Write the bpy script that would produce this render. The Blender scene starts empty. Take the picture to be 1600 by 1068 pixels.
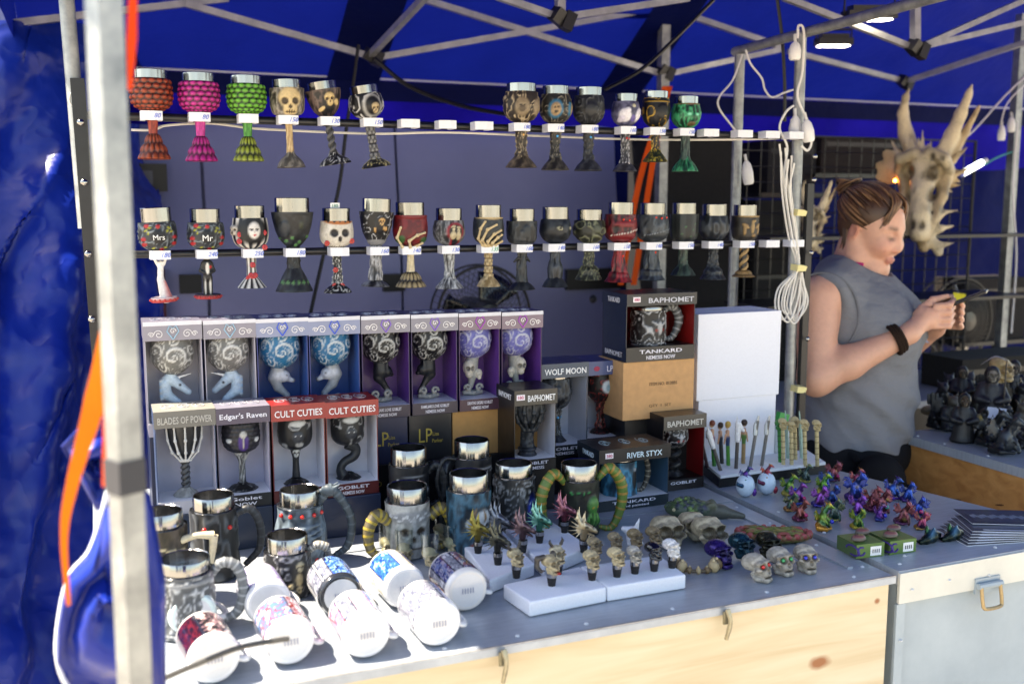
import bpy, math, random
import numpy as np
from mathutils import Vector, Matrix, Euler, noise as mnoise
from math import sin, cos, pi, radians as R_
random.seed(7); np.random.seed(7)
SC = bpy.context.scene
COL = SC.collection
# ------------------------------------------------------------------ camera
F_PX, YAW, PITCH, CAM_H = 1578.0, R_(22.4), R_(7.83), 1.6
cd = bpy.data.cameras.new('camera'); cam = bpy.data.objects.new('camera', cd); COL.objects.link(cam)
cd.sensor_width = 36.0; cd.lens = F_PX / 1600 * 36.0
cd.clip_start = 0.05; cd.clip_end = 500
cam.location = (0, 0, CAM_H); cam.rotation_euler = (pi / 2 - PITCH, 0, -YAW)
cd.dof.use_dof = True; cd.dof.focus_distance = 2.1; cd.dof.aperture_fstop = 3.2
SC.camera = cam
# ------------------------------------------------------------------ sky, sun, exposure
SUN_D = Vector((0.6, -0.2, -1.0)).normalized()
w = bpy.data.worlds.new('World'); SC.world = w; w.use_nodes = True
nt = w.node_tree; nt.nodes.clear()
sky = nt.nodes.new('ShaderNodeTexSky'); sky.sky_type = 'NISHITA'; sky.sun_disc = False
sky.sun_elevation = math.asin(-SUN_D.z); sky.sun_rotation = math.atan2(-SUN_D.x, -SUN_D.y)
bg = nt.nodes.new('ShaderNodeBackground'); bg.inputs['Strength'].default_value = 0.13
wo = nt.nodes.new('ShaderNodeOutputWorld')
nt.links.new(sky.outputs[0], bg.inputs[0]); nt.links.new(bg.outputs[0], wo.inputs[0])
sl = bpy.data.lights.new('sun', 'SUN'); sl.energy = 4.8; sl.angle = R_(0.5); sl.color = (1, 0.95, 0.87)
so = bpy.data.objects.new('sun', sl); COL.objects.link(so)
so.rotation_euler = SUN_D.to_track_quat('-Z', 'Y').to_euler(); so.location = (-3, 2, 6)
SC.view_settings.view_transform = 'Standard'; SC.view_settings.look = 'None'
SC.view_settings.exposure = 1.85; SC.view_settings.gamma = 1.0
SC.view_settings.use_white_balance = True; SC.view_settings.white_balance_temperature = 7600
SC.cycles.max_bounces = 8; SC.cycles.caustics_reflective = False; SC.cycles.caustics_refractive = False

# ------------------------------------------------------------------ helpers
def ray(u, v):
    x, y, z = u - 800, -(v - 534), F_PX
    fh = z * cos(PITCH) + y * sin(PITCH); up = y * cos(PITCH) - z * sin(PITCH)
    return Vector((x * cos(YAW) + fh * sin(YAW), fh * cos(YAW) - x * sin(YAW), up))
def UZ(u, v, z=0.93):
    r = ray(u, v); return r * ((z - CAM_H) / r.z) + Vector((0, 0, CAM_H))
def UY(u, v, y):
    r = ray(u, v); return r * (y / r.y) + Vector((0, 0, CAM_H))
CZ = 0.93                                            # counter level
def L(h):
    if not isinstance(h, str): return tuple(h)
    h = h.lstrip('#'); o = []
    for i in (0, 2, 4):
        c = int(h[i:i + 2], 16) / 255
        o.append(c / 12.92 if c <= 0.04045 else ((c + 0.055) / 1.055) ** 2.4)
    return tuple(o)
def rot2(M): return np.array(Euler(M).to_matrix())
class MB:
    def __init__(s): s.v = []; s.f = []; s.c = []
    def add(s, v, f, c):
        n = len(s.v); v = [tuple(p) for p in v]; s.v += v
        s.f += [tuple(i + n for i in q) for q in f]
        if len(c) == len(v) and len(v) != 3 or (len(v) == 3 and hasattr(c[0], '__len__')): s.c += [tuple(x) for x in c]
        else: s.c += [tuple(c)] * len(v)
        return s
    def box(s, c, size, col, rot=None, faces=None):
        hx, hy, hz = [a / 2 for a in size]; col = L(col)
        P = [(-hx, -hy, -hz), (hx, -hy, -hz), (hx, hy, -hz), (-hx, hy, -hz), (-hx, -hy, hz), (hx, -hy, hz), (hx, hy, hz), (-hx, hy, hz)]
        if rot is not None: m = Euler(rot).to_matrix(); P = [m @ Vector(p) for p in P]
        P = [(p[0] + c[0], p[1] + c[1], p[2] + c[2]) for p in P]
        Q = {'bottom': (0, 3, 2, 1), 'top': (4, 5, 6, 7), 'front': (0, 1, 5, 4), 'right': (1, 2, 6, 5), 'back': (2, 3, 7, 6), 'left': (3, 0, 4, 7)}
        if faces is None: s.add(P, list(Q.values()), col)
        else:
            for k, q in Q.items(): s.add([P[i] for i in q], [(0, 1, 2, 3)], [L(faces.get(k, col))] * 4)
        return s
    def tube(s, pts, rad, col, n=8, cap=True, flat=None):
        pts = [Vector(p) for p in pts]; m = len(pts)
        rad = [rad] * m if not hasattr(rad, '__len__') else rad
        cols = [L(col)] * m if (isinstance(col, str) or not hasattr(col[0], '__len__') and not isinstance(col[0], str)) else [L(c) for c in col]
        V = []; C = []; up = None
        for i, p in enumerate(pts):
            t = (pts[min(i + 1, m - 1)] - pts[max(i - 1, 0)]).normalized()
            if up is None: up = Vector((0, 0, 1)) if abs(t.z) < 0.9 else Vector((0, 1, 0))
            a = t.cross(up).normalized(); b = a.cross(t).normalized(); up = b
            for j in range(n):
                an = 2 * pi * j / n + (pi / 4 if n == 4 else 0)
                V.append(p + (a * cos(an) + b * sin(an) * (flat or 1)) * rad[i]); C.append(cols[i])
        Fs = [(i * n + j, i * n + (j + 1) % n, (i + 1) * n + (j + 1) % n, (i + 1) * n + j) for i in range(m - 1) for j in range(n)]
        if cap: Fs += [tuple(range(n - 1, -1, -1)), tuple((m - 1) * n + j for j in range(n))]
        return s.add(V, Fs, C)
    def lathe(s, prof, n, col, c=(0, 0, 0)):
        cols = [L(col)] * len(prof) if (isinstance(col, str) or not isinstance(col[0], (str, tuple, list))) else [L(x) for x in col]
        V = []; C = []
        for (r, z), k in zip(prof, cols):
            for j in range(n):
                a = 2 * pi * j / n; V.append((c[0] + r * sin(a), c[1] - r * cos(a), c[2] + z)); C.append(k)
        Fs = [(i * n + j, i * n + (j + 1) % n, (i + 1) * n + (j + 1) % n, (i + 1) * n + j) for i in range(len(prof) - 1) for j in range(n)]
        if prof[0][0] > 1e-5: Fs.append(tuple(range(n - 1, -1, -1)))
        if prof[-1][0] > 1e-5: Fs.append(tuple((len(prof) - 1) * n + j for j in range(n)))
        return s.add(V, Fs, C)
    def ball(s, c, r, col, n=10, rot=None):
        r = (r, r, r) if not hasattr(r, '__len__') else r; m = max(4, n * 2 // 3); V = []
        M = Euler(rot).to_matrix() if rot else None
        for i in range(m + 1):
            ph = pi * i / m
            for j in range(n):
                a = 2 * pi * j / n; p = Vector((r[0] * sin(ph) * cos(a), r[1] * sin(ph) * sin(a), -r[2] * cos(ph)))
                if M: p = M @ p
                V.append((p.x + c[0], p.y + c[1], p.z + c[2]))
        return s.add(V, [(i * n + j, i * n + (j + 1) % n, (i + 1) * n + (j + 1) % n, (i + 1) * n + j) for i in range(m) for j in range(n)], L(col))
    def grid(s, P, C, wrap=False):
        ny, nx = P.shape[:2]; Fs = []
        for i in range(ny - 1):
            for j in range(nx if wrap else nx - 1): Fs.append((i * nx + j, i * nx + (j + 1) % nx, (i + 1) * nx + (j + 1) % nx, (i + 1) * nx + j))
        return s.add(P.reshape(-1, 3).tolist(), Fs, C.reshape(-1, 3).tolist())
    def xf(s, M):
        s.v = [tuple(M @ Vector(p)) for p in s.v]; return s
    def build(s, name, mat, parent=None, smooth=40, loc=None, rot=None):
        me = bpy.data.meshes.new(name); me.from_pydata(s.v, [], s.f)
        at = me.attributes.new('Col', 'FLOAT_COLOR', 'POINT')
        at.data.foreach_set('color', np.c_[np.array(s.c, dtype=np.float32).reshape(-1, 3), np.ones(len(s.v), np.float32)].ravel())
        if smooth:
            me.polygons.foreach_set('use_smooth', [True] * len(me.polygons)); me.set_sharp_from_angle(angle=R_(smooth))
        me.materials.append(MAT[mat] if isinstance(mat, str) else mat)
        o = bpy.data.objects.new(name, me); COL.objects.link(o)
        if parent: o.parent = parent
        if loc: o.location = loc
        if rot: o.rotation_euler = rot
        return o
def thing(name, label, cat, loc=(0, 0, 0), rot=(0, 0, 0), group=None):
    o = bpy.data.objects.new(name, None); COL.objects.link(o); o.empty_display_size = 0.03
    o.location = loc; o.rotation_euler = rot
    return tag(o, label, cat, group)
def tag(o, label, cat, group=None):
    o['label'] = label; o['category'] = cat
    if group: o['group'] = group
    return o
def struct(o): o['kind'] = 'structure'; return o
def cat_rom(pts, k=6):
    pts = [Vector(p) for p in pts]; P = [pts[0] * 2 - pts[1]] + pts + [pts[-1] * 2 - pts[-2]]; out = []
    for i in range(1, len(P) - 2):
        a, b, c, d = P[i - 1:i + 3]
        for j in range(k):
            t = j / k; out.append(0.5 * ((2 * b) + (c - a) * t + (2 * a - 5 * b + 4 * c - d) * t * t + (3 * b - a - 3 * c + d) * t ** 3))
    return out + [pts[-1]]
def lerp_list(vals, n):
    return list(np.interp(np.linspace(0, 1, n), np.linspace(0, 1, len(vals)), vals))
def text(s, col, parent, loc, width=None, height=None, rot=(pi / 2, 0, 0), name='lettering', mat='paper', bold=0.0, shear=0):
    cu = bpy.data.curves.new('t', 'FONT'); cu.body = s; cu.align_x = 'CENTER'; cu.align_y = 'CENTER'; cu.extrude = 0.004; cu.offset = bold; cu.shear = shear
    cu.resolution_u = 2
    o = bpy.data.objects.new('t', cu); COL.objects.link(o)
    me = bpy.data.meshes.new_from_object(o); bpy.data.objects.remove(o); bpy.data.curves.remove(cu)
    co = np.empty(len(me.vertices) * 3); me.vertices.foreach_get('co', co); co = co.reshape(-1, 3)
    lo, hi = co.min(0), co.max(0); sx = width / (hi[0] - lo[0]) if width else None; sy = height / (hi[1] - lo[1]) if height else None
    sx = sx or sy; sy = sy or sx
    co = (co - (lo + hi) / 2) * np.array([sx, sy, 0.1]); me.vertices.foreach_set('co', co.ravel())
    at = me.attributes.new('Col', 'FLOAT_COLOR', 'POINT'); at.data.foreach_set('color', np.tile(np.array(list(L(col)) + [1.0], np.float32), len(me.vertices)))
    me.materials.clear(); me.materials.append(MAT[mat]); me.name = name
    o = bpy.data.objects.new(name, me); COL.objects.link(o); o.parent = parent; o.location = loc; o.rotation_euler = rot
    return o
def sstep(a, b, x): t = np.clip((x - a) / (b - a), 0, 1); return t * t * (3 - 2 * t)
_H = np.random.rand(64, 64, 64)
def vn(x, y, z=0.0):
    x, y, z = np.broadcast_arrays(np.asarray(x, float), y, z); i = [np.floor(a).astype(int) for a in (x, y, z)]; f = [a - b for a, b in zip((x, y, z), i)]
    f = [a * a * (3 - 2 * a) for a in f]; r = 0
    for a in (0, 1):
        for b in (0, 1):
            for c in (0, 1):
                wgt = (f[0] if a else 1 - f[0]) * (f[1] if b else 1 - f[1]) * (f[2] if c else 1 - f[2])
                r = r + wgt * _H[(i[0] + a) % 64, (i[1] + b) % 64, (i[2] + c) % 64]
    return r
def fbm(x, y, z=0.0, o=3):
    return sum(vn(x * 2 ** k + 7 * k, y * 2 ** k, z * 2 ** k) / 2 ** k for k in range(o)) / sum(1 / 2 ** k for k in range(o))
def mix(a, b, t): t = t[..., None]; return np.array(a) * (1 - t) + np.array(b) * t

class Sculpt:
    """smooth union of capsules and ellipsoids, meshed as one continuous surface"""
    def __init__(s, k=0.01): s.k = k; s.p = []
    def cap(s, a, b, ra, rb, col, k=None): s.p.append(('c', np.array(a, float), np.array(b, float), ra, rb, L(col), k or s.k, 1)); return s
    def chain(s, pts, rads, col, k=None):
        for i in range(len(pts) - 1): s.cap(pts[i], pts[i + 1], rads[i], rads[i + 1], col if isinstance(col, str) or not isinstance(col[0], (tuple, list, str)) else col[i], k)
        return s
    def ell(s, c, r, col, rot=None, k=None, cut=False):
        r = (r, r, r) if not hasattr(r, '__len__') else r
        s.p.append(('e', np.array(c, float), np.array(r, float), None if rot is None else rot2(rot), None, L(col), k or s.k, -1 if cut else 1)); return s
    def cut(s, c, r, col, rot=None, k=None): return s.ell(c, r, col, rot, k, True)
    def paint(s, c, r, col, rot=None, soft=0.15):
        r = (r, r, r) if not hasattr(r, '__len__') else r
        s.p.append(('e', np.array(c, float), np.array(r, float), None if rot is None else rot2(rot), None, L(col), soft, 0)); return s
    def mesh(s, res, clip=None, wob=None):
        lo = np.full(3, 1e9); hi = -lo
        for p in s.p:
            if p[7] != 1: continue
            if p[0] == 'c': a = np.minimum(p[1] - p[3], p[2] - p[4]); b = np.maximum(p[1] + p[3], p[2] + p[4])
            else: m = max(p[2]) if p[3] is not None else p[2]; a = p[1] - m; b = p[1] + m
            lo = np.minimum(lo, a); hi = np.maximum(hi, b)
        lo -= 2.5 * res; hi += 2.5 * res; N = np.ceil((hi - lo) / res).astype(int) + 1
        ax = [(lo[i] + res * np.arange(N[i])).astype(np.float32) for i in range(3)]
        D = np.full(N, 1.0, np.float32); C = np.zeros(tuple(N) + (3,), np.float32)
        for p in s.p:
            k = p[6]; col = np.array(p[5], np.float32)
            if p[0] == 'c': a = np.minimum(p[1] - p[3], p[2] - p[4]); b = np.maximum(p[1] + p[3], p[2] + p[4])
            else: m = max(p[2]) if p[3] is not None else p[2]; a = p[1] - m; b = p[1] + m
            mg = 2 * res + k if p[7] else 0
            i0 = np.maximum(np.floor((a - mg - lo) / res).astype(int), 0); i1 = np.minimum(np.ceil((b + mg - lo) / res).astype(int) + 1, N)
            if (i1 <= i0).any(): continue
            sl_ = tuple(slice(x, y) for x, y in zip(i0, i1))
            X, Y, Z = np.meshgrid(ax[0][sl_[0]], ax[1][sl_[1]], ax[2][sl_[2]], indexing='ij')
            if p[0] == 'c':
                d = p[2] - p[1]; q = float(d @ d) + 1e-12
                t = np.clip(((X - p[1][0]) * d[0] + (Y - p[1][1]) * d[1] + (Z - p[1][2]) * d[2]) / q, 0, 1)
                dist = np.sqrt((X - p[1][0] - t * d[0]) ** 2 + (Y - p[1][1] - t * d[1]) ** 2 + (Z - p[1][2] - t * d[2]) ** 2) - (p[3] + t * (p[4] - p[3]))
            else:
                x, y, z = X - p[1][0], Y - p[1][1], Z - p[1][2]
                if p[3] is not None:
                    m = p[3]; x, y, z = m[0, 0] * x + m[1, 0] * y + m[2, 0] * z, m[0, 1] * x + m[1, 1] * y + m[2, 1] * z, m[0, 2] * x + m[1, 2] * y + m[2, 2] * z
                r = p[2]; k0 = np.sqrt((x / r[0]) ** 2 + (y / r[1]) ** 2 + (z / r[2]) ** 2); k1 = np.sqrt((x / r[0] ** 2) ** 2 + (y / r[1] ** 2) ** 2 + (z / r[2] ** 2) ** 2) + 1e-9
                dist = k0 * (k0 - 1) / k1
            d0 = D[sl_]; c0 = C[sl_]
            if p[7] == 1:
                h = np.clip(0.5 + 0.5 * (d0 - dist) / k, 0, 1); D[sl_] = d0 * (1 - h) + dist * h - k * h * (1 - h)
            elif p[7] == -1:
                h = np.clip(0.5 - 0.5 * (dist + d0) / k, 0, 1); D[sl_] = d0 * (1 - h) - dist * h + k * h * (1 - h); h = np.clip(0.8 - dist / (1.2 * k + res), 0, 1)
            else:
                h = np.clip((1 - k0) / max(k, 1e-3), 0, 1)
            C[sl_] = c0 * (1 - h[..., None]) + col * h[..., None]
        if wob is not None:
            X, Y, Z = np.meshgrid(*ax, indexing='ij'); near = np.abs(D) < 0.05; D[near] += wob(X[near], Y[near], Z[near]).astype(np.float32)
        if clip is not None:
            X, Y, Z = np.meshgrid(*ax, indexing='ij'); D = np.maximum(D, clip(X, Y, Z)).astype(np.float32)
        ins = D < 0; n = N - 1
        cs = [(a, b, c) for a in (0, 1) for b in (0, 1) for c in (0, 1)]
        sh = lambda A, a: A[a[0]:a[0] + n[0], a[1]:a[1] + n[1], a[2]:a[2] + n[2]]
        cnt = sum(sh(ins, a).astype(np.int8) for a in cs); mk = (cnt > 0) & (cnt < 8)
        I = np.argwhere(mk); idx = np.full(tuple(n), -1, np.int64); idx[mk] = np.arange(len(I))
        dv = {a: D[I[:, 0] + a[0], I[:, 1] + a[1], I[:, 2] + a[2]] for a in cs}
        acc = np.zeros((len(I), 3)); na = np.zeros(len(I))
        for a in cs:
            for axn in range(3):
                if a[axn]: continue
                b = list(a); b[axn] = 1; b = tuple(b); x, y = dv[a], dv[b]; cr = (x < 0) != (y < 0)
                t = np.where(cr, x / np.where(cr, x - y, 1), 0); pt = np.tile(np.array(a, float), (len(I), 1)); pt[:, axn] = t
                acc[cr] += pt[cr]; na[cr] += 1
        V = lo + res * (I + acc / na[:, None])
        wts = {a: 1 / (np.abs(dv[a]) + res * 0.3) for a in cs}; ws = sum(wts.values())
        Cc = sum(C[I[:, 0] + a[0], I[:, 1] + a[1], I[:, 2] + a[2]] * wts[a][:, None] for a in cs) / ws[:, None]
        Fs = []
        for axn in range(3):
            o1, o2 = [(1, 2), (2, 0), (0, 1)][axn]; sl0 = [slice(None)] * 3; sl1 = [slice(None)] * 3; sl0[axn] = slice(0, -1); sl1[axn] = slice(1, None)
            e = ins[tuple(sl0)] != ins[tuple(sl1)]; E = np.argwhere(e); E = E[(E[:, o1] > 0) & (E[:, o2] > 0) & (E[:, o1] < n[o1]) & (E[:, o2] < n[o2])]
            q = []
            for u_, v_ in ((-1, -1), (0, -1), (0, 0), (-1, 0)):
                g = E.copy(); g[:, o1] += u_; g[:, o2] += v_; q.append(idx[g[:, 0], g[:, 1], g[:, 2]])
            q = np.stack(q, 1); fl = ~ins[E[:, 0], E[:, 1], E[:, 2]]; q[fl] = q[fl][:, ::-1]
            Fs.append(q[(q >= 0).all(1)])
        return V, np.concatenate(Fs), Cc
    def to(s, mb, res, M=None, tint=None, **kw):
        V, Fq, C = s.mesh(res, **kw)
        if tint: C = tint(V, C)
        if M is not None: A = np.array(M.to_3x3()); V = V @ A.T + np.array(M.translation)
        mb.add(V.tolist(), Fq.tolist(), C.tolist()); return mb
    def build(s, name, mat, res, parent=None, smooth=60, loc=None, rot=None, **kw): return s.to(MB(), res, **kw).build(name, mat, parent, smooth, loc, rot)

# ------------------------------------------------------------------ materials
MAT = {}
def nodes(name):
    m = bpy.data.materials.new(name); m.use_nodes = True; t = m.node_tree; t.nodes.clear()
    out = t.nodes.new('ShaderNodeOutputMaterial'); b = t.nodes.new('ShaderNodeBsdfPrincipled'); t.links.new(b.outputs[0], out.inputs[0])
    MAT[name] = m; return m, t, b, out
def nd(t, ty, **kw):
    n = t.nodes.new(ty)
    for k, v in kw.items(): setattr(n, k, v)
    return n
def tex_noise(t, scale, detail=4, rough=0.55, stretch=None):
    c = nd(t, 'ShaderNodeTexCoord'); n = nd(t, 'ShaderNodeTexNoise'); n.inputs['Scale'].default_value = scale; n.inputs['Detail'].default_value = detail; n.inputs['Roughness'].default_value = rough
    if stretch:
        mp = nd(t, 'ShaderNodeMapping'); mp.inputs['Scale'].default_value = stretch; t.links.new(c.outputs['Object'], mp.inputs[0]); t.links.new(mp.outputs[0], n.inputs['Vector'])
    else: t.links.new(c.outputs['Object'], n.inputs['Vector'])
    return n
def ramp(t, src, stops):
    r = nd(t, 'ShaderNodeValToRGB'); e = r.color_ramp.elements
    while len(e) < len(stops): e.new(0.5)
    for x, (p, c) in zip(e, stops): x.position = p; x.color = tuple(L(c)) + (1,)
    t.links.new(src, r.inputs[0]); return r
def bump(t, b, src, st, dist):
    n = nd(t, 'ShaderNodeBump'); n.inputs['Strength'].default_value = st; n.inputs['Distance'].default_value = dist
    t.links.new(src, n.inputs['Height']); t.links.new(n.outputs[0], b.inputs['Normal'])
def vcmat(name, rough, metal=0, coat=0, nscale=180, var=0.25, bst=0.3, bd=0.0006, spec=0.5, trans=0):
    m, t, b, out = nodes(name)
    a = nd(t, 'ShaderNodeAttribute', attribute_name='Col'); n = tex_noise(t, nscale)
    r = ramp(t, n.outputs[0], [(0.3, (1 - var,) * 3), (0.7, (1,) * 3)])
    mx = nd(t, 'ShaderNodeMixRGB', blend_type='MULTIPLY'); mx.inputs[0].default_value = 1
    t.links.new(a.outputs['Color'], mx.inputs[1]); t.links.new(r.outputs[0], mx.inputs[2]); t.links.new(mx.outputs[0], b.inputs['Base Color'])
    rr = nd(t, 'ShaderNodeMapRange'); rr.inputs['To Min'].default_value = max(0.02, rough - 0.1); rr.inputs['To Max'].default_value = rough + 0.12
    t.links.new(n.outputs[0], rr.inputs[0]); t.links.new(rr.outputs[0], b.inputs['Roughness'])
    b.inputs['Metallic'].default_value = metal; b.inputs['Coat Weight'].default_value = coat; b.inputs['Coat Roughness'].default_value = 0.08; b.inputs['Specular IOR Level'].default_value = spec
    if bst: bump(t, b, n.outputs[0], bst, bd)
    return m, t, b, out
vcmat('resin', 0.45)
vcmat('satin', 0.32, coat=0.25, var=0.12, bst=0.1)
vcmat('gloss', 0.12, coat=0.6, var=0.05, bst=0)
vcmat('iridescent', 0.28, metal=0.55, var=0.3, nscale=120)
vcmat('antique', 0.34, metal=0.55, var=0.25)
vcmat('paper', 0.55, var=0.04, bst=0.0)
vcmat('card', 0.38, coat=0.15, var=0.1, nscale=40, bst=0.05)
vcmat('kraft', 0.85, var=0.15, nscale=60, bst=0.1)
vcmat('plastic', 0.4, var=0.06, bst=0.05)
vcmat('rubber', 0.7, var=0.15, bst=0.1)
vcmat('foam', 0.8, var=0.07, nscale=300, bst=0.5, bd=0.001)
vcmat('fabric', 0.85, var=0.10, nscale=320, bst=0.5, bd=0.0008, spec=0.2)
vcmat('hair', 0.42, var=0.3, nscale=60, bst=0.2)
def skin():
    m, t, b, out = vcmat('skin', 0.45, var=0.08, nscale=90, bst=0.15, bd=0.0005)
    b.inputs['Subsurface Weight'].default_value = 0.15; b.inputs['Subsurface Radius'].default_value = (0.02, 0.008, 0.004); b.inputs['Subsurface Scale'].default_value = 0.5
skin()
def steel():
    m, t, b, out = nodes('steel'); b.inputs['Base Color'].default_value = (0.34, 0.335, 0.325, 1); b.inputs['Metallic'].default_value = 1; b.inputs['Roughness'].default_value = 0.2
    n = tex_noise(t, 60, 2, 0.5, (1, 1, .03)); bump(t, b, n.outputs[0], 0.55, 0.006)
    rr = nd(t, 'ShaderNodeMapRange'); rr.inputs['To Min'].default_value = 0.10; rr.inputs['To Max'].default_value = 0.26; t.links.new(n.outputs[0], rr.inputs[0]); t.links.new(rr.outputs[0], b.inputs['Roughness'])
steel()
def galv():
    m, t, b, out = nodes('galvanised'); b.inputs['Metallic'].default_value = 0.7
    n = tex_noise(t, 25, 6, 0.65); r = ramp(t, n.outputs[0], [(0.25, '74777a'), (0.5, '989b9b'), (0.75, 'b9bab8')]); t.links.new(r.outputs[0], b.inputs['Base Color'])
    rr = nd(t, 'ShaderNodeMapRange'); rr.inputs['To Min'].default_value = 0.35; rr.inputs['To Max'].default_value = 0.65; t.links.new(n.outputs[0], rr.inputs[0]); t.links.new(rr.outputs[0], b.inputs['Roughness'])
    bump(t, b, n.outputs[0], 0.15, 0.001)
galv()
def counter():
    m, t, b, out = nodes('grey_metal'); n = tex_noise(t, 6, 8, 0.7); n2 = tex_noise(t, 14, 5, 0.7, (1, 12, 1))
    mx = nd(t, 'ShaderNodeMixRGB', blend_type='MIX'); mx.inputs[0].default_value = 0.4; t.links.new(n.outputs[0], mx.inputs[1]); t.links.new(n2.outputs[0], mx.inputs[2])
    r = ramp(t, mx.outputs[0], [(0.3, '868e98'), (0.5, 'a0a8b2'), (0.68, 'b4bcc5')]); t.links.new(r.outputs[0], b.inputs['Base Color'])
    b.inputs['Metallic'].default_value = 0.25
    rr = nd(t, 'ShaderNodeMapRange'); rr.inputs['To Min'].default_value = 0.22; rr.inputs['To Max'].default_value = 0.5; t.links.new(n.outputs[0], rr.inputs[0]); t.links.new(rr.outputs[0], b.inputs['Roughness'])
    bump(t, b, n.outputs[0], 0.12, 0.003)
counter()
def paintm(name, cols, scale=5, rough=0.4, metal=0.0):
    m, t, b, out = nodes(name); n = tex_noise(t, scale, 7, 0.65); r = ramp(t, n.outputs[0], [(0.3, cols[0]), (0.7, cols[1])]); t.links.new(r.outputs[0], b.inputs['Base Color']); b.inputs['Roughness'].default_value = rough; b.inputs['Metallic'].default_value = metal
    bump(t, b, n.outputs[0], 0.06, 0.002)
paintm('chest_paint', ('8c9aa4', 'a3b0b8')); paintm('chest_rim', ('b9bab4', 'd0d0c8'), rough=0.35)
paintm('van_paint', ('6a6e94', '7478a0'), 2, 0.34); paintm('black_paint', ('141416', '222226'), 12, 0.35)
paintm('paving', ('a39a8c', 'c0b6a6'), 3, 0.9); paintm('aluminium', ('9a9b9c', 'c4c5c6'), 20, 0.4, 0.6)
def wood(name, c0, c1, c2):
    m, t, b, out = nodes(name); c = nd(t, 'ShaderNodeTexCoord'); mp = nd(t, 'ShaderNodeMapping'); mp.inputs['Scale'].default_value = (1.2, 8, 14); t.links.new(c.outputs['Object'], mp.inputs[0])
    n = nd(t, 'ShaderNodeTexNoise'); n.inputs['Scale'].default_value = 2.2; n.inputs['Detail'].default_value = 6; n.inputs['Distortion'].default_value = 0.8; t.links.new(mp.outputs[0], n.inputs['Vector'])
    r = ramp(t, n.outputs[0], [(0.3, c0), (0.5, c1), (0.72, c2)]); t.links.new(r.outputs[0], b.inputs['Base Color']); b.inputs['Roughness'].default_value = 0.55; bump(t, b, n.outputs[0], 0.1, 0.001)
wood('pine', 'c4b08e', 'cebd9e', 'd6c8ae'); wood('plywood', 'a9713c', 'bd8449', 'cc9458')
def tarp(name, col, tr, rough=0.45, rib=None, bs=.5, crease=False):
    m, t, b, out = nodes(name); n = tex_noise(t, 4, 6, 0.6); r = ramp(t, n.outputs[0], [(0.3, tuple(0.8 * x for x in L(col))), (0.7, L(col))])
    t.links.new(r.outputs[0], b.inputs['Base Color']); b.inputs['Roughness'].default_value = rough; b.inputs['Specular IOR Level'].default_value = 0.4 if crease else 0.08
    n2 = tex_noise(t, 9, 5, 0.6, rib); bump(t, b, n2.outputs[0], bs, 0.02)
    if crease:
        c = nd(t, 'ShaderNodeTexCoord'); hs = []
        for sc_ in (1.6, 3.6):
            v = nd(t, 'ShaderNodeTexVoronoi', feature='F1'); v.inputs['Scale'].default_value = sc_; ds = nd(t, 'ShaderNodeVectorMath', operation='ADD'); t.links.new(c.outputs['Object'], ds.inputs[0]); nn = tex_noise(t, 3, 3); t.links.new(nn.outputs[1], ds.inputs[1]); t.links.new(ds.outputs[0], v.inputs['Vector']); hs.append(v)
        ad = nd(t, 'ShaderNodeMath', operation='ADD'); t.links.new(hs[0].outputs['Distance'], ad.inputs[0]); ml = nd(t, 'ShaderNodeMath', operation='MULTIPLY'); ml.inputs[1].default_value = .35; t.links.new(hs[1].outputs['Distance'], ml.inputs[0]); t.links.new(ml.outputs[0], ad.inputs[1]); bump(t, b, ad.outputs[0], .32, .10)
    tl = nd(t, 'ShaderNodeBsdfTranslucent'); t.links.new(r.outputs[0], tl.inputs[0]); ms = nd(t, 'ShaderNodeMixShader'); ms.inputs[0].default_value = tr
    t.links.new(b.outputs[0], ms.inputs[1]); t.links.new(tl.outputs[0], ms.inputs[2]); t.links.new(ms.outputs[0], out.inputs[0])
tarp('canopy', (0.002, 0.007, 0.12), 0.32, 0.6); tarp('canopy_backlit', (0.008, 0.005, 0.30), 0.5, 0.6); tarp('canopy_dark', (0.002, 0.006, 0.07), 0.1, 0.6); tarp('tarp_blue', (0.003, 0.022, 0.27), 0.04, 0.3, None, .2, True)  # valance copy of the canopy blue is brighter, backlight put into its colour
def emis(name, col, st):
    m = bpy.data.materials.new(name); m.use_nodes = True; t = m.node_tree; t.nodes.clear(); o = nd(t, 'ShaderNodeOutputMaterial'); e = nd(t, 'ShaderNodeEmission'); e.inputs[0].default_value = tuple(col) + (1,); e.inputs[1].default_value = st; t.links.new(e.outputs[0], o.inputs[0]); MAT[name] = m
emis('led', (1, 0.96, 0.82), 6.0); emis('tube_light', (0.85, 1, 0.95), 4.0); emis('ember', (1, 0.28, 0.05), 14.0)
def clear_glass():
    m, t, b, out = nodes('glass'); g = nd(t, 'ShaderNodeBsdfGlossy'); g.inputs['Roughness'].default_value = .03; tr = nd(t, 'ShaderNodeBsdfTransparent'); tr.inputs[0].default_value = (.93, .96, .95, 1); fr = nd(t, 'ShaderNodeLayerWeight'); fr.inputs[0].default_value = .18; ms = nd(t, 'ShaderNodeMixShader')
    t.links.new(fr.outputs[1], ms.inputs[0]); t.links.new(tr.outputs[0], ms.inputs[1]); t.links.new(g.outputs[0], ms.inputs[2]); t.links.new(ms.outputs[0], out.inputs[0]); t.nodes.remove(b)
clear_glass()
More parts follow.
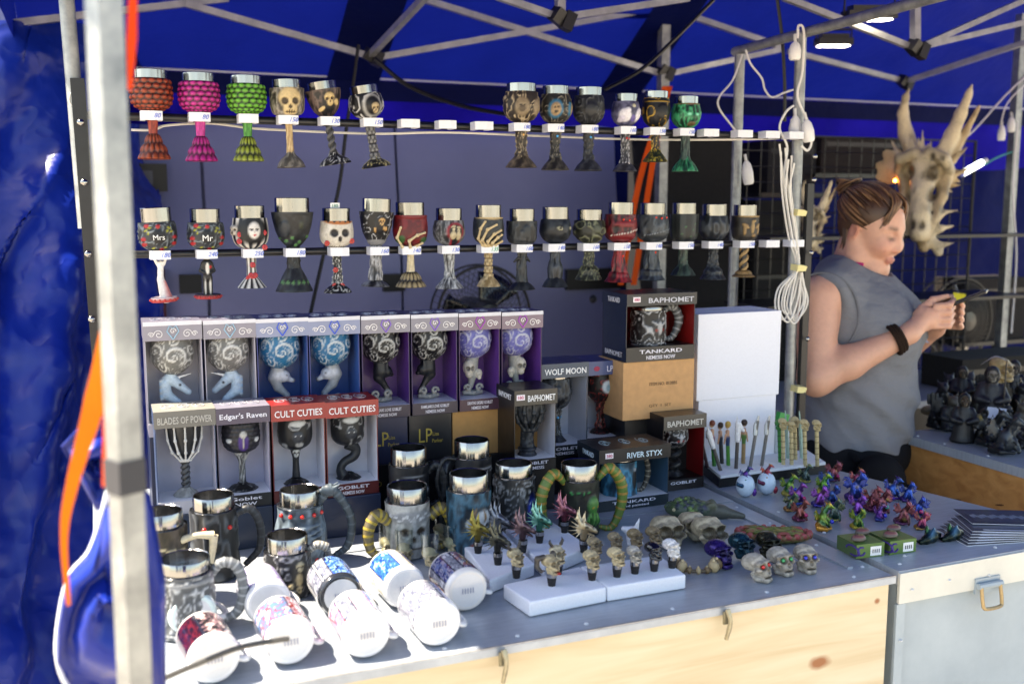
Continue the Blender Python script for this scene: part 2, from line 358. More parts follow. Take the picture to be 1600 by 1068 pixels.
def cotton():
    m, t, b, out = vcmat('cotton', 0.9, var=0.08, nscale=400, bst=0, spec=.15); n1 = tex_noise(t, 6, 2, .45, (1.6, 1.6, .7)); n2 = tex_noise(t, 18, 2, .5, (1, 1, 2.2)); mx = nd(t, 'ShaderNodeMixRGB'); mx.inputs[0].default_value = .2; t.links.new(n1.outputs[0], mx.inputs[1]); t.links.new(n2.outputs[0], mx.inputs[2]); bump(t, b, mx.outputs[0], .6, .05)
cotton()
# ------------------------------------------------------------------ ground
mb = MB(); mb.add([(-60, -60, 0), (60, -60, 0), (60, 60, 0), (-60, 60, 0)], [(0, 1, 2, 3)], L('8b8680')); struct(mb.build('ground', 'paving', smooth=0))
# ------------------------------------------------------------------ tent
tent = thing('market_tent', 'blue canopy tent on folding aluminium frame over the goblet stall', 'tent', (0.018, 1.0, 0))
TO = Vector((0.018, 1.0, 0))
def sq_bar(mb, a, b, w=0.024, col='b9bbbd'): return mb.tube([a, b], w * 0.7071, col, n=4)
def tent_bar(a, b, w=0.024, mat='aluminium', name='truss_bar'): return sq_bar(MB(), Vector(a) - TO, Vector(b) - TO, w).build(name, mat, tent, 30)
def sheet(fn, nu, nv, name, mat, parent, wob=0.0, seed=0, freq=4, smooth=180, off=TO, thick=0):
    U, V = np.meshgrid(np.linspace(0, 1, nu), np.linspace(0, 1, nv)); P = fn(U, V)
    d = (fbm(P[..., 0] * freq + seed, P[..., 1] * freq, P[..., 2] * freq, 4) - 0.5) * 2 * wob
    du = np.gradient(P, axis=1); dv = np.gradient(P, axis=0); n = np.cross(du, dv); n /= np.linalg.norm(n, axis=2, keepdims=True) + 1e-9
    P = P + n * d[..., None] - np.array(off); o = MB().grid(P, np.ones_like(P) * 0.5).build(name, mat, parent, smooth)
    if thick: md = o.modifiers.new('t', 'SOLIDIFY'); md.thickness = thick
    return o
def roofz(x, y):
    zb = 2.07 + (3.85 - y) * 0.6; zf = 2.12 + (y - 0.95) * 0.55; return np.minimum(zb, zf)
LE = -0.19
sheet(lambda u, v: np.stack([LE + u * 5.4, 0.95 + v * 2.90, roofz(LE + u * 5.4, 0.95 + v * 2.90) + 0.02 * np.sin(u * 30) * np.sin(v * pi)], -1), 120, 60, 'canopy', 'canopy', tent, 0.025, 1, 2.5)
sheet(lambda u, v: np.stack([LE + u * 5.4, 3.85 + 0.01 * np.sin(u * 40) * v, 2.068 - v * (0.165 + 0.11 * sstep(.38, .5, u) + 0.018 * np.sin(u * 26) + 0.02 * np.sin(u * 9))], -1), 160, 12, 'valance', 'canopy_backlit', tent, 0.012, 3, 5)
sheet(lambda u, v: np.stack([LE + u * 5.4, 3.835 + 0 * u, 2.06 - v * 0.075], -1), 80, 5, 'eave_shade_band', 'canopy_dark', tent, 0.004, 5, 5)  # dark strip puts the shade under the eave into colour, no second cloth
sheet(lambda u, v: np.stack([LE + 0 * u, 0.95 + u * 2.86, 2.09 + (roofz(0, 0.95 + u * 2.86) - 2.09) * (1 - v)], -1), 60, 14, 'sun_block_sheet', 'canopy', tent, 0.004, 9, 3)  # added sheet below the roof edge, blocks sun to set the counter's shadow line
for x_ in (.93, 2.06): sheet(lambda u, v: np.stack([x_ - .1 + u * .2, 2.9 + v * .92, roofz(0, 2.9 + v * .92) - .035], -1), 8, 20, 'roof_reinforcement', 'canopy_dark', tent, .006, 4, 4)
MB().tube([Vector((LE, 3.825, 2.064)) - TO, Vector((5.2, 3.825, 2.07)) - TO], 0.004, 'c8ccd8', 6).build('eave_cord', 'plastic', tent)
BY = 3.47
bars = [((0, 39), (356, -2)), ((290, 6), (577, 88)), ((590, 90), (1032, 13)), ((658, -2), (1034, 116)), ((1042, 116), (1222, 77)), ((1040, 12), (1222, 74)), ((1232, 80), (1408, 126)), ((1414, 127), (1610, 62))]
for a, b in bars: tent_bar(UY(*a, BY), UY(*b, BY + 0.01), 0.021)
JY = 2.6
for a, b in [((770, -8), (872, 27)), ((880, 27), (1075, -2)), ((1225, -4), (1424, 74)), ((1436, 74), (1610, -4)), ((1438, 74), (1610, 33))]: tent_bar(UY(*a, JY), UY(*b, JY + 0.01), 0.018)
tent_bar(UY(577, 88, BY), Vector((1.05, 2.6, 2.36)), 0.02); tent_bar(UY(1414, 128, BY), Vector((3.5, 2.6, 2.3)), 0.02)
tent_bar(UY(875, 28, JY), UY(875, -60, JY), 0.024); tent_bar(UY(1430, 75, JY), UY(1430, -70, JY), 0.024)
for u, v, y in ((580, 88, BY), (1412, 128, BY), (875, 28, JY), (1430, 75, JY), (1037, 112, BY)):
    p = UY(u, v, y) - TO; MB().box(p, (0.05, 0.04, 0.04), '1b1b1f', (0.3, 0.5, 0.2)).box(p + Vector((0.02, -0.01, -0.01)), (0.03, 0.03, 0.05), '1b1b1f', (0, 0.4, 0)).build('joint', 'plastic', tent)
tent_bar((2.06, BY, 0), (2.06, BY, 2.3), 0.036, 'galvanised', 'leg')
tent_bar(UY(1592, 100, 3.2).to_2d().to_3d(), UY(1592, 100, 3.2) + Vector((0, 0, 0.2)), 0.034, 'galvanised', 'leg')
fl = sq_bar(MB(), Vector((-.0107, 0, 0)), Vector((.0065, 0, 2.16)), 0.0235).build('leg', 'galvanised', tent, 30, (-.002, 0, 0), (0, 0, R_(28)))
MB().box((0, 0, 1.345), (0.0275, 0.0275, 0.032), '3a3a3e').build('strap', 'rubber', tent, 0, (-.002, 0, 0), (0, 0, R_(28)))
# orange tie straps
def ribbon(pts, wid, name, label, cat, col, tw=0.0, mat='fabric', group=None, parent=None):
    P = cat_rom(pts, 8); n = len(P); wid = lerp_list(wid, n); V = []; right = Vector((cos(YAW), -sin(YAW), 0))
    for i, p in enumerate(P):
        a = right.copy(); a.rotate(Euler((0, 0, tw * i / n))); V += [p - a * wid[i] / 2, p + a * wid[i] / 2, p + a * wid[i] / 2 + Vector((0, .0012, 0)), p - a * wid[i] / 2 + Vector((0, .0012, 0))]
    Fs = [(i * 4 + k, i * 4 + (k + 1) % 4, i * 4 + 4 + (k + 1) % 4, i * 4 + 4 + k) for i in range(n - 1) for k in range(4)] + [(0, 3, 2, 1), tuple((n - 1) * 4 + k for k in range(4))]
    o = MB().add(V, Fs, L(col)).build(name, mat, parent); return tag(o, label, cat, group) if label else o
ribbon([UY(168, 505, 1.06), UY(150, 620, 1.06), UY(112, 760, 1.06), UY(100, 840, 1.06), UY(107, 945, 1.06)], [.012, .022, .012, .007, .004], 'tie_strap', 'long orange webbing strap dangling loose beside the front tent leg', 'strap', 'ff7d1c', 0.6)
ribbon([UY(208, -20, 1.05), UY(206, 60, 1.05), UY(203, 140, 1.05)], [.008, .01, .004], 'tie_strap', 'short red orange strap end behind the top of the front tent leg', 'strap', 'f0481a')
ribbon([UY(172, 560, 1.07), UY(168, 660, 1.07), UY(166, 760, 1.07)], [.006, .01, .009], 'tie_strap', 'orange red strap hanging close along the front tent leg', 'strap', 'f25a1e')
for i, (a, b, c) in enumerate(((1046, 1000, 970), (1040, 1016, 990))):
    ribbon([UY(a, 135, 3.44 - .01 * i), UY(b, 280, 3.44 - .01 * i), UY(c, 445, 3.42 - .01 * i)], [.025, .022, .022], 'tie_strap', 'orange strap stretched down from the rear tent leg', 'strap', 'e8581c', group='orange straps on the rear leg')
# ------------------------------------------------------------------ tarpaulins
def curtain(name, label, pts, z0, z1, mat, wob, seed, folds=0.03, nf=22, cat='tarpaulin', slope=0):
    P = cat_rom([(x, y, 0) for x, y in pts], 10); A = np.array([tuple(p) for p in P])
    def fn(u, v):
        i = np.interp(u, np.linspace(0, 1, len(A)), np.arange(len(A))); x = np.interp(i, np.arange(len(A)), A[:, 0]); y = np.interp(i, np.arange(len(A)), A[:, 1])
        rg = 1 - np.abs(fbm(u * 3 + seed, v * 3 + u * 2, seed, 2) - .5) * 5; f = folds * np.sin(u * nf + 3 * v + 2 * np.sin(v * 4 + u * 7)) + slope * .16 * np.clip(rg, 0, 1); return np.stack([x + f * 0.8, y - f * 0.5 + slope * (z1 + (z0 - z1) * v - 1.2), z1 + (z0 - z1) * v + 0 * u], -1)
    o = sheet(fn, 150, 130, name, mat, None, wob, seed, 2.2, off=(0, 0, 0)); return tag(o, label, cat)
curtain('side_tarpaulin', 'crumpled blue tarpaulin hanging as the left side wall of the stall', [(-0.75, 2.7), (-0.35, 3.0), (-0.08, 3.2), (0.2, 3.8)], 0.0, 2.12, 'tarp_blue', 0.13, 11, 0.03, 13, 'tarpaulin', .5)
curtain('rear_tarpaulin', 'smooth dark blue tarpaulin closing the tent behind the dragon skull', [(2.15, 4.35), (3.2, 4.3), (5.4, 4.1)], 0.0, 2.25, 'canopy_dark', 0.05, 21, 0.02, 40)
curtain('neighbour_tarpaulin', 'dark blue tarpaulin wall far behind the van and side wall', [(-1.8, 5.2), (0, 5.4), (2.4, 5.4)], 0.0, 2.6, 'canopy', 0.05, 31, 0.02)
def flap(px, y, name, label, mat, hem=None, bulge=0.05):
    P = [UY(u, v, y) for u, v in px]; c = sum(P, Vector()) / len(P); m = 8; V = []
    for r in range(m + 1):
        for p in P:
            q = c + (p - c) * (r / m); q.y += -bulge * (1 - (r / m) ** 2) + 0.02 * sin(p.z * 25 + r); V.append(q)
    n = len(P); Fs = [(r * n + j, r * n + (j + 1) % n, (r + 1) * n + (j + 1) % n, (r + 1) * n + j) for r in range(m) for j in range(n)]
    o = MB().add(V, Fs, L('1c4fd0')).build(name, mat, None, 180); md = o.modifiers.new('t', 'SOLIDIFY'); md.thickness = 0.002
    if hem: MB().tube(cat_rom([P[i] for i in hem], 5), 0.0028, 'e4e8f2', 6).build('hem', 'fabric', o)
    return tag(o, label, 'tarpaulin')
flap([(96, 700), (120, 672), (182, 640), (190, 700), (188, 800), (150, 800), (110, 730)], 1.35, 'tarpaulin_flap', 'bright blue tarpaulin corner folded over behind the front tent leg', 'tarp_blue', None, 0.02)
flap([(170, 755), (160, 800), (140, 860), (108, 900), (92, 970), (90, 1030), (110, 1075), (160, 1085), (260, 1090), (255, 900), (235, 780), (200, 745)], 1.22, 'tarpaulin_flap', 'blue tarpaulin skirt with white hem bunched at the foot of the front leg', 'tarp_blue', [0, 1, 2, 3, 4, 5, 6, 7], 0.03)
# ------------------------------------------------------------------ chests
FY = 1.36
def wood_knots():
    m, t = MAT['pine'], MAT['pine'].node_tree; b = [n for n in t.nodes if n.type == 'BSDF_PRINCIPLED'][0]; src = b.inputs['Base Color'].links[0].from_socket
    c = nd(t, 'ShaderNodeTexCoord'); nz = nd(t, 'ShaderNodeTexNoise'); nz.inputs['Scale'].default_value = 30
    for (x, z, sx, sz) in ((.575, .845, .007, .007), (.735, .78, .018, .009), (1.155, .79, .02, .011), (.76, .71, .05, .008), (.95, .745, .012, .01), (1.0, .745, .02, .005), (1.28, .885, .006, .005), (.35, .72, .018, .012), (.85, .69, .09, .006)):
        s = nd(t, 'ShaderNodeVectorMath', operation='SUBTRACT'); s.inputs[1].default_value = (x, FY, z); t.links.new(c.outputs['Object'], s.inputs[0])
        d = nd(t, 'ShaderNodeVectorMath', operation='MULTIPLY'); d.inputs[1].default_value = (1 / sx, 0, 1 / sz); t.links.new(s.outputs[0], d.inputs[0])
        l = nd(t, 'ShaderNodeVectorMath', operation='LENGTH'); t.links.new(d.outputs[0], l.inputs[0])
        ad = nd(t, 'ShaderNodeMath', operation='ADD'); t.links.new(l.outputs['Value'], ad.inputs[0]); t.links.new(nz.outputs[0], ad.inputs[1])
        r = nd(t, 'ShaderNodeMapRange'); r.inputs['From Min'].default_value = 1.1; r.inputs['From Max'].default_value = 1.9; r.inputs['To Min'].default_value = 0.9; r.inputs['To Max'].default_value = 0; t.links.new(ad.outputs[0], r.inputs[0])
        mx = nd(t, 'ShaderNodeMixRGB'); t.links.new(r.outputs[0], mx.inputs[0]); t.links.new(src, mx.inputs[1]); mx.inputs[2].default_value = (*L('8f4f22'), 1); src = mx.outputs[0]
    t.links.new(src, b.inputs['Base Color'])
wood_knots()
def rivets(parent, pts, r=0.004):
    for p in pts: MB().ball(p, (r, r, r * .5), 'd4d6d8', 8).build('rivet', 'plastic', parent)
ch1 = thing('wooden_chest', 'pale pine chest with grey metal lid carrying the skulls and mugs', 'chest', (0, 0, 0))
MB().box((0.655, 1.612, 0.464), (1.30, 0.49, 0.908), 'e0bf8b').build('body', 'pine', ch1, smooth=0)
lid = MB().box((0.655, 1.607, 0.924), (1.312, 0.502, 0.012), '888888').build('lid', 'grey_metal', ch1, smooth=0)
MB().box((0.655, FY - 0.0005, 0.9275), (1.314, 0.005, 0.009), 'b8babd').build('edge_trim', 'aluminium', ch1, smooth=0)
for x in (1.262, ): MB().box((x, 1.62, 0.9315), (0.012, 0.40, 0.005), '888888').build('lid_rib', 'grey_metal', ch1, smooth=0)
rivets(ch1, [(x, 1.385, .9305) for x in (.25, .46, .58, .70, .86, 1.05, 1.24)] + [(1.29, y, .9305) for y in (1.42, 1.55, 1.7, 1.82)])
for u, v in ((787, 1013), (1137, 950)):
    p = UY(u, v, FY - 0.012); g = MB().box((p.x, FY - 0.010, 0.915), (0.013, 0.004, 0.022), '9a937c').tube(cat_rom([(p.x, FY - 0.012, .93), (p.x + .002, FY - 0.018, .912), (p.x, FY - .016, .893), (p.x - .001, FY - .012, .878)], 4), [.0045] * 3 + [.004] * 6 + [.0035] * 4, 'a8a088', 8)
    g.build('latch', 'antique', ch1)
ch0 = thing('metal_chest', 'long grey metal chest under the stacked goblet boxes', 'chest')
MB().box((0.64, 2.175, 0.46), (1.34, 0.60, 0.90), '888888').build('body', 'grey_metal', ch0, smooth=0); MB().box((0.64, 2.17, 0.9195), (1.346, 0.612, 0.021), '888888').build('lid', 'grey_metal', ch0, smooth=0)
ch2 = thing('metal_chest', 'blue grey painted metal chest with drop handle under the little dragons', 'chest')
def prism(mb, poly, z0, z1, col):
    n = len(poly); return mb.add([(x, y, z0) for x, y in poly] + [(x, y, z1) for x, y in poly], [tuple(range(n - 1, -1, -1)), tuple(range(n, 2 * n))] + [(i, (i + 1) % n, n + (i + 1) % n, n + i) for i in range(n)], L(col))
p2 = [(1.332, 1.372), (1.86, 1.372), (1.70, 2.0), (1.69, 2.13), (1.332, 2.13)]
prism(MB(), [(1.336, 1.38), (1.85, 1.38), (1.692, 2.0), (1.68, 2.12), (1.336, 2.12)], 0.02, 0.905, '98a6b0').build('body', 'chest_paint', ch2, smooth=0)
prism(MB(), p2, 0.905, 0.932, '888888').build('lid', 'grey_metal', ch2, smooth=0)
MB().box((1.596, 1.3695, 0.9), (0.53, 0.006, 0.058), 'c8c8c0').build('rim', 'chest_rim', ch2, smooth=0); MB().box((1.338, 1.3705, 0.45), (0.02, 0.006, 0.84), 'c8c8c0').build('corner_strip', 'chest_paint', ch2, smooth=0)
rivets(ch2, [(1.36, 1.366, .895), (1.45, 1.366, .9), (1.55, 1.366, .895), (1.66, 1.366, .9), (1.34, 1.366, .8), (1.36, 1.4, .933), (1.4, 1.43, .933), (1.345, 1.5, .933), (1.35, 1.6, .933), (1.35, 1.75, .933), (1.6, 1.4, .933), (1.75, 1.4, .933)])
hp = UY(1538, 925, 1.37); MB().box((hp.x, 1.366, hp.z + .018), (.062, .006, .03), 'a6b2ba').tube([(hp.x - .03, 1.358, hp.z + .02), (hp.x + .03, 1.358, hp.z + .02)], .006, 'a6b2ba', 8).build('handle_plate', 'chest_paint', ch2)
MB().tube(cat_rom([(hp.x - .024, 1.356, hp.z + .02), (hp.x - .024, 1.35, hp.z - .012), (hp.x - .018, 1.348, hp.z - .022), (hp.x + .018, 1.348, hp.z - .022), (hp.x + .024, 1.35, hp.z - .012), (hp.x + .024, 1.356, hp.z + .02)], 4), .0035, 'b39a72', 8).build('handle', 'antique', ch2)
ch3 = thing('plywood_chest', 'plywood chest with dark lid carrying black gothic statues', 'chest')
prism(MB(), [(2.17, 1.62), (3.2, 1.62), (3.2, 2.24), (2.17, 2.24)], 0.03, 0.905, 'bd8449').build('body', 'plywood', ch3, smooth=0)
prism(MB(), [(2.16, 1.6), (3.21, 1.6), (3.21, 2.26), (2.16, 2.26)], 0.905, 0.93, '555555').build('lid', 'grey_metal', ch3, smooth=0)
for i in range(14):
    y = 1.72 + random.random() * .4; z = .83 - random.random() * .25; MB().ball((2.1695, y, z), (.0012, .012 + .03 * random.random(), .0022), '5b2f12', 8, (R_(-14), 0, 0)).build('knot', 'kraft', ch3)
rivets(ch3, [(2.18, y, .931) for y in (1.65, 1.8, 1.95, 2.1, 2.2)])
ch4 = thing('plywood_chest', 'long dark table chest at the very back under the mesh panel', 'chest')
MB().box((2.9, 3.0, 0.44), (1.5, 0.5, 0.86), '2a2522').build('body', 'black_paint', ch4, smooth=0); MB().box((2.9, 2.99, 0.885), (1.52, 0.53, 0.025), '333333').build('lid', 'grey_metal', ch4, smooth=0)
# ------------------------------------------------------------------ goblet rack
RY = 2.2
rack = thing('goblet_rack', 'black rail rack with white holders displaying two rows of goblets', 'rack', (0, RY, 0))
RZ = (1.771, 1.496)
MB().tube([(-.014, .0, 1.55), (-.03, .0, 2.2)], .0145, 'b9bbbd', 12).build('post', 'galvanised', rack)
MB().box((-.004, -.012, 1.33), (.026, .014, 1.02), '1a1a1c', (0, R_(-1.1), 0)).build('upright', 'black_paint', rack, smooth=0)
MB().tube([(1.735, .012, 0), (1.722, .012, 2.035)], .0145, 'b9bbbd', 12).build('post', 'galvanised', rack)
MB().tube([(1.735, .30, 0), (1.735, .30, 2.03)], .0145, 'b9bbbd', 12).build('post', 'galvanised', rack)
MB().tube([(1.73, .32, 2.03), (1.725, .0, 2.035), (1.72, -.75, 2.05)], .013, 'b9bbbd', 10).build('top_bar', 'galvanised', rack)
MB().box((1.752, -.008, 0.9), (.02, .014, 1.5), '1a1a1c').build('upright', 'black_paint', rack, smooth=0)
for z in RZ:
    MB().tube([(-.012, -.002, z), (1.762, -.002, z)], .0085, '18181a', 10).build('rail', 'black_paint', rack)
for x, zs in ((-.012, (1.755, 1.64, 1.50, 1.37)), (1.75, (1.72, 1.47, 1.66, 1.24))):
    for z in zs: MB().ball((x, -.028, z), (.007, .005, .007), 'c9ccd0', 8).build('bolt', 'steel', rack)
H1 = [237, 312, 388, 450, 515, 582, 640, 698, 755, 814, 867, 920, 980, 1026, 1072, 1110, 1163, 1206, 1243]
H2 = [250, 323, 395, 461, 530, 592, 642, 703, 764, 818, 868, 922, 970, 1020, 1070, 1116, 1165, 1205, 1243]
PR1 = ['80', '80', '', '150', '130', '150', '', '', '', '180', '140', '180', '160', '150', '150', '', '', '', '']
PR2 = ['180', '240', '250', '180', '', '160', '140', '130', '135', '160', '140', '160', '150', '140', '150', '140', '150', '', '']
HX = ([], [])
for row, (hs, pr) in enumerate(((H1, PR1), (H2, PR2))):
    for u, s in zip(hs, pr):
        p = UY(u, 190 if row == 0 else 392, RY - .04); HX[row].append(p.x); wv = random.uniform(.019, .021)
        h = MB(); z = RZ[row]
        V = []; pts = [(-wv, -.045), (0.004, -.052), (wv, -.049), (wv, -.012), (wv * .55, -.012), (wv * .55, -.043), (-wv * .55, -.043), (-wv * .55, -.012), (-wv, -.012)]
        prism(h, [(p.x + a, b) for a, b in pts], z - .009, z + .009, 'eceef4'); o = h.build('goblet_holder', 'plastic', rack, 20)
        if s: text(s, '5a78d8' if s != '135' else '4fae7a', o, (p.x + .011, -.0512, z), height=.009, rot=(pi / 2, 0, .06), name='price', shear=.3)
# ------------------------------------------------------------------ van
VY = 4.0
van = thing('parked_van', 'grey white van parked close behind the goblet rack', 'van', (1.1, VY, 0))
def vx(u, v=300): return UY(u, v, VY)
xr = vx(965).x; xs = vx(625, 480).x; xs0 = vx(318).x
bd = MB(); pr = [(0, .35), (-.03, .7), (-.035, 1.1), (-.03, 1.35), (0.02, 1.7), (.07, 2.05), (.2, 2.3), (.6, 2.36)]
def vside(x0, x1, out):
    P = np.array([[[x - 1.1, y - out, z] for x in np.linspace(x0, x1, 12)] for y, z in [(a[0], a[1]) for a in cat_rom([(q[0], q[1], 0) for q in pr], 4)]]); return P
def vpanel(x0, x1, out, name):
    P = vside(x0, x1, out); Pb = P + np.array([0, .05, 0]); o = MB().grid(P, np.ones_like(P) * .6).grid(Pb[:, ::-1], np.ones_like(P) * .6).build(name, 'van_paint', van, 50)
    return o
MB().grid(vside(-2.6, xr, 0) + np.array([0, .03, 0]), np.ones((29, 12, 3)) * .05).box((xr / 2 - 1.3 - 1.1, 1.0, 1.3), (xr + 2.6, 1.8, 2.0), '9a9db4').build('body', 'van_paint', van, 50)
vpanel(-2.6, xs0 - .006, .0, 'door_panel'); vpanel(xs0 + .006, xs - .006, .006, 'door_panel'); vpanel(xs + .006, xr, .0, 'door_panel')
def vbox(u, v, w_, h_, d_, col, name, mat='plastic'):
    p = vx(u, v) - Vector((1.1, VY, 0)); MB().box((p.x, p.y - .03, p.z), (w_, d_, h_), col).build(name, mat, van, 20)
vbox(233, 278, .12, .10, .05, '101012', 'door_handle'); vbox(226, 278, .05, .05, .07, '5a5c62', 'lock_cover'); vbox(296, 442, .08, .07, .06, '0e0e10', 'door_handle'); vbox(222, 465, .16, .22, .08, '3a0e10', 'tail_lamp')
vbox(925, 434, .30, .09, .06, '0e0e11', 'side_moulding'); vbox(610, 440, .09, .07, .05, '0e0e11', 'side_moulding')
p = vx(921, 466) - Vector((1.1, VY, 0)); MB().ball((p.x, p.y - .03, p.z), (.02, .02, .02), '2a2c35', 10).build('cap', 'plastic', van)
for x in (-2.0, xr - .5): MB().xf(Matrix()).lathe([(.0, -.1), (.32, -.1), (.34, -.06), (.34, .1), (.0, .1)], 24, '121212').xf(Matrix.Translation((x - 1.1, .12, .33)) @ Matrix.Rotation(pi / 2, 4, 'X')).build('wheel', 'rubber', van)
# ------------------------------------------------------------------ fan
def fan(name, label, c, r, stand=True):
    f = thing(name, label, 'fan', (c.x, c.y, 0)); z = c.z
    ring = [Vector((r * cos(a), 0, z + r * sin(a))) for a in np.linspace(0, 2 * pi, 41)]
    MB().tube(ring, .006, '101013', 6).tube([p + Vector((0, .09, 0)) for p in ring], .004, '101013', 6).build('guard_ring', 'black_paint', f)
    g = MB()
    for k in range(44):
        a = 2 * pi * k / 44; b = a + .5; g.tube([(.05 * cos(a), -.05, z + .05 * sin(a)), (r * .6 * cos(a + .25), -.045, z + r * .6 * sin(a + .25)), (r * cos(b), 0, z + r * sin(b))], .0012, '16161a', 4)
        g.tube([(.05 * cos(b), .11, z + .05 * sin(b)), (r * cos(a), .09, z + r * sin(a))], .0012, '16161a', 4)
    for q in (.35, .55, .75, .9): g.tube([Vector((r * q * cos(a), -.045 * (1 - q * q) - .005, z + r * q * sin(a))) for a in np.linspace(0, 2 * pi, 31)], .0012, '16161a', 4)
    g.build('guard_wires', 'black_paint', f)
    for k in range(3):
        a0 = 2 * pi * k / 3 + .5; P = np.array([[[q * r * cos(a0 + s), .03 + .04 * (s - .4), z + q * r * sin(a0 + s)] for s in np.linspace(0, 1.1, 7)] for q in np.linspace(.2, .88, 6)]); o = MB().grid(P, np.ones_like(P) * .01).build('blade', 'gloss', f); o.modifiers.new('t', 'SOLIDIFY').thickness = .004
    MB().lathe([(0, -.06), (.045, -.055), (.055, -.03), (.06, .1), (.055, .2), (0, .22)], 20, '0c0c0e').xf(Matrix.Translation((0, 0, z)) @ Matrix.Rotation(-pi / 2, 4, 'X')).build('motor', 'satin', f)
    if stand: MB().tube([(0, .12, 0.02), (0, .12, z)], .014, '17171a', 10).lathe([(.18, 0), (.18, .012), (.05, .03), (0, .03)], 24, '17171a', (0, .12, 0)).build('stand', 'black_paint', f)
    return f
fan('pedestal_fan', 'black pedestal fan with wire guard between the boxes and the van', UY(757, 492, 3.55), .185)
fan('pedestal_fan', 'black round fan in the shadows behind the phone user', UY(1500, 500, 3.6), .2)
# ------------------------------------------------------------------ mesh panel, shelf, back stock
gp = thing('wire_mesh_panel', 'black wire grid panel standing behind the standing seller', 'panel', (2.9, 3.3, 0)); g = MB()
gx0, gx1, gz0, gz1 = -.62, .6, .9, 1.86
for i in range(21): x = gx0 + (gx1 - gx0) * i / 20; g.tube([(x, 0, gz0), (x, 0, gz1)], .0022, '131316', 5)
for i in range(17): z = gz0 + (gz1 - gz0) * i / 16; g.tube([(gx0, -.004, z), (gx1, -.004, z)], .0022, '131316', 5)
g.build('wires', 'black_paint', gp); MB().tube([(gx0, 0, 0), (gx0, 0, gz1), (gx1, 0, gz1), (gx1, 0, 0)], .007, '131316', 6).build('frame', 'black_paint', gp)
for i, z in enumerate((1.47, 1.22)): MB().box((.0, -.14, z), (1.3, .28, .012), '141417').build('shelf', 'black_paint', gp, smooth=0)
for i, (u, v, w_, h_, d_, c, lb) in enumerate(((1215, 262, .25, .22, .2, '14131a', 'small black carton left on top of the mesh panel rail'), (1330, 245, .5, .16, .2, '1b1012', 'long dark maroon carton on the rear top shelf'), (1190, 420, .3, 1.0, .3, '0d0d10', 'tall black crate stack behind the white cable bundle'), (1060, 330, .32, 1.6, .3, '0b0b0f', 'tall black cabinet beside the van'), (1545, 600, .5, .25, .2, '1a1712', 'low dark box among the statues at the back'), (1530, 480, .4, .3, .2, '170f0c', 'dark brown carton behind the skeleton statue'))):
    y = 3.7 if i != 4 else 2.9; p = UY(u, v, y)
    z1 = p.z + h_ / 2
    if i in (2, 3): z1 = p.z + .3; h_ = z1
    o = thing('stock_box', lb, 'box', (p.x, y, z1 - h_)); MB().box((0, 0, h_ / 2), (w_, d_, h_), c).build('carton', 'kraft', o, smooth=0); MB().box((0, -d_ / 2 - .001, h_ * .8), (w_ * .9, .002, .02), tuple(x * 1.8 for x in L(c))).build('tape', 'plastic', o, smooth=0)
    if i in (0, 1, 5):
        sh = thing('stock_shelf', {0: 'narrow black shelf holding the small black carton', 1: 'black shelf holding the long maroon carton', 5: 'black shelf holding the dark brown carton'}[i], 'shelf', (p.x, y, 0)); zz = z1 - h_
        MB().box((0, .02, zz - .009), (w_ + .1, d_ + .1, .018), '141417').build('board', 'black_paint', sh, smooth=0)
        for q in (-1, 1): MB().tube([(q * w_ / 2, .08, 0), (q * w_ / 2, .08, zz - .01)], .01, '141417', 6).build('leg', 'black_paint', sh)
# ------------------------------------------------------------------ lamps
def flood(u, v, y, w_, label, tilt):
    p = UY(u, v, y); o = thing('flood_light', label, 'lamp', p, (tilt, 0, -YAW))
    MB().box((0, 0, .012), (w_, w_ * .62, .024), '141416').box((0, 0, .03), (w_ * .8, w_ * .45, .02), '141416').build('housing', 'black_paint', o, 20)
    MB().box((0, 0, -.003), (w_ * .84, w_ * .48, .004), 'ffffff').build('diffuser', 'led', o, smooth=0)
    MB().tube([(-w_ * .52, 0, .01), (-w_ * .52, 0, w_ * .45), (w_ * .52, 0, w_ * .45), (w_ * .52, 0, .01)], .005, '141416', 6).build('bracket', 'black_paint', o)
flood(1357, 30, 2.6, .15, 'larger lit flood light hung under the tent roof bar', R_(6)); flood(1302, 71, 3.1, .125, 'smaller lit flood light further under the tent roof', R_(4))
p = UY(1518, 263, 3.2); lt = thing('work_light', 'glowing slim tube light clipped beside the dragon skull', 'lamp', p, (0, R_(-24), 0)); MB().tube([(-.05, 0, 0), (.06, 0, 0)], .013, 'ffffff', 10).build('tube', 'tube_light', lt); MB().tube([(.06, 0, 0), (.085, 0, 0)], .012, 'e8e8ea', 10).tube([(-.075, 0, 0), (-.05, 0, 0)], .012, '2b48b8', 10).build('end_cap', 'plastic', lt)
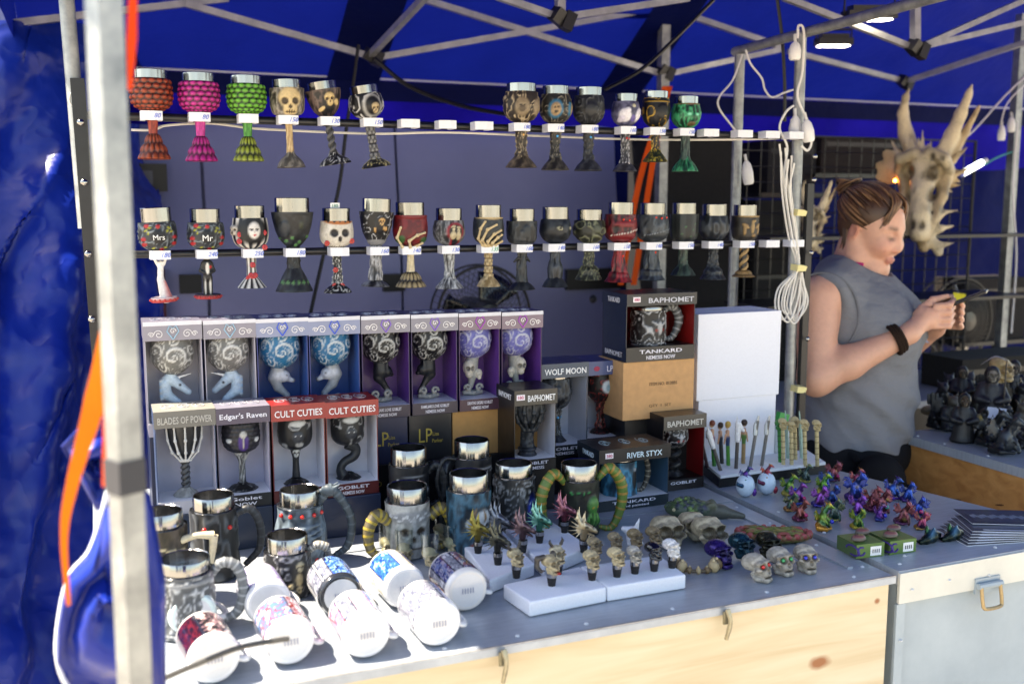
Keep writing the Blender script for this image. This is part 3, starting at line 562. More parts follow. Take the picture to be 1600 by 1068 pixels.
# ------------------------------------------------------------------ cables
def cable(px, y, r, col, label, k=6, name='cable', mat='plastic'):
    pts = [UY(a[0], a[1], a[2] if len(a) > 2 else y) for a in px]; return tag(MB().tube(cat_rom(pts, k), r, col, 6).build(name, mat), label, 'cable')
cable([(560, 70), (552, 130), (540, 210), (530, 290), (505, 400), (485, 490)], 3.3, .006, '0b0b0d', 'black cable hanging from the roof joint down behind the goblets')
cable([(585, 92), (640, 135), (720, 165), (800, 180)], 3.4, .008, '0b0b0d', 'thick black cable drooping from the roof joint toward the wolf goblets')
cable([(945, 140), (1000, 110), (1050, 65), (1115, 0)], 2.7, .006, '0b0b0d', 'black cable rising diagonally to the roof past the rear leg')
cable([(1214, -5), (1222, 60), (1226, 130), (1226, 190)], 2.4, .005, '0c0c0e', 'black cable dropping straight from the roof by the rack post')
cable([(205, 203), (240, 203), (262, 196), (330, 193), (400, 201), (520, 207), (600, 209), (700, 207), (830, 212), (1000, 218), (1150, 218), (1240, 216)], 2.215, .0028, 'e6e2da', 'thin white cable running along under the upper goblet rail')
cable([(128, 150), (115, 140), (108, 155), (116, 168), (128, 160)], 2.19, .003, 'e6e2da', 'small loop of white cable on the left rack post')
cable([(1160, 85), (1145, 125), (1125, 150), (1124, 170), (1150, 205)], 2.45, .003, 'd9d7d6', 'white cable bowed beside the rear rack post')
cable([(1165, 78), (1173, 100), (1190, 122), (1195, 140), (1206, 152), (1225, 145), (1240, 140)], 2.35, .003, 'd9d7d6', 'kinked white cable slung between the two rack posts')
cable([(1246, 60), (1248, 40), (1256, 50), (1254, 110), (1246, 150), (1262, 190), (1268, 220), (1262, 235), (1252, 228)], 2.18, .0034, 'e2e0dc', 'white cable looped over the top of the rack post')
cable([(1240, 165), (1228, 175), (1218, 200), (1230, 230), (1225, 270), (1228, 310)], 2.18, .003, 'e2e0dc', 'white cable curling behind the last upper holders')
for i, (a, b, c) in enumerate(((1228, 1222, 1255), (1234, 1230, 1262), (1224, 1212, 1238), (1238, 1235, 1250), (1230, 1217, 1246), (1236, 1226, 1258))):
    cable([(a - 10 + i * 3, 225 + i * 6), (a - 2, 300), (a + 8, 370), (1243 + i, 417), (b + 4, 450), (b, 482), ((b + c) / 2, 495 + 2 * i), (c, 470), (1248 + i, 425)], 2.17 - .004 * i, .0026, 'e8e4dc', 'white cable looped in the bundle tied to the rack post')['group'] = 'white cables bundled on the rack post'
for v in (332, 418, 607): tag(MB().box(UY(1246, v, 2.155), (.022, .03, .016), 'e8dc9c', (.05, .08, 0)).box(UY(1246, v, 2.1545) + Vector((0.012, -.001, 0)), (.012, .028, .013), 'e8dc9c', (0.1, .3, 0)).build('masking_tape', 'paper'), {332: 'yellow masking tape high on the black rack post', 418: 'yellow masking tape binding the white cable bundle', 607: 'yellow masking tape low on the rack post above the pens'}[v], 'tape')
def socket(u, v, y, h, label, tilt=0):
    p = UY(u, v, y); o = thing('power_adapter', label, 'adapter', p, (0, tilt, 0)); MB().lathe([(0, -h / 2), (.012, -h / 2), (.015, -h * .4), (.016, .0), (.012, h * .35), (.006, h / 2), (0, h / 2)], 14, 'e9e8e6').build('housing', 'plastic', o); MB().tube([(0, 0, h / 2), (0, .003, h / 2 + .02)], .004, 'd5d4d0', 8).build('cable_gland', 'plastic', o)
socket(1168, 270, 2.45, .066, 'white power adapter dangling beside the rear rack post', R_(-10)); socket(1242, 200, 2.19, .06, 'white adapter tucked behind the upper rack post'); socket(1262, 205, 2.16, .055, 'white pointed adapter hanging in front of the rack post', R_(-12)); socket(1242, 80, 2.19, .045, 'small white connector block near the top of the rack post')
socket(1565, 208, 3.15, .06, 'left one of two white adapters hanging by the right tent leg'); socket(1580, 195, 3.15, .06, 'right one of two white adapters against the right tent leg')
cable([(1612, 110), (1570, 150), (1520, 205), (1484, 232)], 3.18, .004, 'cfcdd4', 'grey white cable swooping from the right tent leg to the dragon skull'); cable([(1610, 125), (1575, 160), (1562, 200)], 3.17, .003, 'd8d6da', 'white cable feeding the pair of adapters'); cable([(1586, 236), (1560, 245), (1540, 256)], 3.19, .004, '3f9a94', 'teal cable end of the glowing tube light'); cable([(1590, 190), (1583, 300), (1588, 400), (1580, 520)], 3.17, .004, 'd8d6da', 'white cable taped down the right tent leg')
cable([(240, 1066), (300, 1040), (370, 1012), (430, 1000), (452, 997)], 1.30, .0035, '4a4844', 'grey brown cord end poking over the front left mugs')
# ------------------------------------------------------------------ relief surfaces
BONE, BDK = 'd8c49c', '3a2a18'
def rl(mb, prof, fn, nth=72, nt=32, amp_ref=None, a0=0.0):
    P = cat_rom([(r, 0, z) for r, z in prof], 8); P = np.array([(p.x, p.z) for p in P]); s = np.r_[0, np.cumsum(np.hypot(*np.diff(P, axis=0).T))]; s /= s[-1]
    t = np.linspace(0, 1, nt); r = np.interp(t, s, P[:, 0]); z = np.interp(t, s, P[:, 1]); Rm = amp_ref or r.max()
    th = np.linspace(-pi, pi, nth, endpoint=False); TH, T = np.meshgrid(th, t)
    c = dict(TH=TH, T=T, r=r[:, None], z=z[:, None] + 0 * TH, R=Rm, zc=(z.min() + z.max()) / 2)
    c['Z'] = (c['z'] - c['zc']) / Rm
    D, C = fn(c); rr = np.maximum(r[:, None] + D * Rm, 0.0008)
    mb.grid(np.stack([rr * np.sin(TH), -rr * np.cos(TH), c['z']], -1), C, wrap=True); return mb
def FX(c, a=0.0):
    d = (c['TH'] - a + pi) % (2 * pi) - pi; return np.where(np.abs(d) < pi / 2, np.sin(d) * c['r'] / c['R'], 9 * np.sign(d))
def plainr(c0, c1=None, amp=0.01, sc=14, seed=0):
    def f(c):
        n = fbm(np.cos(c['TH']) * sc / 4 + seed, np.sin(c['TH']) * sc / 4, c['Z'] * sc / 4 + seed); return amp * (n - .5) * 2, mix(L(c0), L(c1 or c0), sstep(.35, .65, n))
    return f
def scales(c0, c1, rows=8, cols=16, amp=0.09):
    def f(c):
        k = np.floor(c['T'] * rows); u = (c['TH'] / (2 * pi) * cols + .5 * (k % 2)) % 1 - .5; v = c['T'] * rows % 1 - .5
        b = np.sqrt(np.clip(1 - 4.2 * (u * u + v * v), 0, 1)); return amp * b, mix(L(c0), L(c1), b ** 1.5)
    return f
def lines(c0, c1, sc=5, amp=0.05, seed=0, wid=.28, freq=11, stretch=1.0):
    def f(c):
        x, y, z = np.cos(c['TH']) * sc / 2, np.sin(c['TH']) * sc / 2, c['Z'] * sc / 2 * stretch
        n = vn(x + seed, y + seed, z) + .25 * vn(2 * x, 2 * y + seed, 2 * z); q = np.abs(np.sin(n * freq)); b = 1 - sstep(0, wid * 2, q); return amp * b, mix(L(c0), np.minimum(1, np.array(L(c1)) * 1.5), b * .9)
    return f
def gnarl(c0, c1, sc=9, amp=0.08, seed=0, vert=0.5):
    def f(c):
        x, y, z = np.cos(c['TH']) * sc / 2.5, np.sin(c['TH']) * sc / 2.5, c['Z'] * sc / 2.5 * vert
        n = 1 - np.abs(fbm(x + seed, y, z + seed, 3) - .5) * 4; n = np.clip(n, 0, 1); return amp * n, mix(L(c0), np.minimum(1, np.array(L(c1)) * 1.6), n ** 2)
    return f
def stripes(c0, c1, n=14, amp=0.02):
    def f(c): b = sstep(-.2, .2, np.sin(c['TH'] * n)); return amp * b, mix(L(c0), L(c1), b)
    return f
def spiral(c0, c1, amp=0.07, seed=0):
    rs = random.Random(seed); cs = [(0, .0, .62, 1), (.95, .35, .42, -1), (-.95, .3, .42, 1), (.8, -.45, .36, 1), (-.75, -.5, .36, -1), (0, .78, .3, -1), (1.9, 0, .6, 1), (-1.9, 0, .6, -1), (3.1, 0, .6, 1), (.3, -.85, .3, -1)]
    def f(c):
        B = 0 * c['TH']
        for a, z0, rad, sg in cs:
            d = (c['TH'] - a + pi) % (2 * pi) - pi; x, z = d * .95, c['Z'] - z0; rho = np.hypot(x, z) + 1e-6; phi = np.arctan2(z, x)
            s = np.cos(phi * sg + np.log(rho / rad + .10) * 5.5); B = np.maximum(B, sstep(.55, .9, s) * (rho < rad) * (1 - .5 * sstep(.8 * rad, rad, rho)))
        x, y, z = np.cos(c['TH']) * 3, np.sin(c['TH']) * 3, c['Z'] * 3; q = np.abs(np.sin((vn(x + 5, y + 5, z) + .3 * vn(2 * x, 2 * y, 2 * z)) * 14)); B = np.maximum(B, .8 * (1 - sstep(0, .35, q))); return amp * B, mix(L(c0), L(c1), B)
    return f
def comp(base, *stamps):
    def f(c):
        D, C = base(c)
        for s in stamps: D, C = s(c, D, C)
        return D, C
    return f
def st_ell(x0, z0, rx, rz, col, h=.05, a=0, soft=.25, ang=0):
    def s(c, D, C):
        x, z = FX(c, a) - x0, c['Z'] - z0
        if ang: x, z = x * cos(ang) + z * sin(ang), -x * sin(ang) + z * cos(ang)
        q = np.sqrt((x / rx) ** 2 + (z / rz) ** 2); m = 1 - sstep(1 - soft, 1 + soft * .3, q); return D * (1 - m * .7) + h * m * np.sqrt(np.clip(1 - q * q * .9, 0.05, 1)), C * (1 - m[..., None]) + np.array(L(col)) * m[..., None]
    return s
def st_skull(x0, z0, sz, col=BONE, dk=BDK, a=0, h=.12):
    P = [st_ell(x0, z0 + .25 * sz, .72 * sz, .7 * sz, col, h, a), st_ell(x0, z0 - .45 * sz, .46 * sz, .5 * sz, col, h * .8, a)]
    for q in (-1, 1): P.append(st_ell(x0 + q * .32 * sz, z0 + .05 * sz, .23 * sz, .24 * sz, dk, -.02, a))
    P.append(st_ell(x0, z0 - .3 * sz, .1 * sz, .16 * sz, dk, 0, a)); P.append(st_ell(x0, z0 - .62 * sz, .34 * sz, .045 * sz, dk, h * .3, a))
    for q in (-.2, -.07, .07, .2): P.append(st_ell(x0 + q * sz, z0 - .62 * sz, .02 * sz, .14 * sz, dk, h * .5, a))
    def s(c, D, C):
        for p in P: D, C = p(c, D, C)
        return D, C
    return s
def st_many(fn, lst): 
    L_ = [fn(*a) for a in lst]
    def s(c, D, C):
        for p in L_: D, C = p(c, D, C)
        return D, C
    return s
SHAPES = dict(egg=[(0, .12), (.06, .45), (.2, .78), (.42, .98), (.65, 1), (.85, .95), (1, .88)], pot=[(0, .15), (.05, .5), (.18, .85), (.4, 1), (.7, 1), (1, .93)], tulip=[(0, .12), (.1, .4), (.3, .68), (.55, .85), (.8, .95), (1, 1)], cup=[(0, .2), (.06, .7), (.2, .9), (.5, .97), (1, .97)])
def goblet(label, loc, H, R, zb, bowl, stem, foot, shape='egg', tilt=0, rim=.155, group=None, rotz=0, extra=None, liner=True, rimr=.86):
    g = thing('goblet', label, 'goblet', loc, (0, tilt, rotz), group); zr = H * (1 - rim)
    sh = [(rr * R, zb + t * (zr - zb)) for t, rr in SHAPES[shape]]
    rl(MB(), sh, bowl, 84, 38).lathe([(R * .80, zr), (R * .78, zr + .001)], 24, '202020').build('bowl', 'resin', g, 60)
    if liner:
        q = R * rimr
        MB().lathe([(q, zr - .004), (q, H - .001), (q - .0012, H), (q - .0024, H - .001), (q - .003, zr), (q * .8, zb + .35 * (zr - zb)), (0, zb + .3 * (zr - zb))], 40, 'c8c8c6').build('steel_liner', 'steel', g, 35)
    stem(g, zb + .004, R); foot(g, R)
    if extra: extra(g, R, zb, zr, H)
    return g
def s_lathe(fn, r=(.28, .2, .22, .3), z0=.014, bead=None):
    def f(g, zb, R): 
        n = len(r); rl(MB(), [(r[i] * R, z0 + (zb - z0) * i / (n - 1)) for i in range(n)], fn, 36, 26, amp_ref=R).build('stem', 'resin', g, 60)
        if bead: MB().ball((0, -r[-2] * R * 1.05, zb * .72), .0032, bead, 8).ball((r[-2] * R * .95, -.003, zb * .72), .003, bead, 8).build('gem', 'gloss', g)
    return f
def s_twist(c0, c1, r=.2, turns=3):
    def f(g, zb, R):
        m = MB().tube([(0, 0, .012), (0, 0, zb)], r * R * .8, c0, 10)
        for q in (0, pi): m.tube([(r * R * .75 * cos(a + q), r * R * .75 * sin(a + q), .012 + (zb - .012) * a / (turns * 2 * pi)) for a in np.linspace(0, turns * 2 * pi, 34)], r * R * .42, c1, 6)
        m.build('stem', 'resin', g, 60)
    return f
def f_disc(fn, h=.03, r=.72, rt=.24, mat='resin', lip=.1):
    def f(g, R): rl(MB(), [(0.002, 0), (r * R * .98, 0), (r * R, h * lip), (r * R * .8, h * .42), (rt * R * 1.5, h * .75), (rt * R, h)], fn, 60, 26, amp_ref=R).build('foot', mat, g, 50)
    return f
def roses(pts, col='c01828', r=.006, name='rose'):
    def ex(g, R, zb, zr, H):
        for (a, z) in pts:
            zz = z; rr = R * .98 if z > zb else R * .3; b = MB()
            for k in range(6): b.ball((rr * sin(a) + .45 * r * cos(k * 1.05), -rr * cos(a) - .001, zz + .45 * r * sin(k * 1.05)), (r * .62, r * .5, r * .62), tuple(x * (1 - .12 * (k % 2)) for x in L(col)), 7)
            b.ball((rr * sin(a), -rr * cos(a) - r * .4, zz), r * .45, tuple(x * .7 for x in L(col)), 6); b.build(name, 'satin', g)
    return ex
def both(*ex):
    def f(*a):
        for e in ex: e(*a)
    return f
def ball_finger(pts, r, col=BONE): return (pts, r, col)
def bone_hand(fingers, name='skeleton_hand', r0=.0042, col=BONE):
    def ex(g, R, zb, zr, H):
        S = Sculpt(.002)
        for pts in fingers:
            P = [(R * k * sin(a), -R * k * cos(a), zb + t * (zr - zb)) for a, t, k in pts]
            for i in range(len(P) - 1): S.cap(P[i], P[i + 1], r0 * .75, r0 * .6, col); S.ell(P[i], r0, col)
            S.ell(P[-1], r0 * .7, col)
        S.build(name, 'resin', .0014, g)
    return ex
def lets(s, col, a, t, width):
    def ex(g, R, zb, zr, H): text(s, col, g, (R * 1.03 * sin(a), -R * 1.06 * cos(a), zb + t * (zr - zb)), width=width, rot=(pi / 2, 0, a), name='lettering')
    return ex
def gems(pts, col, r=.0028, name='gem'):
    def ex(g, R, zb, zr, H):
        m = MB()
        for a, t, k in pts: m.ball((R * k * sin(a), -R * k * cos(a), zb + t * (zr - zb)), r, col, 8)
        m.build(name, 'gloss', g)
    return ex
def fig_stem(dress):
    def f(g, zb, R):
        S = Sculpt(.003); h = zb - .008
        if dress:
            S.cap((.004, 0, .008), (-.003, 0, h * .45), .012, .007, 'e6e2de'); S.cap((-.003, 0, h * .45), (0, 0, h * .78), .006, .006, 'efece8'); S.cap((.008, -.004, .008), (.004, -.003, h * .4), .008, .003, 'c4332e')
            for q in (-1, 1): S.chain([(q * .006, 0, h * .76), (q * .012, -.003, h * .9), (q * .002, -.006, h * .92)], [.003, .0025, .002], 'efece8')
            S.ell((0, 0, h * .93), (.0055, .0055, .007), 'f4f0ea')
        else:
            for q in (-1, 1): S.cap((q * .005, 0, .008), (q * .0045, 0, h * .45), .0045, .0055, '17171a'); S.paint((q * .005, -.006, h * .25), (.002, .004, h * .25), 'e8e4da'); S.chain([(q * .008, 0, h * .76), (q * .013, 0, h * .6), (q * .006, -.006, h * .55)], [.004, .0035, .003], '17171a')
            S.cap((0, 0, h * .45), (0, 0, h * .76), .0085, .0095, '17171a'); S.paint((0, -.01, h * .65), (.004, .006, h * .14), 'e8e4da'); S.ell((0, 0, h * .9), (.006, .006, .0075), 'efe9dc'); S.paint((.007, -.008, h * .68), .004, 'c41f26')
        S.build('stem_figure', 'resin', .0013, g)
    return f
def f_plate(c_top, c_edge, r=.72, h=.009, n=8):
    def f(g, R):
        m = MB().lathe([(r * R * .96, 0), (r * R, h * .4), (r * R * .96, h), (0, h)], n * 3, [c_edge, c_edge, c_top, c_top])
        for k in range(16): a = 2 * pi * k / 16; m.ball((r * R * sin(a), -r * R * cos(a), h * .5), .0028, c_edge, 6)
        m.build('foot', 'resin', g)
    return f
GG = 'goblets on the rack'
SIL, DK, BLK = 'a9a9a6', '1d1d20', '101012'
def heart(pts): return pts
SK1 = comp(gnarl('3a352e', '8a8378', 12, .05), st_skull(0, -.02, .95, 'd9c08d', '40321e', 0, .10))
TAB1 = [  # u, v_top, v_bottom, R, bowl, stem, foot, label, tilt, shape, extra
 (240, 110, 249, .0385, scales('2a0c08', 'a8421f'), s_lathe(plainr('7a2216', 'a8402c'), (.3, .22, .25, .34)), f_disc(scales('3a100a', 'a04a28', 4, 14), .05), 'goblet covered in red bronze dragon scales on upper rail', 0, 'pot', None),
 (314, 115, 252, .0385, scales('3a0626', 'd02a93'), s_lathe(plainr('b01f80', 'd840a0'), (.3, .22, .25, .34)), f_disc(scales('4a0830', 'c02a8a', 4, 14), .05), 'goblet covered in magenta dragon scales on upper rail', 0, 'pot', None),
 (386, 119, 252, .0375, scales('10200a', '6fbf3a'), s_lathe(plainr('2f7a2a', '57a648'), (.3, .22, .25, .34)), f_disc(scales('1a200a', '9aa83a', 4, 14), .05), 'goblet covered in bright green dragon scales on upper rail', 0, 'pot', None),
 (454, 125, 262, .0355, SK1, s_lathe(plainr('b08f62', 'd8bd8e', .03), (.3, .2, .2, .2)), f_disc(plainr('4a4640', '8d877c', .02), .036, .8, .2), 'stone goblet with large tan skull face and spine stem', R_(-2), 'cup', None),
 (515, 127, 257, .0365, comp(gnarl(BLK, '5a4a44', 9, .05, 3), st_ell(.05, .0, .42, .62, '0f0f12', .04), st_skull(.12, .22, .42, 'd9bd86'), st_ell(-.35, -.28, .2, .12, 'd9bd86', .09, 0, .25, .6), st_ell(.5, .02, .16, .2, 'd9bd86', .09)), s_twist('17171a', '55565a', .22), f_disc(lines(BLK, 'b0b0ae', 6, .06, 4), .026, .9, .22), 'black coffin goblet with hooded skeleton clutching the lid on upper rail', R_(-9), 'tulip', None),
 (578, 133, 261, .036, comp(lines(BLK, 'c4c4c2', 4, .05, 7, .3, 9), st_ell(.12, 0, .62, .72, 'b9b9b6', .09), st_ell(.14, 0, .5, .62, '0b0b0d', .05), st_skull(.26, -.16, .34, 'cbb489')), s_lathe(scales('222226', '8b8b8c', 10, 6), (.3, .2, .22, .24)), f_disc(lines(BLK, 'b4a878', 7, .06, 9), .024, .85, .22), 'black and silver goblet with skull inside an oval mirror frame', R_(-9), 'egg', None),
 (818, 131, 262, .041, comp(lines('2a2118', 'a8977a', 4, .05, 12), st_ell(-.28, 0, .42, .55, '8d7c62', .08), st_ell(-.32, -.1, .2, .2, '5a4c3a', .06), st_ell(-.4, .12, .06, .04, '1a120a', 0), st_ell(-.2, .12, .06, .04, '1a120a', 0), st_ell(.6, 0, .3, .5, '94836a', .08)), s_lathe(lines('2a2118', '9a8b72', 5, .1), (.42, .26, .3, .34), bead='d8a868'), f_disc(plainr('2e2820', '786a56', .02), .03, .86, .3), 'bronze goblet with carved wolf heads and amber gems', 0, 'egg', None),
 (872, 135, 266, .037, comp(lines('23221e', '7d7668', 4, .05, 14), st_ell(-.35, 0, .46, .62, '2f7396', .05), st_ell(-.36, -.02, .32, .45, 'a58a66', .09), st_ell(-.42, .1, .06, .05, '14100a', 0), st_ell(-.26, .1, .06, .05, '14100a', 0), st_ell(-.36, -.18, .1, .1, '3a3026', .1), st_ell(.62, 0, .2, .5, '2f7396', .05), st_ell(.8, 0, .16, .42, 'a58a66', .08)), s_lathe(lines('1f1e1b', '6f6a60', 5, .1, 2), (.42, .26, .3, .34), bead='2f9cd8'), f_disc(plainr('1f1e1b', '5d584e', .02), .03, .86, .3), 'goblet with brown wolf faces on turquoise panels and blue gems', 0, 'egg', None),
 (923, 137, 267, .037, comp(lines('1a1b1e', '44474c', 4, .05, 17), st_ell(-.3, 0, .4, .5, '24262a', .08)), s_lathe(lines('1a1b1e', '45494f', 5, .1, 3), (.42, .26, .3, .36), bead='2f9cd8'), f_disc(plainr('1d1e21', '45484c', .02), .03, .88, .3), 'plain charcoal wolf goblet with blue gems beside the turquoise one', 0, 'egg', None),
 (978, 147, 268, .034, comp(plainr('3f3f58', '6a6a86'), st_ell(-.45, -.1, .4, .5, 'eceaf2', .09, 0, .25, .3), st_ell(-.3, .25, .22, .2, 'eceaf2', .1), st_ell(-.62, -.35, .2, .25, 'd8d4e6', .09), st_ell(.55, -.05, .28, .55, 'eceaf2', .09, 0, .25, -.4), st_ell(.1, -.3, .2, .25, '6b5fa0', .04), st_ell(.15, .55, .16, .12, 'c9c4a8', .06)), s_lathe(lines('2b2b30', 'a9a9ae', 6, .1, 3), (.42, .24, .26, .34), bead='c8241f'), f_disc(plainr('232327', '515158', .02), .026, .84, .28), 'grey goblet with white unicorn heads and red gems', 0, 'egg', None),
 (1027, 143, 253, .0345, comp(lines(BLK, 'b08a2c', 3.2, .04, 23, .16, 7), st_ell(0, .05, .5, .6, '0c0c0e', .06), st_ell(.2, -.32, .13, .13, 'c29b35', .08), st_ell(.2, -.32, .09, .09, '0c0c0e', .08), st_ell(-.1, .75, .9, .06, 'b8922f', .06)), s_lathe(lines(BLK, 'c09a38', 6, .1, 4, .16), (.36, .26, .3, .36)), f_disc(lines('12200f', 'a08f35', 6, .06), .03, .8, .28), 'glossy black goblet with gold pentagram and gold tracery', 0, 'egg', None),
 (1075, 151, 268, .035, comp(gnarl('06231a', '2f8f62', 10, .06, 5), st_ell(-.3, .1, .16, .09, '7fe0b8', .04), st_ell(.3, .1, .16, .09, '7fe0b8', .04), st_ell(0, -.1, .1, .3, '1d5a42', .14), st_ell(0, -.55, .34, .16, '5a4a2a', .08), st_ell(0, .8, 1, .06, '7a4f28', .05)), s_lathe(gnarl('17211f', '3d5149', 8, .1), (.4, .24, .24, .32)), f_disc(gnarl('06231a', '2c7f58', 12, .06), .036, .86, .26), 'emerald green goblet carved with a leafy bearded face', 0, 'egg', None)]
LEAF = [(x, z, .1, .06, '9a9a2c', .04, 0, .25, a) for x, z, a in ((-.62, .35, .5), (-.5, .2, 1.2), (-.42, .5, .2), (.55, .45, -.6), (.65, .25, .4), (.45, .3, 1), (-.3, -.6, .3), (.3, -.6, -.3))]
ROSE = [(x, z, .13, .12, 'b02228', .07) for x, z in ((-.75, -.1), (-.72, -.38), (.8, -.05), (.75, -.4), (0, .55), (-.55, .6), (.1, -.72))]
MRS = comp(lines('2b2f33', '6e777c', 4, .05, 31), st_many(st_ell, LEAF), st_many(st_ell, ROSE), st_ell(0, 0, .42, .4, '111214', .03))
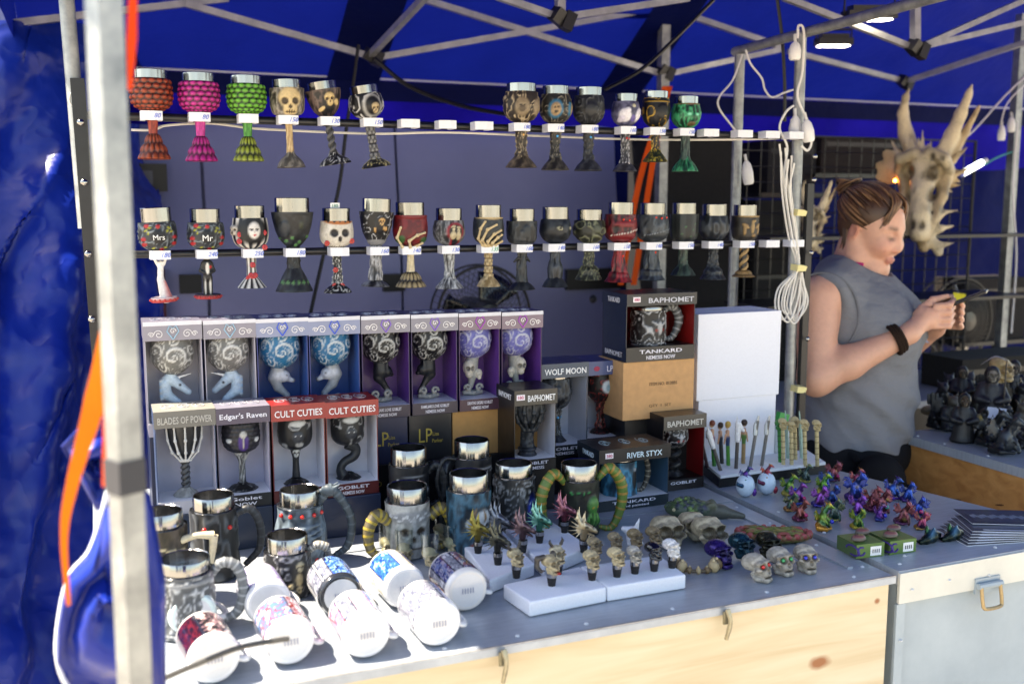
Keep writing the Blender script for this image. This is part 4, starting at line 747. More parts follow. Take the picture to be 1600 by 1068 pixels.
TAB2 = [
 (250, 324, 471, .037, MRS, fig_stem(True), f_plate('e9d3ce', 'd2453f'), 'floral wedding goblet lettered Mrs on a stem of a skeleton bride', R_(-3), 'pot', lets('Mrs', 'f2f2ee', 0, .48, .022)),
 (323, 326, 466, .0365, MRS, fig_stem(False), f_plate('1a1416', 'c03a3c'), 'floral wedding goblet lettered Mr on a stem of a skeleton groom', 0, 'pot', lets('Mr', 'f2f2ee', 0, .45, .02)),
 (390, 321, 449, .037, comp(stripes(BLK, 'e8e4dc', 12), st_ell(0, .2, .95, .85, '0d0d0f', .03), st_ell(.08, .2, .34, .5, 'e9e4dc', .1), st_ell(-.06, .26, .11, .07, '2a2022', .03), st_ell(.22, .26, .11, .07, '2a2022', .03), st_ell(.08, -.06, .1, .05, 'c01420', .08), st_ell(.08, .12, .04, .08, 'cfc6bb', .12), st_skull(-.95, .2, .3, 'e2d8c8')), s_lathe(stripes(BLK, 'e8e4dc', 6), (.3, .24, .26, .3)), f_disc(stripes(BLK, 'e8e4dc', 12), .022, .76, .3), 'goblet with painted sugar skull lady, red roses and striped stem', 0, 'pot', both(roses([(-.75, .112), (-.8, .098), (-.78, .08), (.72, .115), (.75, .085), (0.1, .048), (-.3, .026), (.1, .024), (.5, .026), (-.8, .02)]))),
 (457, 309, 455, .044, comp(plainr('191b1d', '2c3033', .01), st_ell(-.5, .1, .26, .4, '30353a', .08), st_ell(.25, .25, .12, .2, '3b4030', .05), st_many(st_ell, [(x, z, .1, .09, '4f7f4a', .05) for x, z in ((-.7, -.4), (-.4, -.5), (-.15, -.35), (.2, -.55), (.05, -.7), (.6, -.3), (-.85, -.2))]), st_ell(0, .85, 1, .05, '3a3f44', .04)), s_lathe(lines('17181a', '3a3f42', 6, .06), (.5, .36, .3, .3)), f_disc(comp(plainr('1b1c1e', '34383a'), st_many(st_ell, [(x, -.1, .08, .09, '5a8a52', .05) for x in (-.6, -.4, -.15, .1, .35, .6)])), .05, .86, .34), 'large black goblet trailing green ivy leaves with wide steel rim', 0, 'tulip', None),
 (525, 325, 457, .036, comp(plainr('d8d0c0', 'e6dfd2'), st_ell(0, .78, .9, .22, 'b0672e', .06), st_many(st_ell, [(x, .75, .07, .07, '1a1414', .07) for x in (-.6, -.3, 0, .3, .6)]), st_ell(-.34, .1, .27, .26, '141214', -.1), st_ell(.34, .1, .27, .26, '141214', -.1), st_ell(0, -.25, .12, .2, '141214', -.05), st_ell(0, -.72, .5, .12, 'e9e2d4', .08), st_many(st_ell, [(x, -.72, .02, .12, '6b5a46', .02) for x in (-.36, -.24, -.12, 0, .12, .24, .36)])), s_lathe(lines(BLK, 'c8c8c4', 6, .1, 2), (.3, .22, .22, .3)), f_disc(lines(BLK, 'bdbdb8', 6, .05, 6), .024, .8, .24), 'white sugar skull goblet wreathed with red roses and paper tag in rim', 0, 'pot', both(roses([(-.85, .108), (-.95, .094), (.9, .112), (1.0, .09), (-.6, .05), (-.9, .016), (.7, .016)], 'c22a22'), lambda g, R, zb, zr, H: text('180', '3a8f7a', MB().box((-.006, -R * .5, H + .004), (.02, .0008, .014), 'f4f4f0').build('price_tag', 'paper', g, smooth=0), (-.006, -R * .5 - .0008, H + .005), height=.007, name='price'))),
 (585, 310, 447, .0375, comp(lines(BLK, 'a5a6a8', 4, .05, 41, .2), st_ell(.05, .3, .4, .55, '1a1a1d', .07), st_skull(.08, .48, .24, 'd8ad72', '3a2414'), st_many(st_ell, [(x, z, .045, .15, 'd2a468', .11) for x, z in ((-.3, 0), (.22, .1), (.3, .08), (.38, .06), (-.24, -.03))]), st_ell(0, -.75, .8, .2, '8b8c8e', .05)), s_lathe(gnarl('121214', 'a0a0a2', 9, .14, 3), (.34, .26, .24, .26)), f_disc(plainr('17171a', '8d8d90', .01), .018, .82, .24), 'black goblet with grim reaper pointing a bony finger', R_(2), 'tulip', None),
 (643, 316, 448, .0385, comp(plainr('5a1218', '7c1c22', .02), st_ell(0, .85, 1, .18, '7a1a20', .1), st_ell(-.7, -.5, .2, .3, '2e5a28', .05), st_ell(.6, -.55, .3, .25, '2e5a28', .05)), s_lathe(plainr('cfbd98', 'e0d2b2'), (.3, .24, .2, .24)), f_disc(scales('15120f', 'b5a27a', 3, 16), .034, .78, .3), 'dark red rose goblet gripped by bone fingers from below', 0, 'pot', bone_hand([[(-1.0, 0, .7), (-1.1, .3, 1.02), (-.8, .62, 1.08)], [(-.3, 0, .6), (-.35, .2, .98), (.1, .38, 1.08), (.6, .45, 1.06)], [(.3, 0, .5), (.5, .12, .95)]])),
 (703, 325, 450, .0355, comp(gnarl('2a2b2d', '77797c', 13, .04), st_ell(.12, .12, .62, .6, '9c1a28', .07), st_ell(.12, -.5, .35, .45, '9c1a28', .07), st_ell(.12, .1, .48, .48, '1b1c1e', .02), st_ell(.12, -.4, .24, .4, '1b1c1e', .02), st_skull(-.02, .35, .2, 'd8c9a4'), st_skull(.3, .28, .2, 'd8c9a4'), st_ell(-.05, -.12, .2, .28, 'c9b994', .09), st_ell(.3, -.15, .18, .3, 'c9b994', .09)), s_lathe(gnarl('2e2f31', 'a9abac', 12, .08), (.4, .24, .3, .3)), f_disc(gnarl('2e2f31', 'a9abac', 12, .04), .026, .84, .3), 'grey goblet with two embracing skeletons in a red heart', 0, 'egg', None),
 (765, 320, 447, .0355, comp(plainr('26292b', '3d4143', .01), st_ell(0, .88, 1, .13, 'c4ac80', .06)), s_lathe(scales('8a744e', 'd0b98e', 10, 5), (.28, .22, .22, .26)), f_disc(plainr('8a744e', 'cdb78e', .03), .026, .76, .26), 'dark goblet held in a cream skeleton hand with bone stem', 0, 'pot', both(bone_hand([[(-.9, 0, .7), (-1.05, .25, 1.0), (-.85, .6, 1.06), (-.55, .85, 1.06)], [(-.6, 0, .7), (-.75, .2, 1.02), (-.4, .58, 1.1), (.15, .74, 1.07)], [(-.35, 0, .7), (-.4, .15, 1.02), (0, .42, 1.1), (.5, .54, 1.06)], [(0, 0, .6), (-.1, .1, .98), (.25, .3, 1.08), (.6, .38, 1.05)], [(.4, 0, .6), (.7, .15, 1.0)]], col='d8c093'))),
 (816, 326, 452, .0355, comp(gnarl('16181a', '34383b', 8, .06, 6), st_ell(-.05, .1, .3, .5, '2c3033', .08)), s_lathe(gnarl('141618', '2f3336', 7, .12), (.3, .26, .24, .3)), f_disc(gnarl('121416', '2c3032', 8, .06), .024, .82, .24), 'matt black goblet with sword guard stem and tiny red gem', 0, 'cup', both(gems([(0, -.12, .32)], 'e0301c', .0035), lambda g, R, zb, zr, H: Sculpt(.002).chain([(-.02, 0, zb * .62), (-.01, -.003, zb * .7), (0, -.004, zb * .66), (.01, -.003, zb * .7), (.02, 0, zb * .62)], [.002, .004, .005, .004, .002], '202325').build('guard', 'resin', .0014, g))),
 (870, 323, 448, .0375, comp(plainr('16191d', '262b31', .02), st_ell(-.12, .22, .2, .13, 'a7a488', .05, 0, .25, -.3), st_ell(-.1, .22, .06, .1, '0a0a0a', .07), st_ell(.7, .22, .12, .12, 'a7a488', .05), st_ell(.3, .25, .25, .45, '2c3238', .1), st_ell(0, .85, 1, .06, '4a4a3e', .04)), s_lathe(gnarl('15181b', '3a3f45', 6, .12, 3), (.34, .4, .24, .26)), f_disc(plainr('15181b', '33383c', .02), .032, .8, .26), 'blue black goblet with a pale slit dragon eye', 0, 'egg', None),
 (922, 327, 437, .037, comp(lines('24261d', '6b6e55', 4, .08, 51, .4, 8), st_ell(.1, .2, .3, .35, '4d5140', .1)), s_lathe(lines('24261d', '6b6e55', 6, .1, 5, .4), (.5, .32, .28, .3)), f_disc(lines('24261d', '66694f', 6, .08, 8, .4), .034, .8, .4), 'olive grey goblet carved with curling octopus tentacles', 0, 'egg', None),
 (970, 316, 440, .0375, comp(gnarl('1a1314', '6a1f22', 7, .08, 4), st_ell(0, -.5, .95, .3, '7a1c20', .1), st_ell(0, .3, .8, .2, '84262a', .09), st_many(st_ell, [(x, -.22 + .25 * x, .035, .06, 'e4ddcf', .12) for x in np.linspace(-.8, .8, 15)])), s_lathe(gnarl('2a2526', '8a2226', 6, .14, 2), (.5, .4, .28, .3)), f_disc(gnarl('2a1517', '8a2428', 6, .06), .028, .84, .4), 'red serpent dragon coiled around black goblet with white teeth', R_(1), 'pot', gems([(-.3, .82, 1.03), (.1, .8, 1.05), (.55, .84, 1.0), (.15, -.45, .4)], 'e23a22')),
 (1022, 317, 437, .037, comp(gnarl('1c2023', '454c52', 7, .08, 9), st_ell(0, -.5, .95, .3, '2b3136', .1), st_many(st_ell, [(x, -.22 + .25 * x, .035, .05, '8d9398', .12) for x in np.linspace(-.8, .8, 15)])), s_lathe(gnarl('1c2023', '42494e', 6, .14, 2), (.55, .45, .36, .3)), f_disc(gnarl('1c2023', '42494e', 6, .06), .03, .84, .45), 'slate grey serpent dragon goblet with red beads', 0, 'pot', gems([(-.3, .9, 1.0), (.1, .88, 1.02), (.6, .9, 1.0), (0, -.35, .45)], 'e23a22')),
 (1070, 317, 430, .0355, comp(stripes('15191a', '2b3232', 7, .05), st_many(st_ell, [(x, z, .07, .06, '3f6b46', .06) for x, z in ((.3, .3), (.15, -.1), (-.4, .1), (-.6, -.4), (.5, -.5), (0, -.6))])), s_lathe(gnarl('151a18', '2f4236', 7, .1), (.34, .24, .26, .34)), f_disc(gnarl('151a18', '33443a', 8, .08), .03, .78, .26), 'blackened gothic arch goblet flecked with green ivy', 0, 'cup', None),
 (1118, 319, 436, .037, comp(lines('181b1f', '3d4349', 4, .07, 61, .4, 7, .5)), s_lathe(lines('181b1f', '3a4046', 5, .1, 6, .4), (.5, .3, .26, .3)), f_disc(lines('181b1f', '353b41', 5, .05, 7, .4), .03, .82, .4), 'dark slate goblet with feathered wing relief', 0, 'egg', None),
 (1165, 320, 432, .0355, comp(plainr('201d1a', '33302b', .01), st_ell(0, .1, .16, .5, 'a8895a', .1), st_ell(-.5, .2, .3, .13, 'a8895a', .09, 0, .25, -.7), st_ell(.5, .2, .3, .13, 'a8895a', .09, 0, .25, .7), st_ell(-.55, -.1, .12, .4, '94774c', .08), st_ell(.55, -.1, .12, .4, '94774c', .08), st_ell(.1, .55, .2, .1, 'b2935f', .1), st_ell(0, .9, 1, .1, 'a8895a', .06), st_ell(.15, -.5, .2, .12, '94774c', .08)), s_twist('2a2622', 'a8895a', .3, 2), f_disc(scales('5a4628', 'b08f5c', 3, 22), .018, .72, .3), 'black goblet with raised golden dragon and twisted stem', 0, 'cup', None)]
GY = RY - .028
for row, tab in enumerate((TAB1, TAB2)):
    for i, (u, vt, vb, Rr, bowl, stem, foot, label, tilt, shp, ex) in enumerate(tab):
        mid = UY(u, (vt + vb) / 2, GY); zt = UY(u, vt, GY).z; zb_ = UY(u, vb, GY).z; hx = min(HX[row], key=lambda x: abs(x - UY(u, 190 if row == 0 else 392, GY).x))
        H = zt - zb_; goblet(label, (mid.x * .5 + hx * .5 - sin(tilt) * H * .45, GY, zb_), H, Rr, RZ[row] + .008 - zb_, bowl, stem, foot, shp, tilt, extra=ex, rim=.15 if row else .10, group=GG, rimr=.82)
# ------------------------------------------------------------------ display cartons
def carton(label, x0, x1, y, z0, z1, d, lid, lidtop, wall, inner, head=None, foot=None, headcol='f2f2f2', base=None, ornament=None, sticker=None, lidh=.033, baseh=.026, side=None, group=None, window=False, swirl=None, headw=.8, insert='e9e9ee'):
    w_ = x1 - x0; h = z1 - z0; o = thing('display_box', label, 'box', ((x0 + x1) / 2, y, z0), (0, 0, random.uniform(-.012, .012)), group); base = base or wall; t = .0018
    MB().box((0, d - t / 2, h / 2), (w_, t, h - .004), wall, faces=dict(front=inner)).build('back_panel', 'card', o, smooth=0)
    for q in (-1, 1): MB().box((q * (w_ / 2 - t / 2), d / 2, h / 2), (t, d - .004, h - .004), wall, faces={'right' if q < 0 else 'left': inner, 'left' if q < 0 else 'right': side or wall}).build('side_panel', 'card', o, smooth=0)
    l = MB().box((0, d / 2 - .001, h - lidh / 2), (w_ + .003, d + .004, lidh), lid, faces=dict(top=lidtop, left=side or lid)).build('lid', 'card', o, smooth=0)
    b = MB().box((0, d / 2 - .0005, baseh / 2), (w_ - .0005, d - .0005, baseh), base, faces=dict(top=insert)).build('base_tray', 'card', o, smooth=0)
    if ornament:
        m = MB()
        for q in (-1, 1):
            for (cx, sc_) in ((.25, 1), (.38, .6)): m.tube([(q * w_ * cx + sc_ * .009 * (1 - a / 11) * cos(a) * q, -.0035, h - lidh * .66 + sc_ * .009 * (1 - a / 11) * sin(a)) for a in np.linspace(0, 9, 22)], .0009, ornament[0], 4)
        m.build('ornament', 'antique', l)['kind'] = 'stuff'
        MB().tube([(0, -.004, h - lidh * .95), (-.011, -.004, h - lidh * .5), (-.006, -.004, h - lidh * .2), (0, -.004, h - lidh * .36), (.006, -.004, h - lidh * .2), (.011, -.004, h - lidh * .5), (0, -.004, h - lidh * .95)], .0012, ornament[1], 5).tube([(.006 * (1 - a / 9) * cos(a), -.004, h - lidh * .5 + .006 * (1 - a / 9) * sin(a)) for a in np.linspace(0, 8, 18)], .0009, ornament[0], 4).build('emblem', 'antique', l)
        MB().box((0, -.0032, h - lidh * .08), (w_ + .003, .0006, lidh * .22), 'dcdce2').build('foil_band', 'card', l, smooth=0)
    if swirl:
        m = MB()
        for k in range(3):
            cx = (-.27, .02, .27)[k] * w_; m.tube([(cx + .014 * (1 - a / 13) * cos(a + k), d * .5 + .02 * (1 - a / 13) * sin(a + k) * 1.2, h + .0006) for a in np.linspace(0, 11, 28)], .0011, swirl, 4, flat=.5)
        m.build('ornament', 'antique', l)['kind'] = 'stuff'
    if head: text(head, headcol, l, (w_ * .13 if sticker else 0, -.0038, h - lidh * .56), width=w_ * (min(headw, .66) if sticker else headw), height=lidh * .42, bold=.01)
    if sticker: text(sticker, 'c23a6a', MB().box((-w_ * .37, -.0036, h - lidh * .45), (.019, .0008, .012), 'f6eef2').build('price_sticker', 'paper', l, smooth=0), (-w_ * .37, -.0044, h - lidh * .45), height=.007, name='price')
    if foot:
        for k, s in enumerate(foot): text(s, 'e9e6ee', b, (0, -.0008, baseh * (.68 - .42 * k)), width=w_ * (.62 if k == 0 else .42), height=baseh * .26, name='lettering', bold=.01)
    return o
def plain_box(label, x0, x1, y0, y1, z0, z1, col, mat='card', txt=(), name='carton', cat='box', top=None, rotz=0):
    o = thing(name, label, cat, ((x0 + x1) / 2, (y0 + y1) / 2, z0), (0, 0, rotz)); h = z1 - z0
    m = MB().box((0, 0, h / 2), (x1 - x0, y1 - y0, h), col, faces=dict(top=top) if top else None); b = m.build('body', mat, o, smooth=0)
    bv = b.modifiers.new('b', 'BEVEL'); bv.width = .0012; bv.segments = 2
    MB().box((0, 0, h + .0006), (x1 - x0 - .004, .0006, .0008), tuple(x * .55 for x in L(col))).build('flap_seam', mat, o, smooth=0)
    for (s, c, fx, fz, wd, ht) in txt: text(s, c, b, ((fx - .5) * (x1 - x0), -(y1 - y0) / 2 - .0006, h * fz), width=wd, height=ht)
    return o
def animal(kind, flip, col, acc, H, zb):
    def f(g, zz, R):
        S = Sculpt(.0022); q = flip; top = zb
        if kind == 'unicorn':
            S.chain([(q * .014, 0, .008), (q * .016, 0, .02), (q * .006, 0, .032), (-q * .014, 0, top * .55), (-q * .016, 0, top * .8), (-q * .004, 0, top)], [.005, .005, .007, .0105, .0105, .010], col); S.cap((-q * .002, 0, top * .88), (q * .026, 0, top * .60), .0115, .0062, col); S.cap((q * .006, 0, top * .92), (q * .034, 0, top * 1.0), .003, .001, 'ffffff'); S.cap((0, 0, top * .9), (q * .004, 0, top * 1.02), .004, .001, col); S.ell((q * .028, 0, top * .58), (.0062, .006, .0062), col); S.paint((q * .012, -.010, top * .77), .0035, '20242a')
            for k in range(7): S.chain([(-q * .016, -.006 * (k % 2), top * (.5 + .07 * k)), (-q * .024, -.004, top * (.46 + .07 * k)), (-q * .026, 0, top * (.38 + .07 * k))], [.004, .0032, .001], '9fc4e4' if k % 2 else acc)
        elif kind == 'wolf':
            S.chain([(q * .016, 0, .008), (q * .014, 0, .03), (-q * .004, 0, .048), (-q * .012, 0, top * .8), (-q * .004, 0, top)], [.006, .006, .010, .012, .014], acc); S.cap((-q * .004, 0, top * .86), (q * .008, 0, top * .82), .015, .013, col); S.cap((q * .008, 0, top * .8), (q * .026, 0, top * .7), .008, .0045, col); S.ell((q * .028, 0, top * .7), .004, '20242a')
            for s_ in (-1, 1): S.cap((q * .002, s_ * .007, top * .95), (q * .002, s_ * .009, top * 1.15), .005, .001, col)
            S.paint((q * .012, -.01, top * .85), .003, '20242a')
        elif kind == 'cat':
            S.chain([(q * .012, 0, .008), (q * .02, 0, .018), (q * .006, 0, .04), (-q * .004, 0, .055), (0, 0, top * .8), (0, 0, top)], [.006, .005, .007, .012, .016, .015], col); S.ell((q * .012, 0, top * .78), (.014, .013, .013), col); S.ell((q * .024, 0, top * .7), (.005, .006, .005), col)
            for s_ in (-1, 1): S.cap((q * .012, s_ * .008, top * .88), (q * .014, s_ * .01, top * 1.05), .004, .001, col)
        else:
            S.chain([(q * .016, 0, .008), (q * .005, 0, .022), (q * .0, 0, top * .55), (0, 0, top * .8), (0, 0, top)], [.005, .006, .01, .012, .014], acc)
            for (cx, cz, sz) in ((q * .012, top * .78, .017), (-q * .012, top * .6, .01)):
                S.ell((cx, -.008, cz), (sz * .8, sz * .8, sz), col); S.ell((cx, -.01, cz - sz * .9), (sz * .5, sz * .5, sz * .5), col); S.cut((cx - sz * .35, -.02, cz - sz * .1), sz * .26, '1c1c1e', k=.002); S.cut((cx + sz * .35, -.02, cz - sz * .1), sz * .26, '1c1c1e', k=.002)
        for w_ in (-1, 1): S.chain([(w_ * .013 + .009 * (1 - a / 8) * cos(a) * w_, -.006, .018 + .009 * (1 - a / 8) * sin(a)) for a in np.linspace(0, 6, 10)], [.0026] * 10, acc)
        S.chain([(-.02, 0, .007), (0, -.008, .006), (.02, 0, .007), (0, .012, .006), (-.02, 0, .007)], [.005] * 5, acc); S.build('animal_stem' if kind != 'skulls' else 'skull_stem', 'resin', .0014, g)
    return f
nofoot = lambda g, R: None
def in_box(label, x, y, z0, Hc, R, bowl, kind, flip, col, acc, baseh=.026, rim=.1):
    H = Hc - baseh - .012; goblet(label, (x, y, z0 + baseh), H, R, H * .47, bowl, animal(kind, flip, col, acc, H, H * .47), nofoot, 'egg', rim=rim, rimr=.8)
BR = [(222, 500, 640, 'grey silver', 'unicorn', 1), (316, 498, 640, 'grey silver', 'unicorn', -1), (394, 495, 642, 'blue', 'wolf', 1), (479, 493, 644, 'blue', 'wolf', -1), (563, 490, 648, 'purple', 'cat', 1), (641, 489, 648, 'purple', 'cat', -1), (716, 488, 645, 'violet', 'skulls', -1), (783, 487, 640, 'violet', 'skulls', 1)]
ends = [316, 400, 482, 563, 641, 716, 783, 849]
PAL = {'grey silver': ('8f8b96', '6a6876', 'a6a3b0', 'c2c0cc', '9ac4e0'), 'blue': ('8a93b0', '101c5a', '1c2f78', '3a62a8', '2f5ae0'), 'purple': ('8d8a94', '16104a', '2a1650', '583080', '8a62d8'), 'violet': ('84727e', '1e1450', '3a1a4a', '64388c', 'b04ac8')}
BZ0 = 1.147
for i, (u, vt, vb, col, kind, fl_) in enumerate(BR):
    a = UY(u, vt, 2.05); b = UY(ends[i], vt, 2.05); P_ = PAL[col]; z1 = 1.372 - .0016 * i; x0 = a.x + .002; x1 = b.x - .003
    if i: x0 = max(x0, px1 + .003)
    px1 = x1; xm = (x0 + x1) / 2; who = ('right' if fl_ > 0 else 'left')
    nm = {'unicorn': 'unicorn', 'wolf': 'wolf', 'cat': 'black cat', 'skulls': 'skull'}[kind]
    ft = {4: ('FAMILIARS LOVE GOBLET', 'NEMESIS NOW'), 5: ('FAMILIARS LOVE GOBLET', 'NEMESIS NOW'), 6: ('DEATHS DESIRE GOBLET', 'NEMESIS NOW')}.get(i)
    lbl = ['silver grey open box holding the outermost unicorn goblet', 'silver grey open box beside the blue wolf box', 'deep blue open box beside the silver unicorn boxes', 'deep blue open box beside the purple cat boxes', 'purple open box of the cat goblet next to the blue boxes', 'purple open box of the cat goblet next to the skull boxes', 'violet open box holding the lilac goblet with dangling chain stem', 'violet open box at the end of the row by the cardboard'][i]
    carton(lbl, x0, x1, 2.05, BZ0, z1, .1, P_[0], P_[1], P_[2], P_[3], foot=ft, ornament=('e4e4ea', P_[4]), base={'purple': '2a2138', 'violet': '3a1a34'}.get(col, P_[2]), swirl='c9cbe0' if i > 1 else 'b4b6c4', lidh=.036, side=P_[1])
    bw = {'unicorn': spiral('6f6f6c', 'd8d8d4', .05), 'wolf': spiral('1f6f9a', 'c9d2d6', .06), 'cat': spiral('0e0e10', 'c0c0bc', .06), 'skulls': spiral('6a6ab0', 'c4c6d6', .06)}[kind]
    glb = ['silver scrollwork goblet on a pale unicorn facing the blue boxes', 'silver scrollwork goblet on a pale unicorn turned to the tent leg', 'turquoise scrollwork goblet on a white wolf looking toward the purple boxes', 'turquoise scrollwork goblet on a white wolf looking toward the unicorns', 'black scrollwork goblet on a black cat facing the other cat', 'black scrollwork goblet on a black cat facing the wolves', 'lilac scrollwork goblet with skull stem and pearl chain', 'lilac scrollwork goblet on one large pale skull'][i]
    in_box(glb, xm, 2.05 + .047, BZ0, z1 - BZ0, .0405, bw, kind, fl_, {'unicorn': 'c8dcec', 'wolf': 'd8dce4', 'cat': '1c1f22', 'skulls': 'cfc9ba'}[kind], {'unicorn': 'b8c0c8', 'wolf': 'a0a4a8', 'cat': '8a8c8a', 'skulls': '9a9c98'}[kind])
# boxes under the back row
plain_box('plain navy carton hidden under the unicorn boxes', .08, .29, 2.052, 2.17, .931, BZ0 - .0005, '1a2440'); plain_box('plain navy carton hidden under the blue wolf boxes', .295, .505, 2.052, 2.17, .931, BZ0 - .0005, '1a2440')
LPT = lambda z=.55, w_=.03: [('LP', 'a8923c', .38, z, w_, .03), ('Lisa', 'a8923c', .62, z + .02, .014, .008), ('Parker', 'a8923c', .66, z - .13, .024, .008)]
plain_box('dark navy box with gold logo under the first cat goblet box', .51, .603, 2.052, 2.15, 1.046, BZ0 - .0005, '1c2444', txt=LPT()); plain_box('black box with gold and green logo under the second cat goblet box', .606, .703, 2.052, 2.15, 1.046, BZ0 - .0005, '15181f', txt=LPT())
plain_box('brown kraft carton under the violet skull goblet boxes', .706, .92, 2.056, 2.15, 1.046, BZ0 - .0005, 'b98a52', 'kraft')
plain_box('long black box with gold logo at the bottom of the stack', .51, .70, 2.05, 2.16, .931, 1.0455, '111318', txt=[('LP', '9a8438', .12, .6, .02, .022)]); plain_box('long black box at the stack bottom next to the hand goblet', .704, .92, 2.05, 2.16, .931, 1.0455, '0f1115')
plain_box('flat black box carrying the two black tankards', .515, .80, 1.905, 1.985, .931, .968, '121418', txt=[('GOTHIC', 'c9c9ce', .55, .5, .05, .008)])
# front row
fr = [(240, 335, 'BLADES OF POWER', ('6e6c66', '8a8880', '3a4a6a', 'c2c2d2'), 'b9b6ae'), (338, 420, "Edgar's Raven", ('4d4458', '7d7a88', '5a5568', 'c4c2d6'), 'f0eef6'), (424, 507, 'CULT CUTIES', ('9c2a26', '8a2422', '6a1c1e', 'd4d4de'), 'f2ecec'), (509, 590, 'CULT CUTIES', ('9c2a26', '8a2422', '6a1c1e', 'd4d4de'), 'f2ecec')]
FZ0 = 1.013
flab = ['grey open box lettered Blades of Power', 'grey purple open box lettered Edgar and Raven', 'red open box lettered Cult Cuties beside the raven box', 'red open box lettered Cult Cuties at the row end by the black tankards']
for i, (u0, u1, hd, c_, hc) in enumerate(fr):
    x0 = UY(u0, 640, 1.96).x; x1 = UY(u1, 640, 1.96).x; z1 = 1.214 - .002 * i
    carton(flab[i], x0, x1, 1.96, FZ0, z1, .084, c_[0], c_[1], c_[2], c_[3], hd, {2: ('GOBLET', 'NEMESIS NOW'), 3: ('GOBLET', 'NEMESIS NOW'), 1: ('Goblet', 'NOW')}.get(i), hc, base={0: 'b0b0ba', 1: '1b1b20'}.get(i, '5a1c1e'), swirl='d4d4da', headw=.9, lidh=.032, side=c_[2])
    xm = (x0 + x1) / 2; H = z1 - FZ0 - .026 - .02; yy = 1.96 + .043
    if i == 0: goblet('goblet with silver skeletal fingers up the bowl and braided dark stem', (xm, yy, FZ0 + .026), H, .034, H * .46, plainr('15161a', '2a2c30'), s_twist('26282c', '55585c', .24), f_disc(plainr('8d8d8a', 'b5b5b0'), .016, .7, .24), 'tulip', rim=.08, extra=bone_hand([[(a * .5, 0, .5), (a * .8, .25, .9), (a, .6, 1.03), (a * 1.05, .95, 1.05)] for a in (-1.1, -.55, 0, .55, 1.1)], 'finger_blades', .003, 'c9c9c8'))
    if i == 1: goblet('dark feathered goblet with a silver raven skull on purple', (xm, yy, FZ0 + .026), H, .035, H * .48, comp(scales('0f0f12', '2c2a33', 9, 20, .05), st_ell(0, -.15, .3, .55, '4a2f7a', .04), st_ell(0, .3, .18, .22, 'c9c5ba', .1), st_ell(0, -.12, .07, .4, 'b9b4a4', .1), st_ell(-.72, -.05, .14, .14, 'd4d4d0', .08), st_ell(.72, -.05, .14, .14, 'd4d4d0', .08)), s_lathe(plainr('3a3a3c', 'b8b8b4', .04), (.2, .18, .2, .5)), f_disc(lines(BLK, '7a7a78', 6, .06), .014, .8, .2), 'pot', rim=.1)
    if i >= 2: goblet(['black goblet with silver goat emblem and straight skull stem', 'black goblet with silver goat emblem and bent tentacle stem'][i - 2], (xm, yy, FZ0 + .026), H, .034, H * .46, comp(lines(BLK, '8b8b8a', 3.5, .05, 70 + i, .2, 7), st_ell(0, -.1, .36, .36, '2c3038', .06), st_ell(-.15, 0, .05, .05, 'd0d0cc', .07), st_ell(.15, 0, .05, .05, 'd0d0cc', .07), st_ell(0, .7, .5, .2, 'c4c4c0', .05)), s_lathe(comp(plainr('151517', '2c2c30'), st_skull(0, .6, .3, 'c9c9c4')), (.24, .2, .2, .34)) if i == 2 else (lambda g, zz, R: MB().tube(cat_rom([(-.012, 0, .006), (-.016, 0, .02), (-.008, 0, .034), (.012, 0, .045), (.016, 0, .06), (0, 0, zz)], 6), lerp_list([.012, .009, .009, .010, .010, .013], 31), '23262a', 12).build('stem', 'resin', g)), f_disc(lines(BLK, '5a5a5a', 6, .06), .012, .7, .24), 'pot', rim=.08)
plain_box('flat dark blue patterned box under the blades and raven boxes', .085, .297, 1.955, 2.048, .931, FZ0 - .0005, '1c2c44'); plain_box('flat dark blue patterned box under the two red boxes', .30, .516, 1.955, 2.048, .931, FZ0 - .0005, '1a2a48')
def pxbox(u0, u1, y, vt, vb): a = UY(u0, (vt + vb) / 2, y); b = UY(u1, (vt + vb) / 2, y); return a.x, b.x, UY((u0 + u1) / 2, vb, y).z, UY((u0 + u1) / 2, vt, y).z
BKW = ('2a2824', '17171c', '1c1c1e', 'c9c9d2')
x0, x1, z0, z1 = pxbox(804, 869, 1.96, 608, 735); hb_ = carton('black open box lettered Baphomet holding a dark hand goblet', x0, x1, 1.96, z0, z1, .1, '3a3833', '14141c', '1d1d1f', 'c6c8d4', 'BAPHOMET', ('GOBLET', 'NEMESIS'), sticker='180', side='17171a', base='17171a')
plain_box('black support carton beneath the hand goblet box', x0, x1, 1.965, 2.045, .931, z0 - .0005, '131316'); xm = (x0 + x1) / 2; H = z1 - z0 - .05
goblet('black goblet shaped as an upraised clawed hand', (xm, 2.005, z0 + .026), H, .033, H * .45, gnarl('131416', '34373b', 9, .1, 3, .3), s_lathe(gnarl('131416', '303338', 7, .12), (.42, .36, .36, .4)), f_disc(gnarl('131416', '303338', 7, .06), .02, .6, .4), 'tulip', rim=.1, extra=bone_hand([[(a * .6, 0, .6), (a * .9, .35, .95), (a, .7, 1.1), (a * 1.0, 1.05, 1.05)] for a in (-1.2, -.6, 0, .6, 1.3)], 'claw_hand', .0055, '25282b'))
text('BAPHOMET', 'e4e4e8', [c for c in hb_.children if c.name.startswith('lid')][0], (-(x1 - x0) / 2 - .0022, .049, z1 - z0 - .017), width=.07, height=.012, rot=(pi / 2, 0, -pi / 2))
